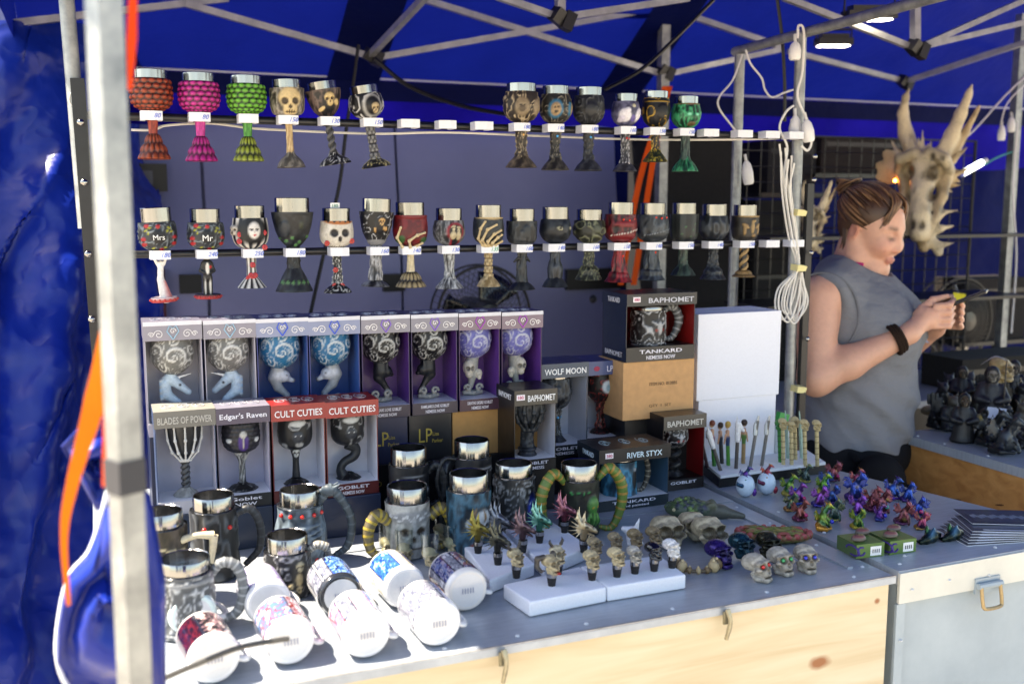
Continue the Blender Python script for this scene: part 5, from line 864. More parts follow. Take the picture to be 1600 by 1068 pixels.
x0, x1, z0, z1 = pxbox(846, 918, 2.06, 567, 712); carton('dark blue open box lettered Wolf Moon', x0, x1, 2.06, z0, z1, .1, '3a4a5c', '1a2450', '2a3440', 'bcc0ce', 'WOLF MOON', ('GOBLET', 'NEMESIS'), side='1a2436', base='15171c', headw=.9); plain_box('black carton under the wolf moon box', x0, x1, 2.062, 2.15, .931, z0 - .0005, '121215'); xm = (x0 + x1) / 2; H = z1 - z0 - .05
goblet('dark shaggy wolf goblet with blue gem stem in the moon box', (xm, 2.107, z0 + .026), H, .034, H * .45, gnarl('121418', '3a3f46', 10, .1, 5), s_lathe(lines('17191c', '7a8088', 6, .1), (.36, .26, .3, .4), bead='3aa0d8'), f_disc(plainr('17191c', '4a4f55'), .016, .7, .3), rim=.1)
x0, x1, z0, z1 = pxbox(918, 986, 2.10, 563, 675); z0 = z1 - .21; sb_ = carton('slate blue open box with red dotted header behind the tankard box', x0, x1 - .002, 2.10, z0, z1, .1, '4a5a88', '24306a', '2f3a58', 'c4c6d4', 'LP', None, headw=.14, headcol='d8dcf0', side='24306a'); xm = (x0 + x1) / 2; H = z1 - z0 - .05
for q in (-.3, .3): MB().ball((q * (x1 - x0), -.0034, z1 - z0 - .017), (.008, .001, .006), 'b03a58', 10).build('flower_print', 'paper', [c for c in sb_.children if c.name.startswith('lid')][0])
plain_box('plain black carton under the slate blue box', x0, x1 - .002, 2.102, 2.19, .931, z0 - .0005, '121215')
goblet('black and red goblet with a pale blue wolf medallion', (xm, 2.147, z0 + .026), H, .034, H * .47, comp(lines('141012', '8a2a26', 4, .06, 81, .25, 8), st_ell(.1, .15, .48, .5, 'c9dbe4', .06), st_ell(.1, .1, .2, .28, '8fb2c4', .1)), s_lathe(lines('141012', '9a3a34', 6, .1, 4), (.34, .22, .22, .4)), f_disc(lines('141012', '7a2a26', 6, .06), .016, .7, .24), rim=.06)
# big tankard box, kraft carton, white boxes
x0, x1, z0, z1 = pxbox(979, 1086, 2.04, 458, 563); bx_ = carton('large black open tankard box lettered Baphomet with red interior', x0, x1, 2.04, z0, z1, .12, '26282c', '14161c', '1c222e', '7c1414', 'BAPHOMET', ('TANKARD', 'NEMESIS NOW'), 'c9cad2', sticker='380', side='1a2436', base='1c1d20', insert='1a1a1c', lidh=.028, baseh=.034, headw=.66)
kz = z0; kx0, kx1 = x0, x1; plain_box('kraft cardboard carton with stencilled item number under the big tankard box', x0 - .004, x1 + .004, 2.045, 2.17, 1.094, z0 - .0005, 'd0a06e', 'kraft', txt=[('ITEM NO. 0138B5', '6a5238', .56, .6, .075, .008), ('QTY  1  SET', '6a5238', .52, .22, .06, .008)])
for k, s in enumerate(('TANKARD', 'BAPHOMET')): text(s, 'c9cad4', [c for c in bx_.children if c.name.startswith('side_panel')][0], (-(x1 - x0) / 2 - .0024 if k == 0 else -(x1 - x0) / 2 - .0012, .06, (z1 - z0) * (.9 if k == 0 else .1)), width=.06 if k == 0 else .085, height=.012, rot=(pi / 2, 0, -pi / 2))
plain_box('black carton underneath the kraft carton', x0 + .01, x1, 2.06, 2.17, .931, 1.0935, '141417')
def handle(g, pts, r, col, col2=None, name='handle', n=10, spikes=0):
    P = cat_rom(pts, 6); m = MB().tube(P, [.84 * x for x in lerp_list(r if hasattr(r, '__len__') else [r], len(P))], col, n)
    if col2:
        rr = [.84 * x for x in lerp_list(r if hasattr(r, '__len__') else [r], len(P))]
        for i in range(1, len(P) - 1, 2): m.tube([P[i] - (P[i + 1] - P[i - 1]).normalized() * rr[i] * .22, P[i] + (P[i + 1] - P[i - 1]).normalized() * rr[i] * .22], rr[i] * 1.07, col2, n)
    return m.build(name, 'resin', g, 50)
def tankard(label, loc, H, R, body, hand=None, shape=None, extra=None, rim=.2, rotz=0, mat='resin', rimr=.86):
    g = thing('tankard', label, 'tankard', loc, (0, 0, rotz)); zr = H * (1 - rim); prof = [(a * R, b * zr) for a, b in (shape or [(.92, 0), (1, .04), (.97, .12), (.95, .5), (.96, .85), (.97, 1)])]
    rl(MB(), [(.002, 0)] + prof, body, 92, 46).build('body', mat, g, 60); q = R * rimr
    MB().lathe([(R * .95, zr - .001), (q, zr), (q, H - .0012), (q - .0008, H), (q - .002, H - .001), (q - .003, .02), (0, .016)], 48, 'c8c8c6').build('steel_liner', 'steel', g, 35)
    if hand:
        for h in hand: handle(g, *h)
    if extra: extra(g, R, zr, H)
    return g
def exg(fn):
    return lambda g, R, zr, H: fn(g, R, 0, zr, H)
H = z1 - z0 - .034 - .032; tankard('silver black tankard with horned goat head and curled horn handle in the red lined box', ((x0 + x1) / 2 - .004, 2.095, z0 + .034), H, .043, comp(lines('17181a', 'a9abad', 4, .06, 91), st_ell(.2, .05, .5, .5, '34363a', .05), st_ell(.2, .0, .16, .4, 'b0b2b4', .1), st_ell(-.05, .25, .3, .07, 'b0b2b4', .1, 0, .25, -.5), st_ell(.45, .25, .3, .07, 'b0b2b4', .1, 0, .25, .5), st_ell(-.02, -.1, .1, .1, '8a241c', .03), st_ell(.42, -.1, .1, .1, '8a241c', .03)), [([(.036, -.01, H * .85), (.06, -.012, H * .95), (.078, -.012, H * .6), (.06, -.012, H * .15), (.038, -.01, H * .12)], [.008, .012, .013, .009, .006], '4a4c4e', '8b8d8f')], rim=.12)
wx0, wx1, _, wz1 = pxbox(1090, 1221, 2.085, 488, 615); wz0 = 1.117
plain_box('upper plain white carton stacked by the pen tray', wx0, wx1 - .004, 2.085, 2.215, wz0, wz1, 'eceef6', 'paper'); plain_box('lower plain white carton supporting the upper one', wx0 + .01, wx1 - .008, 2.09, 2.215, .933, wz0 - .0006, 'e9ebf4', 'paper')
x0, x1, z0, z1 = pxbox(936, 1045, 1.90, 698, 800); z0 = .931; bx_ = carton('black open tankard box lettered River Styx with blue interior', x0, x1, 1.90, z0, z1, .105, '17191d', '1d2228', '1a2228', '3a5a72', 'RIVER STYX', ('TANKARD', 'hand painted'), 'cfe6f2', sticker='380', side='16202a', base='16262e', lidh=.03, baseh=.024, headw=.5, swirl='b9d2de')
text('TANKARD', 'd4e4ec', [c for c in bx_.children if c.name.startswith('side_panel')][0], (-(x1 - x0) / 2 - .0024, .05, (z1 - z0) * .88), width=.055, height=.011, rot=(pi / 2, 0, -pi / 2))
H = z1 - z0 - .024 - .031; tankard('teal blue tankard with a dark scythe reaper and spined bone handle in the river box', ((x0 + x1) / 2 - .012, 1.95, z0 + .024), H, .04, comp(gnarl('123242', '3f86a4', 6, .06, 8), st_ell(.5, 0, .2, .7, '17191b', .1), st_ell(.5, .5, .1, .12, '8d9298', .1)), [([(.03, -.01, H * .9), (.058, -.015, H * .92), (.066, -.015, H * .5), (.052, -.015, H * .08), (.03, -.012, H * .1)], [.005, .007, .008, .006, .004], '3f3a32', '8f897c')], rim=.08)
x0, x1, z0, z1 = pxbox(1036, 1101, 1.985, 648, 765); z0 = .931; carton('brown black open box lettered Baphomet with red interior beside the white cartons', x0, x1, 1.985, z0, z1, .1, '4a4640', '2c2822', '241c1a', '7a1216', 'BAPHOMET', ('GOBLET',), 'c9c6be', side='17151a', base='1c1614', insert='141414', headw=.86); xm = (x0 + x1) / 2; H = z1 - z0 - .05
goblet('black silver goat goblet on a coiled serpent stem in the red box', (xm, 2.03, z0 + .026), H, .032, H * .5, comp(lines('121214', 'a5a6a8', 4, .06, 95, .25), st_ell(0, 0, .14, .4, 'b5b6b8', .1), st_ell(-.2, .1, .2, .06, 'b5b6b8', .1, 0, .25, -.5), st_ell(.2, .1, .2, .06, 'b5b6b8', .1, 0, .25, .5), st_ell(-.2, -.2, .1, .1, '8a201c', .03), st_ell(.2, -.2, .1, .1, '8a201c', .03)), lambda g, zz, R: MB().tube([(.012 * cos(a), .012 * sin(a), .006 + (zz - .004) * a / 15.7) for a in np.linspace(0, 15.7, 60)], .0065, '2a2c2e', 8).build('serpent_stem', 'resin', g), f_disc(plainr('1b1c1e', '4a4c4e'), .012, .7, .3), rim=.06)
# ------------------------------------------------------------------ tankards on the counter
def at_rim(u, v, y, z0=CZ + .002): p = UY(u, v, y); return (p.x, y, z0), p.z - z0
loc, H = at_rim(250, 797, 1.74); tankard('tankard caged in tan skeletons with a bent bone handle', loc, H, .042, comp(gnarl('17140f', '3a3226', 7, .06), st_skull(.35, .1, .35, 'd8c7a0'), st_skull(.2, -.55, .26, 'cdbb92'), st_skull(.7, -.5, .26, 'cdbb92'), st_ell(.4, .62, .6, .06, 'd8c7a0', .1, 0, .25, .2), st_ell(.3, .75, .6, .05, 'd8c7a0', .1, 0, .25, -.25)), [([(.03, -.025, H * .7), (.055, -.03, H * .74), (.082, -.03, H * .72)], [.008, .006, .009], 'dccdac'), ([(.082, -.03, H * .72), (.078, -.03, H * .5), (.066, -.028, H * .25), (.04, -.02, H * .2)], [.009, .006, .007, .006], 'dccdac')], rim=.16)
loc, H = at_rim(333, 772, 1.835); tankard('dark charcoal tankard with feathered relief and two red gems', loc, H, .042, lines('1b1d20', '4a4f54', 4, .07, 101, .35, 7, .6), [([(.036, -.01, H * .76), (.062, -.014, H * .8), (.078, -.016, H * .6), (.076, -.016, H * .3), (.05, -.012, H * .1)], [.008, .009, .009, .008, .006], '2a2d31', '3b4046')], rim=.17, extra=exg(gems([(.55, .78, 1.04), (-.5, .78, 1.04)], 'd8281c', .0045)))
loc, H = at_rim(468, 763, 1.84); tankard('blue grey tankard with flowing dragon relief, red studs and dragon head handle', loc, H, .046, comp(gnarl('2b343c', '66747f', 6, .05, 4), st_ell(0, .85, 1, .07, '4f5c66', .06), st_ell(0, .45, .9, .06, '7a8892', .08, 0, .25, .1), st_ell(.2, .2, .7, .07, '74828c', .1, 0, .25, .3), st_ell(.35, .05, .6, .07, '74828c', .1, 0, .25, .15), st_ell(0, -.1, .8, .08, '6a7882', .09, 0, .25, -.2), st_ell(-.3, -.45, .6, .1, '55626c', .08)), [([(.03, -.01, H * .78), (.05, -.016, H * .98), (.07, -.018, H * .88), (.092, -.02, H * .55), (.085, -.018, H * .2), (.06, -.014, H * .06)], [.009, .013, .01, .009, .009, .006], '3d4850', '59666f')], shape=[(.82, 0), (.88, .05), (1, .25), (1, .55), (.88, .8), (.86, 1)], rim=.2, rimr=.8, extra=lambda g, R, zr, H: (gems([(a, .88, .93) for a in (-1.1, -.6, -.1, .45, .95)] + [(.5, .12, .97)], 'd8281c', .0042)(g, R, 0, zr, H), Sculpt(.003).ell((.052, -.018, H * .97), (.013, .010, .011), '46525b').cap((.055, -.02, H * .96), (.036, -.024, H * .99), .008, .005, '46525b').cap((.058, -.012, H), (.072, -.01, H * 1.06), .004, .001, '59666f').cap((.058, -.024, H), (.072, -.026, H * 1.06), .004, .001, '59666f').build('dragon_head', 'resin', .0016, g)))
loc, H = at_rim(448, 834, 1.70); tankard('small silver tankard with hooded reaper holding a skull and bone handle', loc, H, .041, comp(lines('26262a', '8d8d90', 5, .05, 111), st_ell(.3, .1, .42, .7, '2a2826', .08), st_skull(.34, .42, .24, 'cdbd96'), st_ell(.28, -.1, .16, .3, 'b9a67c', .1), st_ell(-.05, -.35, .12, .14, 'c4b28a', .1), st_skull(.3, -.55, .2, 'c4b28a'), st_ell(.75, -.3, .08, .3, 'cdbd96', .09), st_ell(-.75, .0, .2, .3, 'b5b5b2', .06)), [([(.036, -.01, H * .72), (.05, -.014, H * .8), (.066, -.016, H * .74)], [.007, .008, .009], 'cfcac0', '8b877e'), ([(.066, -.016, H * .74), (.07, -.016, H * .45), (.058, -.014, H * .1), (.036, -.01, H * .08)], [.006, .005, .005, .004], '6d6c6c', '9a9996')], rim=.26)
loc, H = at_rim(288, 870, 1.60); tankard('silver grey tankard with beaded band and scroll carved loop handle', loc, H, .045, comp(lines('55585b', 'aeb1b3', 5, .06, 121, .3), st_ell(0, .86, 1, .08, '8a8d90', .07), st_ell(0, -.9, 1, .06, '9a9da0', .07)), [([(.038, -.008, H * .74), (.055, -.012, H * .9), (.078, -.016, H * .82), (.086, -.018, H * .5), (.074, -.016, H * .2), (.044, -.01, H * .1)], [.007, .009, .010, .010, .009, .006], '74787b', 'a4a8aa')], rim=.17)
TZ = .97
loc, H = at_rim(638, 698, 1.935, TZ); tankard('black tankard with silver stitched band and small bat figure by the navy logo box', loc, H, .0425, comp(plainr('121317', '1e2025', .02), st_ell(.55, -.05, .35, .45, '1b1d22', .12), st_ell(.5, .15, .08, .1, 'b5b7ba', .1), st_ell(.6, .1, .06, .1, 'b5b7ba', .1), st_ell(.1, -.3, .25, .08, '9a9ca0', .08, 0, .25, -.5), st_many(st_ell, [(x, .62, .04, .07, 'c4c6c8', .05) for x in (-.7, -.4, -.1, .2)]), st_ell(0, .8, 1, .03, 'a8aaac', .04)), [([(.036, -.008, H * .6), (.056, -.012, H * .72), (.07, -.014, H * .5), (.066, -.014, H * .22), (.042, -.01, H * .1)], [.008, .011, .011, .01, .006], '1b1d21', '2e3136')], rim=.24)
loc, H = at_rim(737, 686, 1.93, TZ); tankard('black tankard with silver beaded band and bat wing handle', loc, H, .0425, comp(plainr('121317', '202228', .02), st_ell(.3, .1, .3, .3, '24262c', .1), st_ell(0, .8, 1, .03, 'b4b6b8', .04), st_many(st_ell, [(x, .66, .03, .08, 'c4c6c8', .05) for x in np.linspace(-.85, .85, 11)]), st_many(st_ell, [(.3 + q * .12, .2, .05, .07, 'bfc1c4', .1) for q in (-1, 0, 1)])), [([(-.036, -.008, H * .74), (-.066, -.012, H * .76), (-.082, -.014, H * .45), (-.066, -.014, H * .12), (-.04, -.01, H * .1)], [.005, .006, .006, .005, .004], '1b1d21', '2e3136')], rim=.24, extra=lambda g, R, zr, H: [MB().add([(-.038, -.01, H * .74), (-.066, -.014, H * .76), (-.08, -.016, H * .45), (-.062, -.014, H * .15), (-.055, -.013, H * .4), (-.05, -.012, H * .58)], [(0, 1, 5), (1, 2, 4, 5), (2, 3, 4)], L('16181c')).build('wing_membrane', 'satin', g).modifiers.new('t', 'SOLIDIFY')] and None)
loc, H = at_rim(636, 757, 1.815)
def horn_handles(H, R, c0, c1, sp=1.0): return [([(q * R * .9, -.012, H * .52), (q * R * 1.45, -.016, H * .64), (q * R * 1.85 * sp, -.018, H * .42), (q * R * 1.7 * sp, -.018, H * .12), (q * R * 1.05, -.014, -.001 + .006)], [.012, .014, .013, .010, .005], c0, c1) for q in (-1, 1)]
tankard('silver skull tankard with knotwork brow and two curled yellow horn handles', loc, H, .0445, comp(plainr('8d8d8a', 'bcbcb8', .02), st_ell(0, .62, 1, .3, '8a8b8d', .04), st_many(st_ell, [(x, .62 + .1 * sin(x * 14), .09, .05, 'd0d1d2', .07, 0, .25, x * 5) for x in np.linspace(-.85, .85, 13)]), st_ell(-.36, -.02, .24, .2, '33261a', -.1), st_ell(.36, -.02, .24, .2, '33261a', -.1), st_ell(0, -.35, .1, .16, '33261a', -.06), st_ell(0, .3, .14, .4, 'a5a6a6', .06), st_ell(0, -.75, .6, .05, '55483a', .0)), horn_handles(H, .0445, '6a6046', 'a8923a'), rim=.22)
loc, H = at_rim(732, 738, 1.775); tankard('blue tankard with viking skull in horned silver helmet and axes', loc, H, .043, comp(gnarl('10222e', '2f566a', 8, .06, 6), st_ell(.32, .45, .5, .45, '24323c', .06), st_skull(.34, -.06, .52, 'cdd0cf', '17191b', 0, .12), st_ell(.34, .38, .4, .32, 'bfc4c6', .14), st_ell(.34, .4, .05, .34, '8a6a45', .17), st_ell(-.12, .5, .1, .34, '7a6248', .12, 0, .25, -.4), st_ell(.82, .5, .1, .34, '7a6248', .12, 0, .25, .4), st_ell(-.28, .0, .16, .3, 'a9aeb0', .1, 0, .25, .3), st_ell(-.1, .2, .1, .1, 'b9bdbf', .12), st_ell(.8, .18, .1, .1, 'b9bdbf', .12), st_ell(-.1, -.82, .2, .1, '8a3a28', .1, 0, .25, .5)), None, rim=.2)
loc, H = at_rim(803, 722, 1.835); tankard('grey stone tankard with runes and a royal blue ringed clock panel', loc, H, .043, comp(lines('2a2c2e', '82868a', 5, .06, 131, .3), st_ell(.62, -.1, .36, .85, '14246a', .04, 0, .15), st_ell(.62, .05, .28, .42, '2a4fc0', .05), st_ell(.62, .05, .17, .26, '18308c', .05), st_ell(.62, .05, .07, .1, 'b9d4f0', .07), st_many(st_ell, [(.62 + .22 * cos(a), .05 + .34 * sin(a), .03, .04, 'c9d8f0', .07) for a in np.linspace(0, 6.28, 11)]), st_ell(.0, -.1, .22, .8, '3a3d40', .1)), None, rim=.17)
loc, H = at_rim(905, 722, 1.80); tankard('dark tankard with green tentacled sea beast and two striped tentacle handles', loc, H, .043, comp(plainr('121412', '22281f', .02), st_ell(.3, .2, .34, .45, '3f7a34', .14), st_ell(.3, .3, .26, .3, '5a8a42', .16), st_ell(.2, .12, .04, .05, 'e0a030', .17), st_ell(.42, .12, .04, .05, 'e0a030', .17), st_many(st_ell, [(.3 + .11 * k, -.45 - .05 * (k % 2), .045, .4, '357a2e' if k % 2 else '62a04a', .12, 0, .25, .12 * k) for k in (-3, -2, -1, 0, 1, 2, 3)]), st_many(st_ell, [(x, .82, .09, .05, '2f8a4a', .06, 0, .25, x * 6) for x in (-.7, -.45, -.2, .05)])), [([(q * .034, -.008, H * .72), (q * .062, -.012, H * .9), (q * .088, -.016, H * .68), (q * .09, -.016, H * .36), (q * .07, -.014, H * .04), (q * .04, -.01, H * .06)], [.006, .013, .014, .012, .009, .005], '5e7a34', 'a5813a') for q in (-1, 1)], rim=.22)
# ------------------------------------------------------------------ lying mugs
def mugpat(base, bands):
    bands = [(0, 1, -2.7, 2.2, '8a8c9a', '5f6374', 'c9c9d2')] + list(bands)
    def f(c):
        C = np.ones(c['TH'].shape + (3,)) * np.array(L(base)); D = 0 * c['TH']; zf = c['z'] / .092; outer = c['T'] < .53
        x, y = np.cos(c['TH']), np.sin(c['TH']); n = vn(x * 6 + 3, y * 6, zf * 7) * .6 + .4 * vn(x * 14, y * 14, zf * 16); orn = np.sin((vn(x * 5, y * 5, zf * 6) + .3 * n) * 22)
        for (t0, t1, a0, a1, c0, c1, c2) in bands:
            d = (c['TH'] - a0) % (2 * pi); w_ = (a1 - a0) % (2 * pi) or 2 * pi; m = (zf > .1) & (zf < .95) & outer & (d < w_)
            k = np.where(orn > .45, 1, np.where(n > .56, 2, 0)); cc = np.array([L(c0), L(c1), L(c2)])[k]; edge = (d < .05) | (d > w_ - .05); cc = np.where(edge[..., None], np.array(L('20202a')), cc); C = np.where(m[..., None], cc, C)
        return D, C
    return f
def lying(label, disc, back, pat, hang=.35, r=.037, l=.092, z=None):
    z = z or CZ + r + .002; a = UZ(*disc, z); b = UZ(*back, z); d = (b - a); d.z = 0; d.normalize()
    o = thing('mug', label, 'mug', a, (0, 0, 0), 'printed mugs lying on their sides'); o.rotation_euler = d.to_track_quat('Z', 'Y').to_euler()
    up = (o.rotation_euler.to_matrix().inverted() @ Vector((0, 0, 1))); a0 = math.atan2(up.x, -up.y)

    def body(c): c = dict(c); c['TH'] = (c['TH'] - a0 + pi) % (2 * pi) - pi; return pat(c)
    rl(MB(), [(.002, .001), (r * .8, 0), (r * .93, .003), (r, .012), (r, l * .5), (r, l - .002), (r - .0035, l), (r - .005, l - .004), (r - .006, .02), (.002, .012)], body, 110, 84).build('body', 'gloss', o, 60)
    MB().lathe([(r * .72, -.0003), (r * .78, .0002)], 32, 'd9d9da').build('foot_ring', 'gloss', o)
    text('|||||', '8a90a8', o, (0, 0, -.0012), width=.02, height=.009, rot=(pi, 0, a0), name='barcode')
    ah = a0 + hang + pi / 2; hd = Vector((sin(ah), -cos(ah), 0)); P = [hd * (r - .002) + Vector((0, 0, l * .78)), hd * (r + .014) + Vector((0, 0, l * .8)), hd * (r + .021) + Vector((0, 0, l * .5)), hd * (r + .012) + Vector((0, 0, l * .22)), hd * (r - .002) + Vector((0, 0, l * .22))]
    MB().tube(cat_rom(P, 6), .0045, 'e9e9ea', 10, flat=1.3).build('handle', 'gloss', o); return o
W = 'e6e6e8'
lying('white mug with dark red and black wrap print nearest the tent leg', (336, 1030), (302, 968), mugpat(W, [(.16, .62, -2.2, -.3, '2a0f14', '5a1a22', '1a1216'), (.2, .6, -.3, 1.4, '1d1a1e', '8a6a70', 'd8c8c4')]))
lying('pale mint mug with silvery moon print behind the red and black one', (302, 962), (282, 905), mugpat('d8e8e4', [(.16, .62, -1.2, 1.2, '7fb0a8', 'b9dcd4', 'e0ece8')]))
lying('white mug with faint blue base picture under the cord end', (455, 1002), (423, 946), mugpat(W, [(.16, .3, -1.5, 1.5, '5a78a0', '8a4a5a', 'c9c4d4'), (.32, .6, .2, 1.5, 'a890a0', '8a3a3a', 'e0dce4')]))
lying('white mug with lilac cloud print behind the cord end mug', (420, 942), (393, 894), mugpat(W, [(.3, .6, -.9, 1.2, 'b9a8e0', 'd4ccf0', 'e9e6f4')]))
lying('white mug with pink and red floral stripes', (574, 992), (535, 934), mugpat(W, [(.16, .6, -1.6, -.9, 'd86a7a', 'b88ac0', 'f0e0e8'), (.16, .6, -.3, .5, 'e4c4d0', 'c89ac4', 'f2eaf2'), (.2, .6, .9, 1.6, 'b04a6a', '9a7ac0', 'f0e6ee')]))
lying('dark mug with blue orb print and white stripes', (533, 930), (497, 878), mugpat('2a2d33', [(.16, .6, -2.4, -1.6, W, W, W), (.16, .6, -.9, -.7, W, W, W), (.25, .55, -.3, 1.0, '2a5ac0', '8ab4ec', '16204a')]))
lying('blank looking white mug with faint violet swirls', (687, 974), (638, 921), mugpat('ececee', [(.3, .6, .4, 1.3, 'cdb9e4', 'e4e0f0', 'b9c8ec')]))
lying('white mug with blue oval tree emblem', (634, 918), (590, 874), mugpat('e4e2e2', [(.16, .6, -2.0, 1.6, 'd9d6cc', 'c4bca8', 'e6e4e0'), (.22, .55, -1.2, -.1, '2f6ad0', '1a3f9a', '8ab8f0'), (.22, .5, .5, 1.3, '6a5ab0', '9a8ad0', 'd0cce8')]))
lying('white mug with dark red and blue folk pattern bands beside the foam blocks', (731, 922), (684, 876), mugpat('dedad6', [(.16, .6, -2.2, -1.5, '8a2a2a', 'c9a890', '3a4a80'), (.16, .6, -1.2, -.5, '27346a', '8a8aa0', '5a6a9a'), (.16, .6, -.1, .7, '8a2228', '35437a', 'b9b0b0'), (.16, .6, 1.0, 1.7, '24305e', '9a3038', 'a8a4b0')]))
# ------------------------------------------------------------------ skulls
def skull(S, s, bone, dk, jaw=True, k=None, top=True):
    k = k or .05 * s; B = bone; S.k = k; e = lambda c, r, **q: S.ell([x * s for x in c], [x * s for x in r], B, **q)
    e((0, .09, .10), (.355, .43, .30)); e((0, -.25, .06), (.34, .16, .13)); e((0, -.2, -.13), (.29, .27, .26)); e((0, -.31, -.30), (.21, .18, .14))
    for q in (-1, 1): e((q * .27, -.25, -.13), (.11, .14, .08)); e((q * .15, -.38, .075), (.15, .07, .05))
    if jaw:
        for q in (-1, 1): S.chain([(q * .27 * s, .02 * s, -.22 * s), (q * .25 * s, -.06 * s, -.40 * s), (q * .08 * s, -.36 * s, -.50 * s)], [.07 * s, .085 * s, .10 * s], B)
        e((0, -.31, -.47), (.2, .16, .11))
    for q in (-1, 1): S.cut((q * .165 * s, -.49 * s, -.045 * s), (.14 * s, .22 * s, .125 * s), dk, k=.03 * s); S.cut((q * .47 * s, -.14 * s, -.0 * s), (.13 * s, .17 * s, .16 * s), bone, k=.06 * s)
    S.cut((0, -.52 * s, -.22 * s), (.065 * s, .15 * s, .095 * s), dk, k=.02 * s); S.cut((0, -.5 * s, -.415 * s), (.24 * s, .2 * s, .014 * s), dk, k=.015 * s)
    for x in (-.14, -.085, -.03, .03, .085, .14): S.paint((x * s, -.47 * s, -.41 * s), (.010 * s, .12 * s, .085 * s), dk, soft=.6)
    return S
def wash(V, C):
    e_ = np.ptp(V, axis=0).max(); n = fbm(V[:, 0] / e_ * 9, V[:, 1] / e_ * 9, V[:, 2] / e_ * 9, 3); cr = np.abs(np.sin(vn(V[:, 0] / e_ * 5, V[:, 1] / e_ * 5, V[:, 2] / e_ * 5) * 15)); return C * (.62 + .38 * sstep(.34, .6, n) - .3 * (1 - sstep(0, .2, cr)) * (n < .52))[:, None].clip(.3, 1)
def skull_thing(name, label, loc, s, bone, dk, rotz, cat='skull', eye=None, mat='resin', jaw=True, extra=None, group=None, lift=.62, tiltx=0, res=30):
    o = thing(name, label, cat, loc, (0, 0, rotz), group); S = skull(Sculpt(), s, bone, dk, jaw)
    if extra: extra(S, s)
    m = S.to(MB(), s / res, tint=wash, wob=lambda X, Y, Z: .014 * s * (fbm(X / s * 9, Y / s * 9, Z / s * 9, 2) - .5)); T0 = Matrix.Rotation(-.26 if jaw else -.34, 4, 'X'); m.xf(T0); zm = min(v[2] for v in m.v); m.xf(Matrix.Translation((0, 0, -zm - .0005))); m.build('skull', mat, o, 60); o['zoff'] = -zm
    if eye:
        for q in (-1, 1): MB().ball(Matrix.Translation((0, 0, -zm)) @ T0 @ Vector((q * .165 * s, -.37 * s, -.045 * s)), .066 * s, eye, 10).build('gem_eye', 'gloss', o)
    return o
PT = lambda u, v, z=CZ: UZ(u, v, z)
for u, v, s, b_, d_, rz, ey, mt, lb in ((1127, 886, .056, '3a2a7a', '14102c', .2, None, 'iridescent', 'iridescent purple blue metallic skull'), (1163, 873, .054, '1c4a5a', '0a1c26', .12, None, 'iridescent', 'iridescent dark teal metallic skull'), (1205, 872, .056, '3a3a2a', '0e0e0a', -.12, None, 'iridescent', 'polished black bronze skull by the red green leaf'), (1187, 908, .054, 'b9b2a4', '6a5f50', .38, 'c8201c', 'resin', 'pale stone skull with red gem eye'), (1224, 897, .054, 'b9b2a4', '6a5f50', .05, '1f9a5a', 'resin', 'pale stone skull with green gem eyes'), (1264, 893, .054, 'b5aea0', '6a5f50', -.22, '2030c0', 'resin', 'pale stone skull with blue gem eyes')):
    p = PT(u, v); skull_thing('skull_figurine', lb, (p.x, p.y + .012, CZ + .001), s, b_, d_, rz, eye=ey, mat=mt)
for u, v, s, lb, rz in ((1047, 854, .086, 'bone skull tealight holder behind the white bottle stopper', -.2), (1088, 843, .078, 'bone skull tealight holder half hidden behind its neighbours', -.15), (1112, 854, .084, 'cream carved skull tealight holder beside the purple skull', -.1)):
    p = PT(u, v); skull_thing('tealight_holder', lb, (p.x, p.y + .014, CZ + .001), s, 'c9bc9e', '4a3c28', rz, 'candle holder', jaw=False, extra=lambda S, s: S.cut((-.17 * s, -.48 * s, -.05 * s), (.16 * s, .26 * s, .14 * s), '2a2016', k=.03 * s).cut((.17 * s, -.48 * s, -.05 * s), (.16 * s, .26 * s, .14 * s), '2a2016', k=.03 * s).cut((0, .02 * s, .46 * s), (.25 * s, .27 * s, .2 * s), '9a8c6e', k=.03 * s), group=None)
# vertebra bracelet
p = PT(1092, 893); o = thing('bone_bracelet', 'curved bracelet of brown and cream vertebra pieces beside the foam block', 'bracelet', (p.x, p.y, CZ + .001), (0, 0, -.3))
for i, a in enumerate(np.linspace(pi * 1.02, pi * 2.05, 8)):
    x, y = .036 * cos(a), .024 * sin(a) + .012; rr = .0115 if i in (0, 1, 5, 6, 7) else .007; MB().ball((x, y, rr * .9), (rr * .7, rr, rr), 'b9a47c' if i % 2 else '7a6444', 10, (0, 0, a + pi / 2)).ball((x, y, rr * 1.8), (rr * .3, rr * .3, rr * .4), 'cdbb94', 6).build('vertebra', 'resin', o)
MB().tube(cat_rom([(.036 * cos(a), .024 * sin(a) + .012, .005) for a in np.linspace(pi * 1.02, pi * 2.05, 9)], 4), .0035, '5a4a34', 8).build('band', 'resin', o)
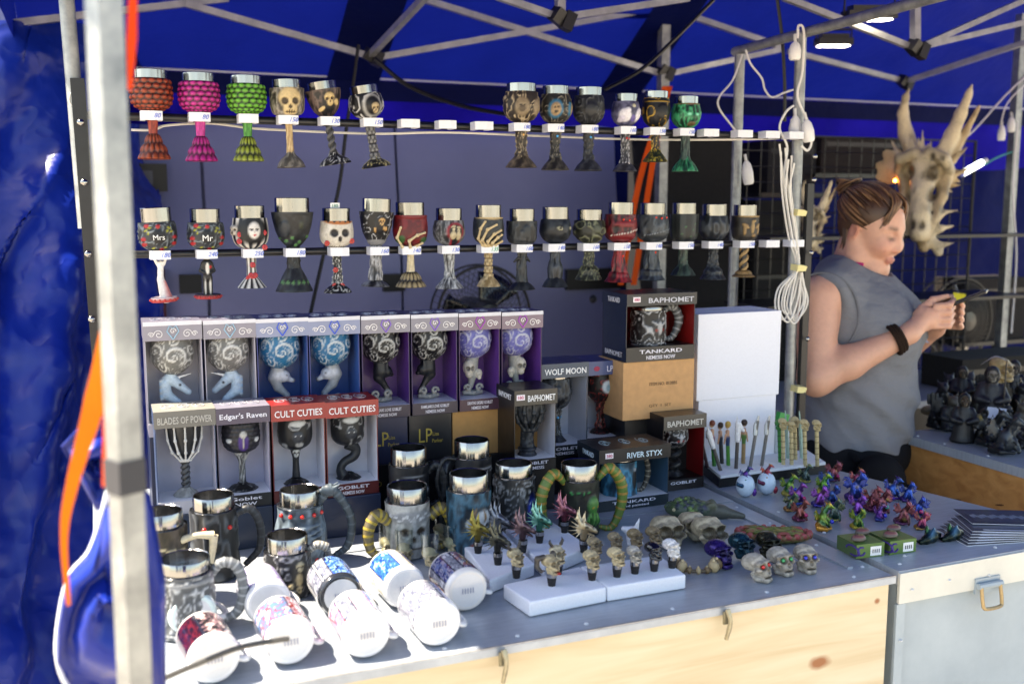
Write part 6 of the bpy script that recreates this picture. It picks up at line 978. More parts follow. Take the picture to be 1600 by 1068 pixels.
# ------------------------------------------------------------------ foam blocks and stoppers
def foam(label, pts, h, name='foam_block'):
    m = prism(MB(), [(p.x, p.y) for p in pts], CZ + .001, CZ + h, 'e6ebf4'); o = m.build(name, 'foam', smooth=0); b = o.modifiers.new('b', 'BEVEL'); b.width = .003; b.segments = 2; return tag(o, label, 'foam block')
FH = .027
q = lambda u, v: PT(u, v, CZ + FH)
fa, fb, fc, fd = q(786, 912), q(828, 940), q(1072, 897), q(1030, 866); fm0 = q(948, 917); fm1 = q(905, 884)
foam('front white foam block carrying horned skull stoppers', [fa, fb, fm0, fm1], FH); e_ = Vector((.002, 0, 0)); foam('front white foam block carrying the black and white skull stoppers', [fm1 + e_, fm0 + e_, fc, fd], FH)
foam('rear white foam block under the gold and dark dragon stoppers', [q(715, 838), q(765, 905), q(835, 878), q(785, 826)], FH * .95); foam('rear white foam block under the teal and bone dragon stoppers', [q(789, 824), q(850, 882), q(922, 852), q(862, 812)], FH * .95)
def cork(o):
    MB().lathe([(.0062, 0), (.0066, .003), (.0062, .004), (.0074, .007), (.0068, .008), (.0080, .011), (.0074, .012), (.0086, .015), (.008, .0165), (0, .0165)], 14, '131316').build('rubber_plug', 'rubber', o); MB().lathe([(.0088, .0165), (.0088, .0235), (0, .0235)], 18, 'c8c8c8').build('steel_collar', 'steel', o)
def skull_stopper(u, v, s, bone, dk, rz, label, mat='resin', horns=None, red=False):
    p = PT(u, v, CZ + FH); o = thing('bottle_stopper', label, 'bottle stopper', (p.x, p.y, CZ + FH - .001), (0, 0, rz - .42)); cork(o)
    S = skull(Sculpt(), s, bone, dk)
    if horns == 'up':
        for k in (-1, 1): S.chain([(k * .3 * s, 0, .4 * s), (k * .42 * s, -.02 * s, .58 * s), (k * .36 * s, -.05 * s, .8 * s)], [.1 * s, .07 * s, .015 * s], '3a3430')
    if horns == 'ram':
        for k in (-1, 1): S.chain([(k * .32 * s, .1 * s, .35 * s), (k * .55 * s, .3 * s, .3 * s), (k * .6 * s, .35 * s, -.05 * s), (k * .55 * s, .15 * s, -.3 * s), (k * .5 * s, -.1 * s, -.25 * s)], [.13 * s, .14 * s, .12 * s, .08 * s, .03 * s], '4a443e')
    if red: S.ell((0, -.45 * s, -.5 * s), (.1 * s, .16 * s, .06 * s), 'c8241c')
    m = S.to(MB(), s / 25, tint=wash).xf(Matrix.Rotation(-.2, 4, 'X')); zm = min(a[2] for a in m.v); m.xf(Matrix.Translation((0, .1 * s, .022 - zm))); m.build('skull', mat, o, 60)
BN, BD = 'c4b48e', '3f3222'
for a in ((807, 901, .033, BN, BD, .75, 'horned bone skull bottle stopper at the corner of the front foam', 'resin', 'up'), (862, 914, .035, BN, BD, .8, 'ram horned skull bottle stopper with red tongue', 'resin', 'ram', True), (872, 896, .033, 'd0c4a4', BD, .6, 'cream skull bottle stopper with small dark horns', 'resin', 'up'), (925, 905, .034, BN, BD, .6, 'plain bone skull bottle stopper on the foam seam', 'resin'), (964, 900, .034, 'cdbd96', BD, .75, 'broad cream skull bottle stopper right after the foam seam', 'resin'), (992, 895, .031, 'b5b2a8', '1c1c1c', .6, 'silver white patterned skull bottle stopper', 'satin'), (1022, 891, .034, '0e0e11', '050506', .7, 'glossy black skull bottle stopper', 'gloss'), (1050, 886, .034, 'f0f0f0', 'd0d0d0', .75, 'pure white skull bottle stopper', 'resin'), (930, 880, .031, '9a8a6a', BD, .7, 'brownish skull bottle stopper behind the seam skull', 'resin'), (962, 872, .031, '94866a', BD, .6, 'brownish skull bottle stopper second in the rear line', 'resin'), (993, 868, .033, '8d7c5c', BD, .6, 'dark tan skull bottle stopper third in the rear line', 'resin'), (1022, 864, .033, '8a7a5c', BD, .7, 'dark tan skull bottle stopper behind the black one', 'resin')): skull_stopper(*a)
def dragon_head(S, s, c0, c1):
    S.k = .06 * s; A = lambda *p: tuple(x * s for x in p)
    S.ell(A(0, 0, 0), A(.34, .24, .26), c0); S.cap(A(.15, 0, -.02), A(.62, 0, -.2), .2 * s, .1 * s, c0); S.cap(A(.12, 0, -.24), A(.5, 0, -.42), .11 * s, .06 * s, c0); S.cap(A(0, 0, -.1), A(-.02, 0, -.55), .22 * s, .17 * s, c0)
    for q in (-1, 1):
        S.chain([A(-.1, q * .13, .15), A(-.3, q * .2, .5), A(-.28, q * .25, .98)], [.09 * s, .07 * s, .012 * s], c1); S.chain([A(.05, q * .15, .2), A(-.02, q * .2, .5), A(.05, q * .22, .8)], [.06 * s, .045 * s, .012 * s], c1)
        for k in range(6): a = R_(115 + 26 * k); S.cap(A(-.12, q * .18, .03 - .05 * k), A(-.12 + .72 * cos(a), q * (.3 + .03 * k), .02 + .62 * sin(a)), .055 * s, .012 * s, c1 if k % 2 else c0)
        S.cap(A(.1, q * .17, .13), A(.38, q * .12, .03), .06 * s, .04 * s, c1); S.cut(A(.2, q * .24, .02), .075 * s, '101010', k=.02 * s); S.cap(A(.55, q * .06, -.1), A(.62, q * .08, -.02), .035 * s, .015 * s, c1); S.cap(A(.3, q * .12, -.4), A(.2, q * .2, -.62), .035 * s, .01 * s, c1)
    S.cap(A(.5, 0, -.1), A(.56, 0, .1), .05 * s, .01 * s, c1); S.cut(A(.45, 0, -.27), A(.3, .2, .035), '151012', (0, R_(22), 0), k=.02 * s)
    return S
for u, v, c0, c1, lb, onf in ((747, 862, '6a5c22', 'b5a450', 'gold dragon head bottle stopper', 1), (778, 846, '55585f', 'a5a9b4', 'silver dragon head bottle stopper behind the gold one', 1), (778, 880, '2a2a26', '6f6b58', 'dark pewter dragon head bottle stopper', 1), (817, 860, '4a3436', '96777a', 'copper rose dragon head bottle stopper', 1), (843, 846, '2f6a58', '9ad8c2', 'mint teal dragon head bottle stopper', 1), (882, 830, '5a2430', 'c47e8a', 'raspberry pink dragon head bottle stopper', 1), (912, 860, 'a58f6c', 'd8c8a8', 'bone coloured dragon head bottle stopper', 1)):
    p = PT(u, v, CZ + FH); o = thing('bottle_stopper', lb, 'bottle stopper', (p.x, p.y, CZ + FH * .95 - .001), (0, 0, R_(-38 + random.uniform(-12, 12)))); cork(o); m = dragon_head(Sculpt(), .037, c0, c1).to(MB(), .037 / 26); zm = min(a[2] for a in m.v); m.xf(Matrix.Translation((0, 0, .022 - zm))); m.build('dragon_head', 'antique', o, 60)
p = PT(1000, 850, CZ + FH); o = thing('bottle_stopper', 'white wolf head bottle stopper looking upward', 'bottle stopper', (p.x, p.y + .03, CZ + .001), (0, 0, -.4)); cork(o)
Sculpt(.003).cap((0, 0, .022), (0, 0, .04), .011, .013, 'dcdfe6').cap((0, 0, .04), (-.018, -.006, .05), .012, .005, 'dcdfe6').cap((.008, .006, .048), (.014, .008, .066), .005, .001, 'dcdfe6').cap((.004, -.008, .048), (.008, -.01, .066), .005, .001, 'dcdfe6').cap((.006, 0, .03), (.018, .002, .018), .01, .004, 'dcdfe6').build('wolf_head', 'resin', .0014, o)
# ------------------------------------------------------------------ skull shot glasses
for i, (u, v) in enumerate(((605, 868), (648, 845), (690, 846), (632, 878), (672, 885), (707, 868))):
    p = PT(u, v); o = thing('shot_glass', 'clear shot glass set in a small bone skull base', 'shot glass', (p.x, p.y, CZ + .001), (0, 0, .2 + .2 * (i % 3)), 'skull shot glasses by the printed mugs'); m = skull(Sculpt(), .036, BN, BD).to(MB(), .0015); zm = min(a[2] for a in m.v); m.xf(Matrix.Translation((0, 0, -zm))); m.build('skull_base', 'resin', o, 60); h0 = .03
    MB().lathe([(.015, h0 - .012), (.0175, h0 + .034), (.0168, h0 + .0345), (.0160, h0 + .034), (.0138, h0 - .006), (0, h0 - .006)], 28, 'ffffff').build('glass', 'glass', o)
# ------------------------------------------------------------------ mossy crocodile, leaf tray, eggs
p = PT(1105, 812); o = thing('incense_holder', 'mossy green crocodile shaped incense holder with long snout', 'incense holder', (p.x, p.y + .02, CZ + .001), (0, 0, R_(-32)))
S = Sculpt(.008).ell((-.03, 0, .016), (.05, .03, .02), '4a5a44').chain([(.0, 0, .018), (.04, 0, .014), (.085, -.004, .008)], [.018, .014, .006], '5a5a4e').ell((.02, .01, .03), (.008, .006, .008), '66664e').ell((.02, -.012, .03), (.008, .006, .008), '66664e').paint((-.04, 0, .03), (.03, .03, .02), '5f7a3a', soft=.6)
for k in range(150): a = random.uniform(0, 6.28); r_ = random.random() ** .5; S.ell((-.03 + .05 * r_ * cos(a), .031 * r_ * sin(a), .019 + .02 * (1 - r_ * r_)), random.uniform(.003, .0055), random.choice(('3f5040', '56683f', '7f9a50', '2f383c', '4a4a5a')), k=.0012)
S.build('crocodile', 'resin', .0016, o); MB().ball((-.06, -.024, .02), .004, 'd8c89a', 8).ball((.02, .02, .03), .0035, 'd8c09a', 8).build('flower', 'resin', o)
p = PT(1212, 846); o = thing('leaf_dish', 'curled green dish edged with red scalloped leaves behind the skulls', 'dish', (p.x, p.y + .008, CZ + .001), (0, 0, R_(-28)))
S = Sculpt(.0012).ell((0, 0, .009), (.072, .032, .011), '6a6a30')
for k in range(46): a = 2 * pi * k / 46; S.ell((.072 * cos(a), .032 * sin(a), .013 + .004 * (k % 2)), (.006, .004, .006), 'a84a4a' if k % 2 else '7a5a34'); S.ell((.05 * cos(a * 3.7), .02 * sin(a * 2.3), .02), (.009, .004, .004), random.choice(('7a7a34', '5f6a2c', '8a7a40', '9a4a40')))
S.build('leaves', 'resin', .002, o)
PALS = [('1f4a26', '5f7a2a', '94762f', 'green and gold'), ('3f1f55', '7d3a86', '2c2f66', 'purple'), ('16205a', '2f4f94', '40286a', 'cobalt blue'), ('44201f', '7a4440', '52283f', 'copper red'), ('16302c', '3f5c46', '7a6a34', 'dark teal and bronze'), ('4f2540', '8a3f52', '8f6a2f', 'pink and orange')]
def dragonlet(S, s, pal, rnd):
    c0, c1, c2 = pal[:3]; A = lambda *p: tuple(x * s for x in p); S.k = .05 * s; j = lambda x=.06: rnd.uniform(-x, x)
    S.ell(A(0, 0, .2), A(.26, .2, .22), c0); S.ell(A(j(), -.05, .38), A(.17, .15, .2), c1); S.chain([A(0, 0, .45), A(.1 + j(), -.1, .66), A(.16 + j(), -.16, .78)], [.13 * s, .09 * s, .08 * s], c0); S.ell(A(.18, -.2, .82), A(.12, .11, .09), c1); S.cap(A(.2, -.24, .8), A(.3, -.36, .74), .07 * s, .04 * s, c1)
    S.chain([A(-.15, .1, .12), A(-.36, .0, .07), A(-.3, -.3, .06), A(0, -.36, .05), A(.18, -.34, .09)], [.13 * s, .1 * s, .07 * s, .045 * s, .02 * s], c2)
    for q in (-1, 1):
        S.cap(A(.16, -.2 + q * .06, .88), A(.06, -.1 + q * .14, 1.02), .035 * s, .01 * s, c2); S.cap(A(q * .2, -.12, .2), A(q * .22, -.24, .05), .09 * s, .07 * s, c0); S.cap(A(q * .14, -.16, .36), A(q * .14, -.28, .24), .055 * s, .04 * s, c1)
        up = rnd.uniform(-.12, .12); sh_ = (q * .12, .1, .44); tp = ((q * .38, .16, 1.0 + up), (q * .62, .2, .8 + up), (q * .64, .16, .5 + up), (q * .42, .1, .26))
        for t_ in tp: S.cap(A(*sh_), A(*t_), .032 * s, .008 * s, c0, .015 * s)
        for t_, t2 in zip(tp, tp[1:]):
            for w_ in (.3, .5, .7): m_ = [t_[n] * (1 - w_) + t2[n] * w_ for n in range(3)]; S.cap(A(*sh_), A(*[sh_[n] * (.22 + .1 * (w_ == .5)) + m_[n] * (.78 - .1 * (w_ == .5)) for n in range(3)]), .016 * s, .018 * s, c1 if w_ != .5 else c2, .03 * s)
    for k in range(7): S.paint(A(rnd.uniform(-.3, .3), rnd.uniform(-.3, .2), rnd.uniform(.1, .9)), A(.13, .16, .1), rnd.choice((c0, c1, c2, '8f7a3a', '14161a', '14161a')), soft=.7)
    for k in range(5): S.cap(A(-.02 + .04 * k, .06 - .06 * k, .42 + .1 * k), A(-.06 + .04 * k, .14 - .06 * k, .5 + .1 * k), .03 * s, .008 * s, c2)
    return S
DR = [(1232, 772, 0, 46, 'bright green dragon figurine beside the white eggs'), (1236, 797, 4, 40, 'bronze teal dragon figurine in front of the bright green one near the eggs'), (1257, 752, 4, 42, 'bronze dragon figurine beside the pen stand corner'), (1246, 786, 1, 46, 'violet dragon figurine holding a blue bead near the eggs'), (1250, 812, 3, 44, 'dark copper dragon figurine at the chest gap edge'), (1285, 770, 0, 44, 'lime green dragon figurine with raised wings behind the purple one'), (1303, 750, 3, 46, 'red gold dragon figurine closest to the seller'), (1290, 762, 2, 40, 'steel blue dragon figurine behind the lime green one'), (1281, 790, 1, 46, 'magenta purple dragon figurine above the two green teal ones'), (1300, 785, 2, 42, 'blue dragon figurine right behind the teal one'), (1284, 826, 0, 52, 'large green dragon figurine at the near edge of the flock'), (1304, 812, 4, 48, 'teal bronze dragon figurine touching the large green one'), (1337, 780, 2, 62, 'tallest deep blue dragon figurine of the flock'), (1338, 758, 5, 40, 'pink orange dragon figurine behind the tallest blue one'), (1340, 804, 1, 44, 'lilac purple dragon figurine in front of the tallest blue one'), (1340, 824, 0, 40, 'green gold dragon figurine behind the small green boxes'), (1363, 796, 3, 52, 'copper dragon figurine with spread wings, one of a close pair'), (1378, 800, 3, 52, 'copper dragon figurine with folded wings, one of a close pair'), (1373, 812, 1, 34, 'tiny purple dragon figurine in front of the copper pair'), (1394, 778, 2, 48, 'blue dragon figurine with tall wings behind the copper pair'), (1418, 782, 2, 44, 'royal blue dragon figurine at the aisle side of the chest'), (1412, 818, 3, 50, 'red brown dragon figurine behind the painted pebbles'), (1436, 806, 2, 44, 'sapphire dragon figurine with gold tail near the picture cards'), (1440, 826, 5, 38, 'pink dragon figurine between the pebbles and the picture cards')]
rn = random.Random(5)
for u, v, k, hp_, lb in DR:
    p = PT(u, v + 2); pal = PALS[k]; pal = tuple(tuple(min(1, max(0, x * rn.uniform(1.3, 2.4))) for x in L(c)) for c in pal[:3]); s = hp_ / 850; o = thing('dragon_figurine', lb, 'figurine', (p.x, p.y, CZ + .0025), (0, 0, rn.uniform(-.9, .5)), 'small metallic dragons on the blue grey chest'); m = dragonlet(Sculpt(), s, pal, rn).to(MB(), s / 27); zm = min(a[2] for a in m.v); m.xf(Matrix.Diagonal((.78, .85, .95, 1)) @ Matrix.Translation((0, 0, -zm))); m.build('dragon', 'iridescent', o, 60)
    if rn.random() < .4: MB().ball((.1 * s, -.3 * s, .3 * s), .0045, rn.choice(('2030c0', 'c02a6a', '2a9a8a')), 8).build('bead', 'gloss', o)
for u, v, pal, lb in ((1168, 779, ('1f4a6a', '6a3a9a', '2f8a8a'), 'white egg with blue purple baby dragon breaking out'), (1201, 775, ('6a2a4a', 'a83a4a', 'c08a3a'), 'white egg with red gold baby dragon breaking out')):
    p = PT(u, v); o = thing('dragon_egg', lb, 'figurine', (p.x, p.y + .01, CZ + .003), (0, 0, .2)); m = MB().ball((0, 0, .026), (.0215, .0215, .0265), 'c9dcec', 20); m.build('egg_shell', 'satin', o); S = dragonlet(Sculpt(), .034, pal, rn); S.to(MB(), .0014, Matrix.Translation((0, .0, .040))).build('dragon', 'iridescent', o, 60); Sculpt(.002).ell((.012, -.017, .012), (.006, .005, .009), pal[1]).build('claw', 'iridescent', .0013, o); Sculpt(.002).chain([(-.02, -.008, .03), (-.03, -.006, .034), (-.034, -.006, .042)], [.005, .004, .001], pal[0]).build('tail', 'iridescent', .0013, o)
for u, v, lb in ((1452, 846, 'black green curled dragon figurine beside the fan of cards'), (1487, 842, 'black green lying dragon figurine touching the fan of cards')):
    p = PT(u, v); o = thing('dragon_figurine', lb, 'figurine', (p.x, p.y, CZ + .0025), (0, 0, .5)); Sculpt(.005).chain([(-.024, 0, .008), (-.006, -.006, .012), (.012, -.004, .01), (.024, -.01, .008)], [.009, .012, .009, .006], '15231a').ell((.0, .006, .02), (.018, .004, .01), '2f6a3a', (0, .4, .3)).ell((-.008, -.008, .02), (.014, .003, .008), '4a7a9a', (0, -.5, 0)).chain([(-.02, 0, .006), (-.034, .006, .005), (-.03, .018, .004)], [.006, .004, .002], '1c2a20').build('dragon', 'iridescent', .0016, o)
# green boxes with stones
for u, v, rz, lb in ((1352, 872, -.1, 'green patterned small box with purple dragon print and barcode'), (1402, 866, -.05, 'green patterned small box next to the curled black dragons')):
    p = PT(u + 10, v); o = thing('small_box', lb, 'box', (p.x, p.y + .032, CZ + .0025), (0, 0, rz)); b = MB().box((0, 0, .0135), (.062, .062, .027), '5a7a3a', faces=dict(left='4a5f34')).build('body', 'card', o, smooth=0); MB().box((.012, -.0314, .012), (.024, .0006, .018), 'f0f0ee').build('label', 'paper', o, smooth=0); text('||||', '3a3a40', o, (.012, -.0322, .012), width=.015, height=.007, name='barcode')
    MB().tube([(-.0312, -.02 + .02 * cos(a), .0135 + .009 * sin(a)) for a in np.linspace(0, 5, 12)], .002, '3f2a7a', 5).tube([(-.02 + .008 * cos(a), -.0312, .0135 + .008 * sin(a)) for a in np.linspace(1, 6, 12)], .002, '3f2a7a', 5).build('print', 'paper', o)
    for dx, dy in ((-.016, -.012), (.018, .016)):
        S = Sculpt(.002).ell((0, 0, .006), (.016, .011, .006), '5a5650').ell((0, 0, .010), (.013, .009, .003), '8a4a4a').ell((.004, 0, .012), (.006, .004, .002), '8a8a4a'); w_ = S.to(MB(), .0014, Matrix.Translation((p.x + dx, p.y + .032 + dy, CZ + .0295))).build('painted_stone', 'resin'); tag(w_, 'flat grey pebble with tiny painted reddish dragon on a green box', 'stone', 'painted pebbles on the green boxes')
# fan of cards
p = UZ(1540, 835); rot0 = R_(-12)
for i in range(6):
    o = thing('postcard', 'glossy dark picture card in the overlapping fan', 'card', (p.x - .012 + .013 * i, p.y - .008 + .004 * i, CZ + .0025 + .0018 * i), (0, 0, rot0 + R_(-3 * i)), 'fanned picture cards'); MB().box((0, 0, .0007), (.15, .105, .0014), 'd8dce4', faces=dict(top='2a303c')).build('card', 'card', o, smooth=0); MB().box((0, .004, .0016), (.13, .07, .0004), '59616e').box((.0, -.042, .0016), (.1, .006, .0004), 'b9bec8').build('picture', 'card', o, smooth=0)
p = UZ(1560, 822); o = thing('postcard', 'top picture card lying turned across the fan of cards', 'card', (p.x + .012, p.y + .012, CZ + .0145), (0, R_(1), R_(-24))); MB().box((0, 0, .0007), (.15, .1, .0014), 'c4c8d0', faces=dict(top='1d222c')).build('card', 'card', o, smooth=0); m = MB().box((0, 0, .0016), (.125, .075, .0004), '2a303b')
for k in range(16): m.ball((-.055 + .007 * k, .006 * sin(k * 2.1), .0019), (.0045, .012, .0003), '6d7684', 6)
m.build('picture', 'card', o)
# ------------------------------------------------------------------ pen tray
a, b, c, d = PT(1094, 720, CZ + .03), PT(1124, 744, CZ + .03), PT(1293, 722, CZ + .03), PT(1262, 702, CZ + .03)
o = thing('pen_stand', 'white foam pen stand in a low black tray', 'stand', (0, 0, 0)); prism(MB(), [(x.x, x.y) for x in (a, b, c, d)], CZ + .003, CZ + .024, '121214').build('tray', 'plastic', o, 20); w2 = [(x.x * .97 + .03 * (a.x + c.x) / 2, x.y * .97 + .03 * (a.y + c.y) / 2) for x in (a, b, c, d)]; prism(MB(), w2, CZ + .0235, CZ + .031, 'e9ebee').build('foam', 'foam', o, smooth=0)
def pen(u0, v0, u1, v1, label, kind, col, c2, dy=0, group=None):
    p0 = PT(u0, v0, CZ + .03); p1 = UY(u1, v1, p0.y - .004); o = thing('novelty_pen', label, 'pen', p0, (0, 0, 0), group); d_ = p1 - p0; d_ = Vector((d_.x, 0.006, d_.z)); Ln = d_.length; o.rotation_euler = d_.to_track_quat('Z', 'Y').to_euler(); o.rotation_euler.z += 0
    M = (o.rotation_euler.to_matrix().inverted()).to_4x4() @ Matrix.Rotation(-.1, 4, 'Z')
    if kind == 'skull':
        m = MB().tube([(0, 0, -.003), (0, 0, Ln * .8)], .0048, col, 9)
        for k in range(1, 7): m.ball((0, 0, Ln * .12 * k), (.0058, .0058, .003), c2, 8)
        m.build('shaft', 'resin', o); s = .027; q_ = skull(Sculpt(), s, col, c2).to(MB(), s / 18, M); q_.xf(Matrix.Translation((0, 0, Ln * .86))); q_.build('skull', 'resin', o, 60)
    elif kind == 'hand':
        MB().tube([(0, 0, -.003), (0, 0, Ln * .72)], .0045, col, 8).build('shaft', 'resin', o); S = Sculpt(.002).ell((0, 0, Ln * .76), (.006, .003, .007), col)
        for k in range(4): S.cap((-.005 + .0033 * k, 0, Ln * .78), (-.008 + .005 * k, 0, Ln * (.96 + .03 * (k in (1, 2)))), .0018, .0013, col)
        S.build('hand', 'resin', .001, o)
    elif kind == 'fairy':
        MB().tube([(0, 0, -.003), (0, 0, Ln * .45)], .005, c2, 8).build('shaft', 'resin', o); S = Sculpt(.002).cap((0, 0, Ln * .42), (0, 0, Ln * .62), .0045, .006, col).cap((0, 0, Ln * .62), (0, 0, Ln * .76), .004, .005, 'd8a888').ell((0, 0, Ln * .88), (.0055, .0055, .0065), 'e0b898').ell((0, .002, Ln * .92), (.008, .007, .008), {'1f3a6a': 'c9a24a', '8a5a6a': '7a3a22'}.get(col, '3a2418')).cap((.006, -.002, Ln * .7), (.009, -.005, Ln * .5), .002, .002, 'd8a888').cap((-.006, -.002, Ln * .7), (-.009, -.005, Ln * .5), .002, .002, 'd8a888'); S.build('fairy', 'resin', .0011, o)
    elif kind == 'horse':
        MB().tube([(0, 0, -.003), (0, 0, Ln * .6)], .0046, c2, 8).build('shaft', 'resin', o); Sculpt(.003).cap((0, 0, Ln * .55), (0, 0, Ln * .85), .0065, .0075, col).cap((0, 0, Ln * .88), (-.013, -.002, Ln * .74), .006, .0035, col).cap((.002, 0, Ln * .9), (.004, 0, Ln * 1.02), .003, .0008, col).build('animal_head', 'resin', .0012, o)
    else:
        m = MB().tube([(0, 0, -.003), (0, 0, Ln * .9)], .0042, col, 8); m.build('shaft', 'resin', o); MB().tube([(0, 0, Ln * .62), (.003, 0, Ln * .8), (-.001, 0, Ln)], [.006, .006, .002], c2, 8).build('topper', 'antique', o)
for a in ((1105, 728, 1093, 660, 'dark maroon axe pen at the carton end of the stand', 'axe', '3a1c22', '6a3a3a'), (1126, 735, 1108, 668, 'pen topped with white horse head on grey shaft', 'horse', 'e6e6e6', '5a5450'), (1116, 728, 1115, 656, 'pen topped with auburn haired fairy in pink', 'fairy', '8a5a6a', '2f7a2a'), (1138, 727, 1140, 658, 'pen topped with blond fairy in blue dress', 'fairy', '1f3a6a', '3a8a2a'), (1128, 724, 1128, 660, 'pen topped with dark haired fairy', 'fairy', '24344a', '2a2a2a'), (1150, 732, 1158, 652, 'pen topped with white horse and brown mane', 'horse', 'e9e9e9', '4a4440'), (1161, 724, 1167, 655, 'pen topped with brown haired fairy in green', 'fairy', '4a7a34', 'a8885a'), (1172, 730, 1189, 650, 'grey dragon claw pen leaning left', 'axe', '6d6a66', 'b4b4b2'), (1190, 728, 1206, 650, 'grey dragon claw pen beside the green skull pen', 'axe', '66635f', 'a9a9a8'), (1219, 722, 1221, 654, 'bright green skull pen', 'skull', '2f8a3a', '1a5a24')): pen(*a)
for u in (1224, 1237, 1243, 1258, 1277): pen(u, 726 if u != 1243 else 718, u + 3 if u < 1270 else u + 3, {1224: 650, 1237: 655, 1243: 648, 1258: 652, 1277: 653}[u], 'bone coloured skull pen standing in the foam', 'skull', 'c4b284', '8a7a50', group='bone skull pens')
for u, v in ((1231, 642), (1253, 643)): pen(u, 716, u, v, 'translucent mint skeleton hand pen behind the bone skull pens', 'hand', 'a8c8bc', 'a8c8bc', group='mint skeleton hand pens')
p = UY(1222, 660, 2.1); o = thing('spray_bottle', 'white bottle with green cap behind the pens', 'bottle', (p.x, 2.105, CZ + .003)); MB().lathe([(.022, 0), (.024, .005), (.024, .08), (.01, .1), (.009, .105), (0, .105)], 18, 'dfe6e8').build('body', 'plastic', o); MB().box((.004, 0, .118), (.03, .016, .022), '1fa04a', (0, .3, 0)).build('cap', 'plastic', o, 20)
# ------------------------------------------------------------------ seller
PB = Vector((2.08, 2.355, 0)); wom = thing('person', 'person in grey sleeveless top with brown tied hair looking down at a phone', 'person', PB, (0, 0, R_(-52)))
SK, SKR = 'd9a58c', 'c98a76'
def torso(S, o=0.0, c=SK, hips=True):
    S.ell((-.01, 0, 1.25), (.135 + o, .19 + o, .17 + o), c); S.ell((.07, .085, 1.235), (.10 + o, .095 + o, .10 + o), c); S.ell((.07, -.085, 1.235), (.10 + o, .095 + o, .10 + o), c)
    S.ell((.015, 0, 1.06), (.15 + o, .185 + o, .19 + o), c); S.ell((-.012, 0, .90), (.158 + o, .198 + o, .15 + o), c)
    for q in (-1, 1): S.cap((-.045, q * .06, 1.385), (-.045, q * .165, 1.355), .055 + o, .058 + o, c)
    return S
S = torso(Sculpt(.045)); S.k = .03
S.cap((-.035, 0, 1.36), (-.012, 0, 1.47), .062, .058, SK)
for q in (-1, 1): S.chain([(-.01, q * .08, .9), (.0, q * .1, .5), (-.01, q * .1, .1)], [.1, .075, .05], SK); S.cap((-.02, q * .1, .05), (.1, q * .11, .035), .045, .035, SK)
def arm(sh, el, wr):
    S.cap(sh, el, .062, .049, SK, .03); S.cap(el, tuple((a * .65 + b * .35) for a, b in zip(el, wr)), .046, .045, SK, .025); S.cap(tuple((a * .65 + b * .35) for a, b in zip(el, wr)), wr, .045, .027, SK, .02)
arm((-.075, -.205, 1.335), (-.055, -.272, 1.12), (.165, -.155, 1.245)); arm((-.06, .2, 1.335), (.05, .25, 1.11), (.20, .095, 1.235))
# head, bowed towards the phone
class Bowed:
    A, PV, K = R_(17), np.array((-.014, 0, 1.465)), .93
    def __init__(s, S): s.S = S; s.k = S.k
    YW = R_(-20)
    def m(s, p):
        p = (np.array(p, float) - s.PV) * s.K; c, n = cos(s.A), sin(s.A); p = np.array((p[0] * c + p[2] * n, p[1], -p[0] * n + p[2] * c)); c, n = cos(s.YW), sin(s.YW)
        return tuple(s.PV + np.array((p[0] * c - p[1] * n, p[0] * n + p[1] * c, p[2])) + np.array((.012, 0, -.004)))
    def r(s, r): return tuple(x * s.K for x in r) if hasattr(r, '__len__') else r * s.K
    def rt(s, rot): return (Euler((0, 0, s.YW)).to_matrix() @ Euler((0, s.A, 0)).to_matrix() @ Euler(rot or (0, 0, 0)).to_matrix()).to_euler()
    def cap(s, a, b, ra, rb, col, k=None): s.S.cap(s.m(a), s.m(b), ra * s.K, rb * s.K, col, k or s.k); return s
    def chain(s, pts, rads, col, k=None): s.S.chain([s.m(p) for p in pts], [x * s.K for x in rads], col, k or s.k); return s
    def ell(s, c, r, col, rot=None, k=None): s.S.ell(s.m(c), (s.r(r) if hasattr(r, '__len__') else (s.r(r),) * 3), col, s.rt(rot), k or s.k); return s
    def cut(s, c, r, col, rot=None, k=None): s.S.cut(s.m(c), (s.r(r) if hasattr(r, '__len__') else (s.r(r),) * 3), col, s.rt(rot), k or s.k); return s
    def paint(s, c, r, col, rot=None, soft=.15): s.S.paint(s.m(c), (s.r(r) if hasattr(r, '__len__') else (s.r(r),) * 3), col, s.rt(rot), soft); return s
Hd = Bowed(S); Hd.k = .03
# head
hp_ = [('e', (-.012, 0, 1.578), (.094, .077, .088)), ('e', (.035, 0, 1.525), (.062, .062, .085))]
Hd.k = .03
for _, c_, r_ in hp_: Hd.ell(c_, r_, SK)
Hd.k = .014; Hd.chain([(-.015, -.058, 1.50), (.005, -.05, 1.455), (.055, -.018, 1.43), (.055, .018, 1.43), (.005, .05, 1.455), (-.015, .058, 1.50)], [.02, .024, .022, .022, .024, .02], SK, .025)
Hd.ell((.066, 0, 1.437), (.022, .026, .018), SK); Hd.ell((.0, 0, 1.435), (.05, .045, .03), SK, k=.03)
Hd.cap((.088, 0, 1.552), (.105, 0, 1.510), .008, .0098, SK, .012); 
for q in (-1, 1): Hd.ell((.098, q * .011, 1.505), (.010, .009, .008), SKR, k=.006); Hd.ell((.07, q * .034, 1.51), (.026, .022, .024), 'd99c86', k=.02); Hd.cap((.083, q * .018, 1.567), (.066, q * .05, 1.565), .0085, .007, SK, .01); Hd.cut((.094, q * .034, 1.547), (.012, .016, .010), 'b98470', k=.01); Hd.ell((.076, q * .033, 1.545), (.012, .014, .0105), SK, k=.004); Hd.paint((.088, q * .034, 1.539), (.014, .019, .0050), '33201a', soft=.4); Hd.paint((.088, q * .036, 1.570), (.022, .024, .0060), '4a3224', soft=.4)
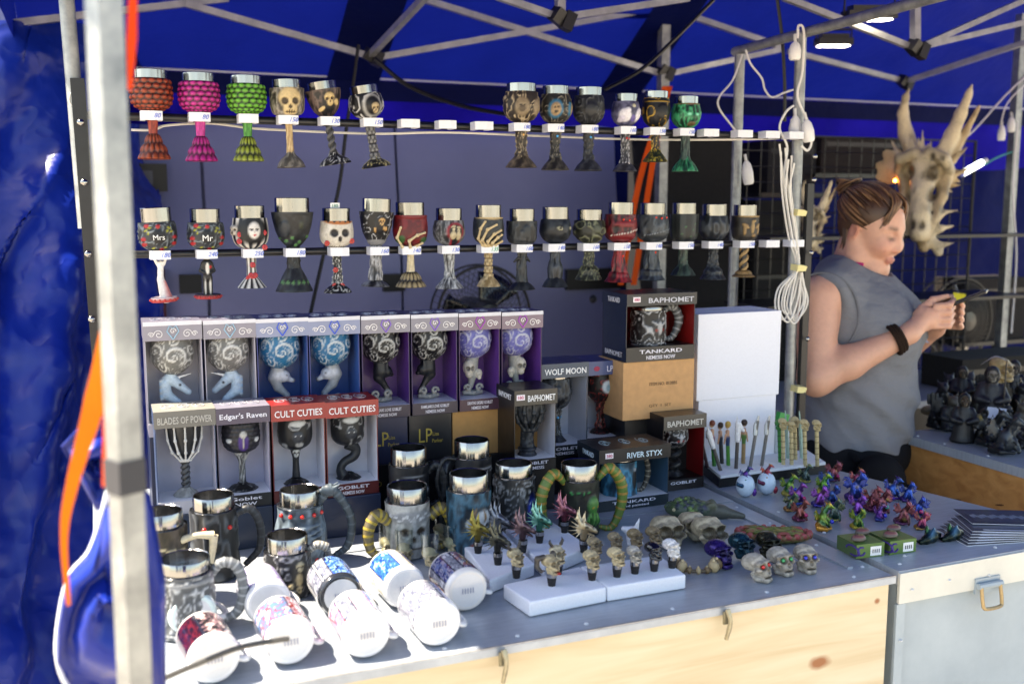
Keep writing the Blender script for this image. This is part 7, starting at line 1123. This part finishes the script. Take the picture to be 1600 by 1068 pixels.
Hd.ell((.090, 0, 1.474), (.011, .019, .005), 'c58474', k=.006); Hd.ell((.088, 0, 1.464), (.011, .017, .006), 'c58474', k=.006); Hd.paint((.1, 0, 1.4695), (.02, .022, .0022), '6a3430', soft=.6)
for q in (-1, 1): Hd.ell((-.018, q * .077, 1.53), (.019, .009, .030), SKR, (0, .2, q * .35), k=.006); Hd.cut((-.012, q * .087, 1.532), (.008, .006, .015), 'a8705e', k=.005)
# hands round the phone: palm, thumb and four fingers each
def hand(wr, palm, tips, th, side):
    S.cap(wr, palm, .026, .027, SK, .015); S.ell(palm, (.036, .017, .034), SK, (0, -.5, 0), .012)
    for i, (kn, md, tp) in enumerate(tips): S.chain([kn, md, tp], [.0095, .0088, .0072], SK, .004)
    S.chain(th, [.0125, .0105, .008], SK, .006)
pr_ = (.195, -.105, 1.282)
hand((.165, -.155, 1.245), pr_, [((.222, -.100 + .002 * i, 1.262 + .0185 * i), (.256, -.088, 1.264 + .0195 * i), (.262, -.052, 1.276 + .0195 * i)) for i in range(4)], [(.185, -.095, 1.308), (.212, -.075, 1.333), (.245, -.052, 1.343)], -1)
pl_ = (.22, .035, 1.272)
hand((.20, .095, 1.235), pl_, [((.245, .028 - .002 * i, 1.250 + .0185 * i), (.277, .014, 1.252 + .0195 * i), (.278, -.018, 1.264 + .0195 * i)) for i in range(4)], [(.212, .022, 1.3), (.228, .0, 1.33), (.252, -.022, 1.340)], 1)
S.build('body', 'skin', .005, wom, 80)
fold = lambda X, Y, Z: .045 * np.abs(fbm(X * 4 + 2.5 * Z, Y * 4 + 3, Z * 6 + X * 5, 2) - .5) - .006 + .0055 * np.sin(Z * 60 + X * 45 + Y * 15 + 6 * vn(X * 8, Y * 8, Z * 8)) * sstep(1.2, .95, Z)
T_ = torso(Sculpt(.05), .012, '7e8086'); T_.k = .02
T_.cut((.02, 0, 1.455), (.115, .105, .085), '7e8086', k=.006)
for q in (-1, 1): T_.cut((-.06, q * .285, 1.29), (.115, .085, .135), '6e7076', k=.006)
T_.build('tank_top', 'cotton', .006, wom, 80, clip=lambda X, Y, Z: (.865 + .04 * X) - Z, wob=fold)
for q in (-1, 1): MB().tube([(-.06 + .098 * cos(a), q * (.212 - .01 * cos(a) ** 2), 1.29 + .118 * sin(a)) for a in np.linspace(0, 2 * pi, 36)], .0035, '74767c', 6).build('armhole_hem', 'fabric', wom)
P_ = Sculpt(.04).ell((-.01, 0, .87), (.18, .212, .12), '17181c')
for q in (-1, 1): P_.chain([(-.01, q * .09, .86), (0, q * .1, .5), (-.01, q * .1, .09)], [.115, .088, .075], '17181c')
P_.build('trousers', 'fabric', .009, wom, 80, wob=lambda X, Y, Z: .006 * (fbm(X * 12, Y * 12, Z * 12, 2) - .5))
for q in (-1, 1): Sculpt(.02).cap((-.03, q * .1, .04), (.1, q * .11, .03), .045, .036, '1c1c1e').build('shoe', 'rubber', .007, wom)
HR, HR2 = '4f3422', '6b4a30'
h = Sculpt(.015); hb = Bowed(h); hb.ell((-.022, 0, 1.586), (.100, .085, .088), HR).ell((-.052, 0, 1.545), (.060, .070, .07), HR)
hb.cut((.085, 0, 1.50), (.082, .095, .105), HR, k=.01)
for q in (-1, 1): hb.cut((-.01, q * .095, 1.515), (.036, .035, .045), HR, k=.008)
h.build('hair', 'hair', .005, wom, 80)
rh = random.Random(3); Ce = np.array((-.022, 0, 1.586)); Re = np.array((.103, .088, .091)); bunp = np.array((-.95, 0, .42)); bunp /= np.linalg.norm(bunp); locks = MB(); HC = ('4a3020', '583a26', '6a482f', '7d583a', '8f6a48')
def slerp(a, b, t): o_ = math.acos(max(-1, min(1, float(a @ b)))) + 1e-6; return (sin((1 - t) * o_) * a + sin(t * o_) * b) / sin(o_)
for k in range(210):
    a = rh.uniform(-1.9, 1.9); el_ = rh.uniform(.1, .95) if abs(a) < .9 else rh.uniform(-.45, .9); st = np.array((cos(a) * cos(el_), sin(a) * cos(el_), sin(el_)))
    if abs(a) < 1.0 and el_ < .42: continue
    lift = rh.uniform(1.0, 1.045); pts = [hb.m(Ce + Re * slerp(st, bunp, t) * (lift + .02 * sin(t * 3.1))) for t in np.linspace(0, .93, 9)]; r0 = rh.uniform(.0022, .0042); locks.tube(pts, [r0 * x for x in (.3, .8, 1, 1, 1, 1, 1, .9, .6)], rh.choice(HC), 5)
for k in range(64):
    q = rh.choice((-1, 1)) if k % 3 else -1; t0 = np.array((.35 + rh.uniform(-.1, .15), q * rh.uniform(.0, .15), .93)); t0 /= np.linalg.norm(t0); e0 = np.array((rh.uniform(.68, .86), q * rh.uniform(.52, .75), rh.uniform(-.42, .08))); mdp = np.array((.82, q * rh.uniform(.18, .5), .52))
    P_ = cat_rom([hb.m(Ce + Re * v_ * f_) for v_, f_ in ((t0, 1.02), ((t0 + mdp) / np.linalg.norm(t0 + mdp), 1.09), (mdp / np.linalg.norm(mdp), 1.10), (e0 / np.linalg.norm(e0), 1.07))], 5); r0 = rh.uniform(.002, .0036); locks.tube(P_, lerp_list([r0 * .6, r0, r0, r0 * .25], len(P_)), rh.choice(HC), 5)
for k in range(26):
    q = rh.choice((-1, 1)); x0 = rh.uniform(-.07, -.03); P_ = cat_rom([hb.m((x0, q * .066, 1.53)), hb.m((x0 + .012, q * .07, 1.49)), hb.m((x0 + rh.uniform(.005, .03), q * .064, rh.uniform(1.44, 1.465)))], 5); locks.tube(P_, lerp_list([.003, .0025, .0006], len(P_)), rh.choice(HC), 5)
o = locks.build('hair_locks', 'hair', wom, 80); o['kind'] = 'stuff'
bc = np.array(hb.m((-.118, 0, 1.632))); b = Sculpt(.01).ell(bc, (.028, .032, .03), HR).build('bun', 'hair', .004, wom, 80); lk = MB()
for k in range(46):
    a0 = rh.uniform(0, 6.28); tl = rh.uniform(-1, 1); rr_ = rh.uniform(.028, .036); lk.tube([bc + rr_ * np.array((cos(a0 + t) * cos(tl * t * .5), sin(a0 + t), sin(tl + t * .7) * .9)) for t in np.linspace(0, rh.uniform(1, 2.4), 8)], [.0018, .003, .0032, .0032, .003, .0026, .002, .0006], rh.choice(HC), 5)
for k in range(12): lk.tube(cat_rom([bc, bc + np.array((rh.uniform(-.03, 0), rh.uniform(-.03, .03), rh.uniform(.0, .03))), bc + np.array((rh.uniform(-.06, -.02), rh.uniform(-.04, .04), rh.uniform(-.02, .05)))], 4), lerp_list([.003, .002, .0005], 9), rh.choice(HC), 5)
lk.build('bun_locks', 'hair', wom, 80)['kind'] = 'stuff'
bt = np.array(hb.m((-.098, 0, 1.622))); MB().tube([bt + np.array((.004 * cos(a * 5), .027 * sin(a), .027 * cos(a))) for a in np.linspace(0, 2 * pi, 40)], .0055, '9aa03a', 6).build('hair_tie', 'fabric', wom)
MB().tube([(-.028 + .0655 * cos(a), .067 * sin(a), 1.413 - .024 * cos(a)) for a in np.linspace(0, 2 * pi, 40)], .005, '3a2622', 6, flat=1.5).build('choker', 'fabric', wom)
d_ = Vector((.22, .117, .125)).normalized(); c_ = Vector((.128, -.176, 1.226)); u_ = d_.orthogonal().normalized(); v_ = d_.cross(u_)
for k in range(3): MB().tube([c_ + d_ * .009 * k + (u_ * cos(a) + v_ * sin(a)) * (.041 - .002 * k) for a in np.linspace(0, 2 * pi, 28)], .0055, '2a1c14', 6).build('bracelet', 'fabric', wom)
MB().tube([Vector((.185, .108, 1.226)) + Vector((.02 * cos(a) , .03 * cos(a), .034 * sin(a))) for a in np.linspace(0, 2 * pi, 24)], .004, '9aa8d0', 6).build('wristband', 'plastic', wom)
MB().tube(cat_rom([(.02, -.075, 1.425), (-.05, -.1, 1.43), (-.08, -.11, 1.40)], 4), .006, 'c83a78', 6).build('bra_strap', 'fabric', wom)
# bag on the hip
Rw = Matrix.Translation(PB) @ Matrix.Rotation(R_(-52), 4, 'Z'); q = Rw @ Vector((.12, -.225, .745)); bag = thing('hip_bag', 'black fringed hip bag worn at the seller side', 'bag', q, (0, 0, R_(-52))); Sculpt(.02).ell((0, 0, .08), (.07, .035, .09), '141416').ell((0, -.012, .11), (.06, .03, .05), '1b1b1e').build('pouch', 'fabric', .005, bag); MB().tube(cat_rom([(-.06, 0, .14), (-.12, .06, .17), (-.24, .16, .16)], 5), .012, '111113', 6, flat=.4).build('belt', 'fabric', bag)
for k in range(9): MB().tube([(.045 + .006 * k, -.02, .12 - .004 * k), (.05 + .006 * k, -.028, .03), (.052 + .006 * k, -.024, -.03 - .01 * (k % 3))], .0035, '18181b', 5).build('fringe', 'fabric', bag)
MB().tube([(.09, -.03, -.02), (.092, -.03, -.07)], .0015, 'd8d8d8', 5).build('cord', 'fabric', bag); MB().ball((.092, -.03, -.075), .011, '2050c8', 10).build('bead', 'gloss', bag); MB().ball((.094, -.034, -.092), .008, 'e0562a', 10).build('bead', 'gloss', bag); MB().ball((.088, -.032, -.102), .006, 'e8c02a', 8).build('bead', 'gloss', bag)
# phone held in both hands
q = Rw @ Vector((.275, -.035, 1.328)); ph = thing('phone', 'black smartphone held up in both hands', 'phone', q, (0, R_(-26), R_(-52)), None)
o = MB().box((0, 0, 0), (.152, .072, .009), '101012').build('case', 'satin', ph, 20); bv = o.modifiers.new('b', 'BEVEL'); bv.width = .004; bv.segments = 3; MB().box((0, 0, .0048), (.14, .064, .0006), '07080a').build('screen', 'gloss', ph, smooth=0)
MB().box((.055, .018, -.0055), (.03, .026, .002), '050506').ball((.06, .024, -.0066), (.005, .005, .001), '8a94b0', 8).build('camera_bump', 'gloss', ph, 20)
# ------------------------------------------------------------------ dragon skulls
def big_skull(label, u, v, y, sc, s2, glow=True):
    p = UY(u, v, y); az = math.atan2(p.x, p.y); o = thing('dragon_skull', label, 'dragon skull', p, (0, 0, -az)); A = lambda *q: tuple(x * sc for x in q); B, B2, DKc = 'e6d4b0', 'cdb48a', '33261a'; S = Sculpt(.012 * sc); o.scale = (.9, 1, 1); o.rotation_euler.z -= .22
    S.ell(A(.02, .02, .02), A(.095, .1, .075), B); S.ell(A(.025, -.05, .05), A(.05, .06, .03), B); S.chain([A(.025, -.06, 0), A(.035, -.12, -.09), A(.045, -.165, -.17), A(.05, -.185, -.235)], [.06 * sc, .048 * sc, .04 * sc, .036 * sc], B)
    for q in (-1, 1):
        S.chain([A(.02 + q * .085, -.02, -.02), A(.03 + q * .075, -.08, -.1), A(.04 + q * .045, -.14, -.19), A(.05 + q * .02, -.17, -.25)], [.03 * sc, .024 * sc, .022 * sc, .02 * sc], B2)
        S.chain([A(.02 + q * .03, -.09, .07), A(.02 + q * .09, -.08, .045), A(.02 + q * .105, -.04, .0)], [.02 * sc, .022 * sc, .02 * sc], B)
        S.cut(A(.022 + q * .06, -.12, -.005), A(.034, .06, .03), DKc, k=.008 * sc); S.cut(A(.033 + q * .055, -.15, -.085), A(.016, .05, .032), DKc, (0, q * .3, 0), k=.006 * sc); S.cut(A(.047 + q * .018, -.225, -.205), A(.010, .03, .016), DKc, k=.005 * sc)
        for k in range(6): S.cap(A(.03 + q * (.075 - .008 * k), -.1 - .012 * k, -.13 - .02 * k), A(.03 + q * (.078 - .008 * k), -.115 - .012 * k, -.165 - .02 * k), .007 * sc, .0015 * sc, 'd8cbae')
    S.chain([A(-.02, .0, -.1), A(.02, -.07, -.2), A(.055, -.12, -.29)], [.03 * sc, .03 * sc, .022 * sc], B2)
    S.chain([A(-.04, .02, .06), A(-.085, .04, .15), A(-.098, .03, .23), A(-.085, .0, .29), A(-.065, -.02, .32)], [.036 * sc, .031 * sc, .024 * sc, .014 * sc, .004 * sc], B); S.chain([A(.07, .02, .055), A(.105, .05, .14), A(.135, .05, .22), A(.165, .03, .29), A(.185, .01, .33)], [.036 * sc, .031 * sc, .024 * sc, .014 * sc, .004 * sc], B); S.chain([A(.11, .06, .07), A(.15, .09, .15), A(.2, .09, .25)], [.026 * sc, .018 * sc, .004 * sc], B2)
    tips = [(-.155, .135), (-.2, .045), (-.215, .02), (-.19, -.055)]; rt = (-.06, -.02)
    for (x, z) in tips: S.chain([A(rt[0], .0, rt[1]), A((x + rt[0]) * .5, .03, (z + rt[1]) * .5 + .012), A(x, .05, z)], [.026 * sc, .014 * sc, .003 * sc], B)
    for i in range(3):
        a, b = tips[i], tips[i + 1]; S.ell(A((a[0] + b[0]) * .3 + rt[0] * .4, .025, (a[1] + b[1]) * .3 + rt[1] * .4), A(.065, .008, .03), B2, (0, math.atan2((a[1] + b[1]) / 2 - rt[1], -((a[0] + b[0]) / 2 - rt[0])), 0))
    for (x, z, r_) in ((.15, .0, .02), (.155, -.04, .018), (.14, .04, .018)): S.cap(A(.09, .01, z * .5), A(x, .02, z), r_ * 1.3 * sc, .003 * sc, B2)
    for (x, z) in ((.17, -.15), (.155, -.21), (.165, -.275), (.12, -.3)): S.chain([A(.06, -.11, -.25), A(.11, -.09, z - .01), A(x, -.06, z)], [.02 * sc, .014 * sc, .003 * sc], B)
    rk = random.Random(4)
    for k in range(26): a = rk.uniform(0, 6.28); b0 = np.array((.02 + .1 * cos(a), .0, -.02 + .09 * sin(a))); d0 = np.array((cos(a), rk.uniform(-.2, .4), sin(a) + .3)); S.cap(A(*b0), A(*(b0 + d0 * rk.uniform(.03, .085))), .011 * sc, .002 * sc, rk.choice((B, B2)))
    for k in range(18): S.cut(A(rk.uniform(-.08, .12), rk.uniform(-.16, -.08), rk.uniform(-.2, .06)), A(.006, .02, rk.uniform(.008, .022)), DKc, (0, rk.uniform(-1, 1), 0), k=.003 * sc)
    S.build('skull', 'resin', s2, o, 60, tint=wash, wob=lambda X, Y, Z: .012 * sc * (fbm(X * 22 / sc, Y * 22 / sc, Z * 14 / sc, 3) - .5))
    if glow: MB().ball(A(-.098, -.045, -.035), .007 * sc, 'ff7020', 10).build('ember_lamp', 'ember', o)
    MB().tube([A(-.05, .09, 0), A(-.14, .1, -.14), A(-.13, .1, -.24)], .010 * sc, '4a3a2c', 8).build('hanger', 'rubber', o); return o
big_skull('huge horned bone dragon skull glowing orange inside above the seller', 1440, 268, 3.12, 1.0, .0065); big_skull('smaller bone dragon skull half hidden behind the seller head', 1268, 338, 3.1, .42, .004, False)
p = UY(1497, 470, 2.9); o = thing('price_card', 'yellow handwritten price card hanging behind the phone', 'card', p, (0, 0, -YAW - .25)); MB().box((0, 0, 0), (.045, .001, .06), 'e8dc28', (0, .12, 0)).build('card', 'paper', o, smooth=0); MB().tube([(0, 0, .03), (-.01, .02, .06)], .001, 'c9c9c9', 4).build('string', 'fabric', o)
# ------------------------------------------------------------------ statues at the right
def robed(label, u, v, hgt, col, skullc=None, scythe=False, w_=1.0):
    p = UZ(u, v); o = thing('statue', label, 'statue', (p.x, p.y, CZ + .0015), (0, 0, -.7)); s = hgt; S = Sculpt(.03 * s)
    S.cap((0, 0, .12 * s), (0, 0, .6 * s), .2 * s * w_, .13 * s, col).ell((0, -.02 * s, .05 * s), (.24 * s * w_, .22 * s, .06 * s), col).ell((0, -.02 * s, .82 * s), (.12 * s, .13 * s, .15 * s), col).cut((0, -.14 * s, .82 * s), (.075 * s, .08 * s, .1 * s), '060607', k=.02 * s)
    for q in (-1, 1): S.chain([(q * .14 * s, 0, .62 * s), (q * .2 * s, -.1 * s, .45 * s), (q * .06 * s, -.2 * s, .42 * s)], [.07 * s, .075 * s, .04 * s], col)
    for k in range(9): a = -1.2 + .3 * k; S.cap((.12 * s * sin(a), -.12 * s * cos(a), .55 * s), (.22 * s * w_ * sin(a), -.2 * s * cos(a), .03 * s), .02 * s, .03 * s, col)
    S.build('robe', 'resin', s / 40, o, 60)
    if skullc: m = skull(Sculpt(), .2 * s, skullc, '201810').to(MB(), .2 * s / 16); m.xf(Matrix.Translation((0, -.07 * s, .84 * s))); m.build('skull', 'resin', o)
    if scythe: MB().tube([(.16 * s, -.18 * s, 0), (.17 * s, -.18 * s, 1.1 * s)], .012 * s, '2a2420', 6).build('staff', 'resin', o); MB().tube(cat_rom([(.17 * s, -.18 * s, 1.08 * s), (.0, -.19 * s, 1.14 * s), (-.2 * s, -.19 * s, 1.0 * s)], 5), lerp_list([.02 * s, .03 * s, .004 * s], 11), 'c9c9c4', 6, flat=.4).build('blade', 'antique', o)
robed('black hooded reaper statue with low bowed head beside the hip bag', 1503, 690, .145, '17171a', '4a3a28'); robed('skeletal reaper statue raising a pale scythe blade', 1545, 665, .19, '24242a', '8a8478', True); robed('cloaked black statue behind the white note', 1580, 640, .17, '15161c', '5a5046'); robed('squat black robed statue between the reapers', 1535, 690, .1, '141418', None, False, 1.2); robed('dark hooded statue at the rear beside the pale skull', 1500, 640, .15, '1b1a1f', '6a5c48')
p = UZ(1560, 655); o = thing('skull_statue', 'cream skull bust on a bone neck among the black statues', 'statue', (p.x, p.y, CZ + .0015), (0, 0, .35)); m = skull(Sculpt(), .075, 'c9b07e', '3a2a18').to(MB(), .0028, tint=wash); m.xf(Matrix.Translation((0, 0, .165))); m.build('skull', 'resin', o, 60); MB().tube([(0, .01, 0), (0, .01, .15)], [.03, .018], 'a8905f', 10).build('neck', 'resin', o)
for u, v, lb, c in ((1570, 708, 'silver black coiled dragon statue at the chest corner', '3a3e42'), (1548, 695, 'black dragon statue with ring body', '1f2124')):
    p = UZ(u, v); o = thing('dragon_statue', lb, 'statue', (p.x, p.y, CZ + .0015), (0, 0, -.3)); m = dragonlet(Sculpt(), .105, (c, '4a4e52', '2a2c2e'), random.Random(u)).to(MB(), .0042); zm = min(a[2] for a in m.v); m.xf(Matrix.Translation((0, 0, -zm))); m.build('dragon', 'antique', o, 60)
p = UZ(1553, 672); tag(MB().box((p.x, p.y, CZ + .035), (.055, .0012, .07), 'd4daf0', (.15, .1, -.5)).build('note_card', 'paper', smooth=0), 'blank white card leaning against the black statues', 'card')
p = UZ(1524, 690); o = thing('book', 'thin red and white booklet leaning beside the hooded reaper', 'book', (p.x, p.y, CZ + .05), (.2, 0, -.5)); MB().box((0, 0, 0), (.06, .012, .03), 'c9c4c4', faces=dict(top='8a2030')).build('pages', 'paper', o, smooth=0); MB().box((0, .007, 0), (.062, .002, .032), '8a2030').build('cover', 'card', o, smooth=0)
for i, (u, v, s, c) in enumerate(((1452, 655, .05, '8d7f68'), (1468, 640, .06, 'b5b0a8'), (1475, 662, .045, '9a8d78'), (1490, 652, .055, '6a5f50'))):
    p = UZ(u, v); skull_thing('skull_figurine', ['small tan skull on the far statue table beside the grey top', 'pale grey skull behind the tan one', 'tan skull in front of the pale grey one', 'brown skull next to the hooded reaper'][i], (p.x, p.y, CZ + .0015), s, c, '1c1712', .6, res=20)

rs = random.Random(11); ns = 0
STL = ['small black gargoyle statue hunched at the statue table edge', 'dark winged imp statue beside the reaper', 'black cat like statue sitting among the reapers', 'little pewter knight statue under the scythe', 'dark horned bust behind the cream skull', 'tiny grey ghoul statue near the white card', 'black raven statue on a low plinth', 'dark crouching demon statue at the back of the table', 'small bronze witch statue between hooded figures', 'black wolf statue with raised head', 'grey stone angel statue with folded wings', 'small dark dragon bust with short horns', 'black owl statue by the hip bag', 'dark mermaid statue leaning forward']
for i, (u, v) in enumerate(((1462, 668), (1485, 672), (1520, 655), (1532, 640), (1592, 680), (1570, 668), (1480, 632), (1552, 628), (1512, 625), (1590, 655), (1605, 700), (1575, 630), (1470, 648), (1610, 670))):
    p = UZ(u, v); c = rs.choice(('17181b', '202226', '1c1a18', '2a2b2e', '241f1a')); c2 = rs.choice(('3a3c40', '4a443a', '5a5e64', '2f3135')); s_ = rs.uniform(.07, .12); o = thing('statue', STL[i], 'statue', (p.x, p.y, CZ + .0015), (0, 0, rs.uniform(-1, .3)), 'dark statues crowded on the plywood chest'); A = lambda *q: tuple(x * s_ for x in q); S = Sculpt(.03 * s_)
    S.ell(A(0, 0, .06), A(.34, .3, .08), c).cap(A(0, .05, .2), A(0, -.02, .58), .24 * s_, .17 * s_, c).ell(A(0, -.08, .8), A(.15, .17, .15), c2).cap(A(0, -.15, .78), A(0, -.3, .72), .08 * s_, .04 * s_, c2)
    for q in (-1, 1): S.chain([A(q * .2, 0, .55), A(q * .3, -.15, .38), A(q * .12, -.28, .3)], [.09 * s_, .08 * s_, .05 * s_], c); S.cap(A(q * .1, 0, .9), A(q * .2, .05, 1.08), .05 * s_, .01 * s_, c2); S.cap(A(q * .2, -.1, .2), A(q * .24, -.3, .1), .12 * s_, .08 * s_, c)
    if i % 2: 
        for q in (-1, 1): S.ell(A(q * .36, .15, .7), A(.22, .03, .36), c, (0, q * .5, q * .4))
    S.build('figure', 'antique' if i % 3 == 0 else 'resin', s_ / 22, o, 60)
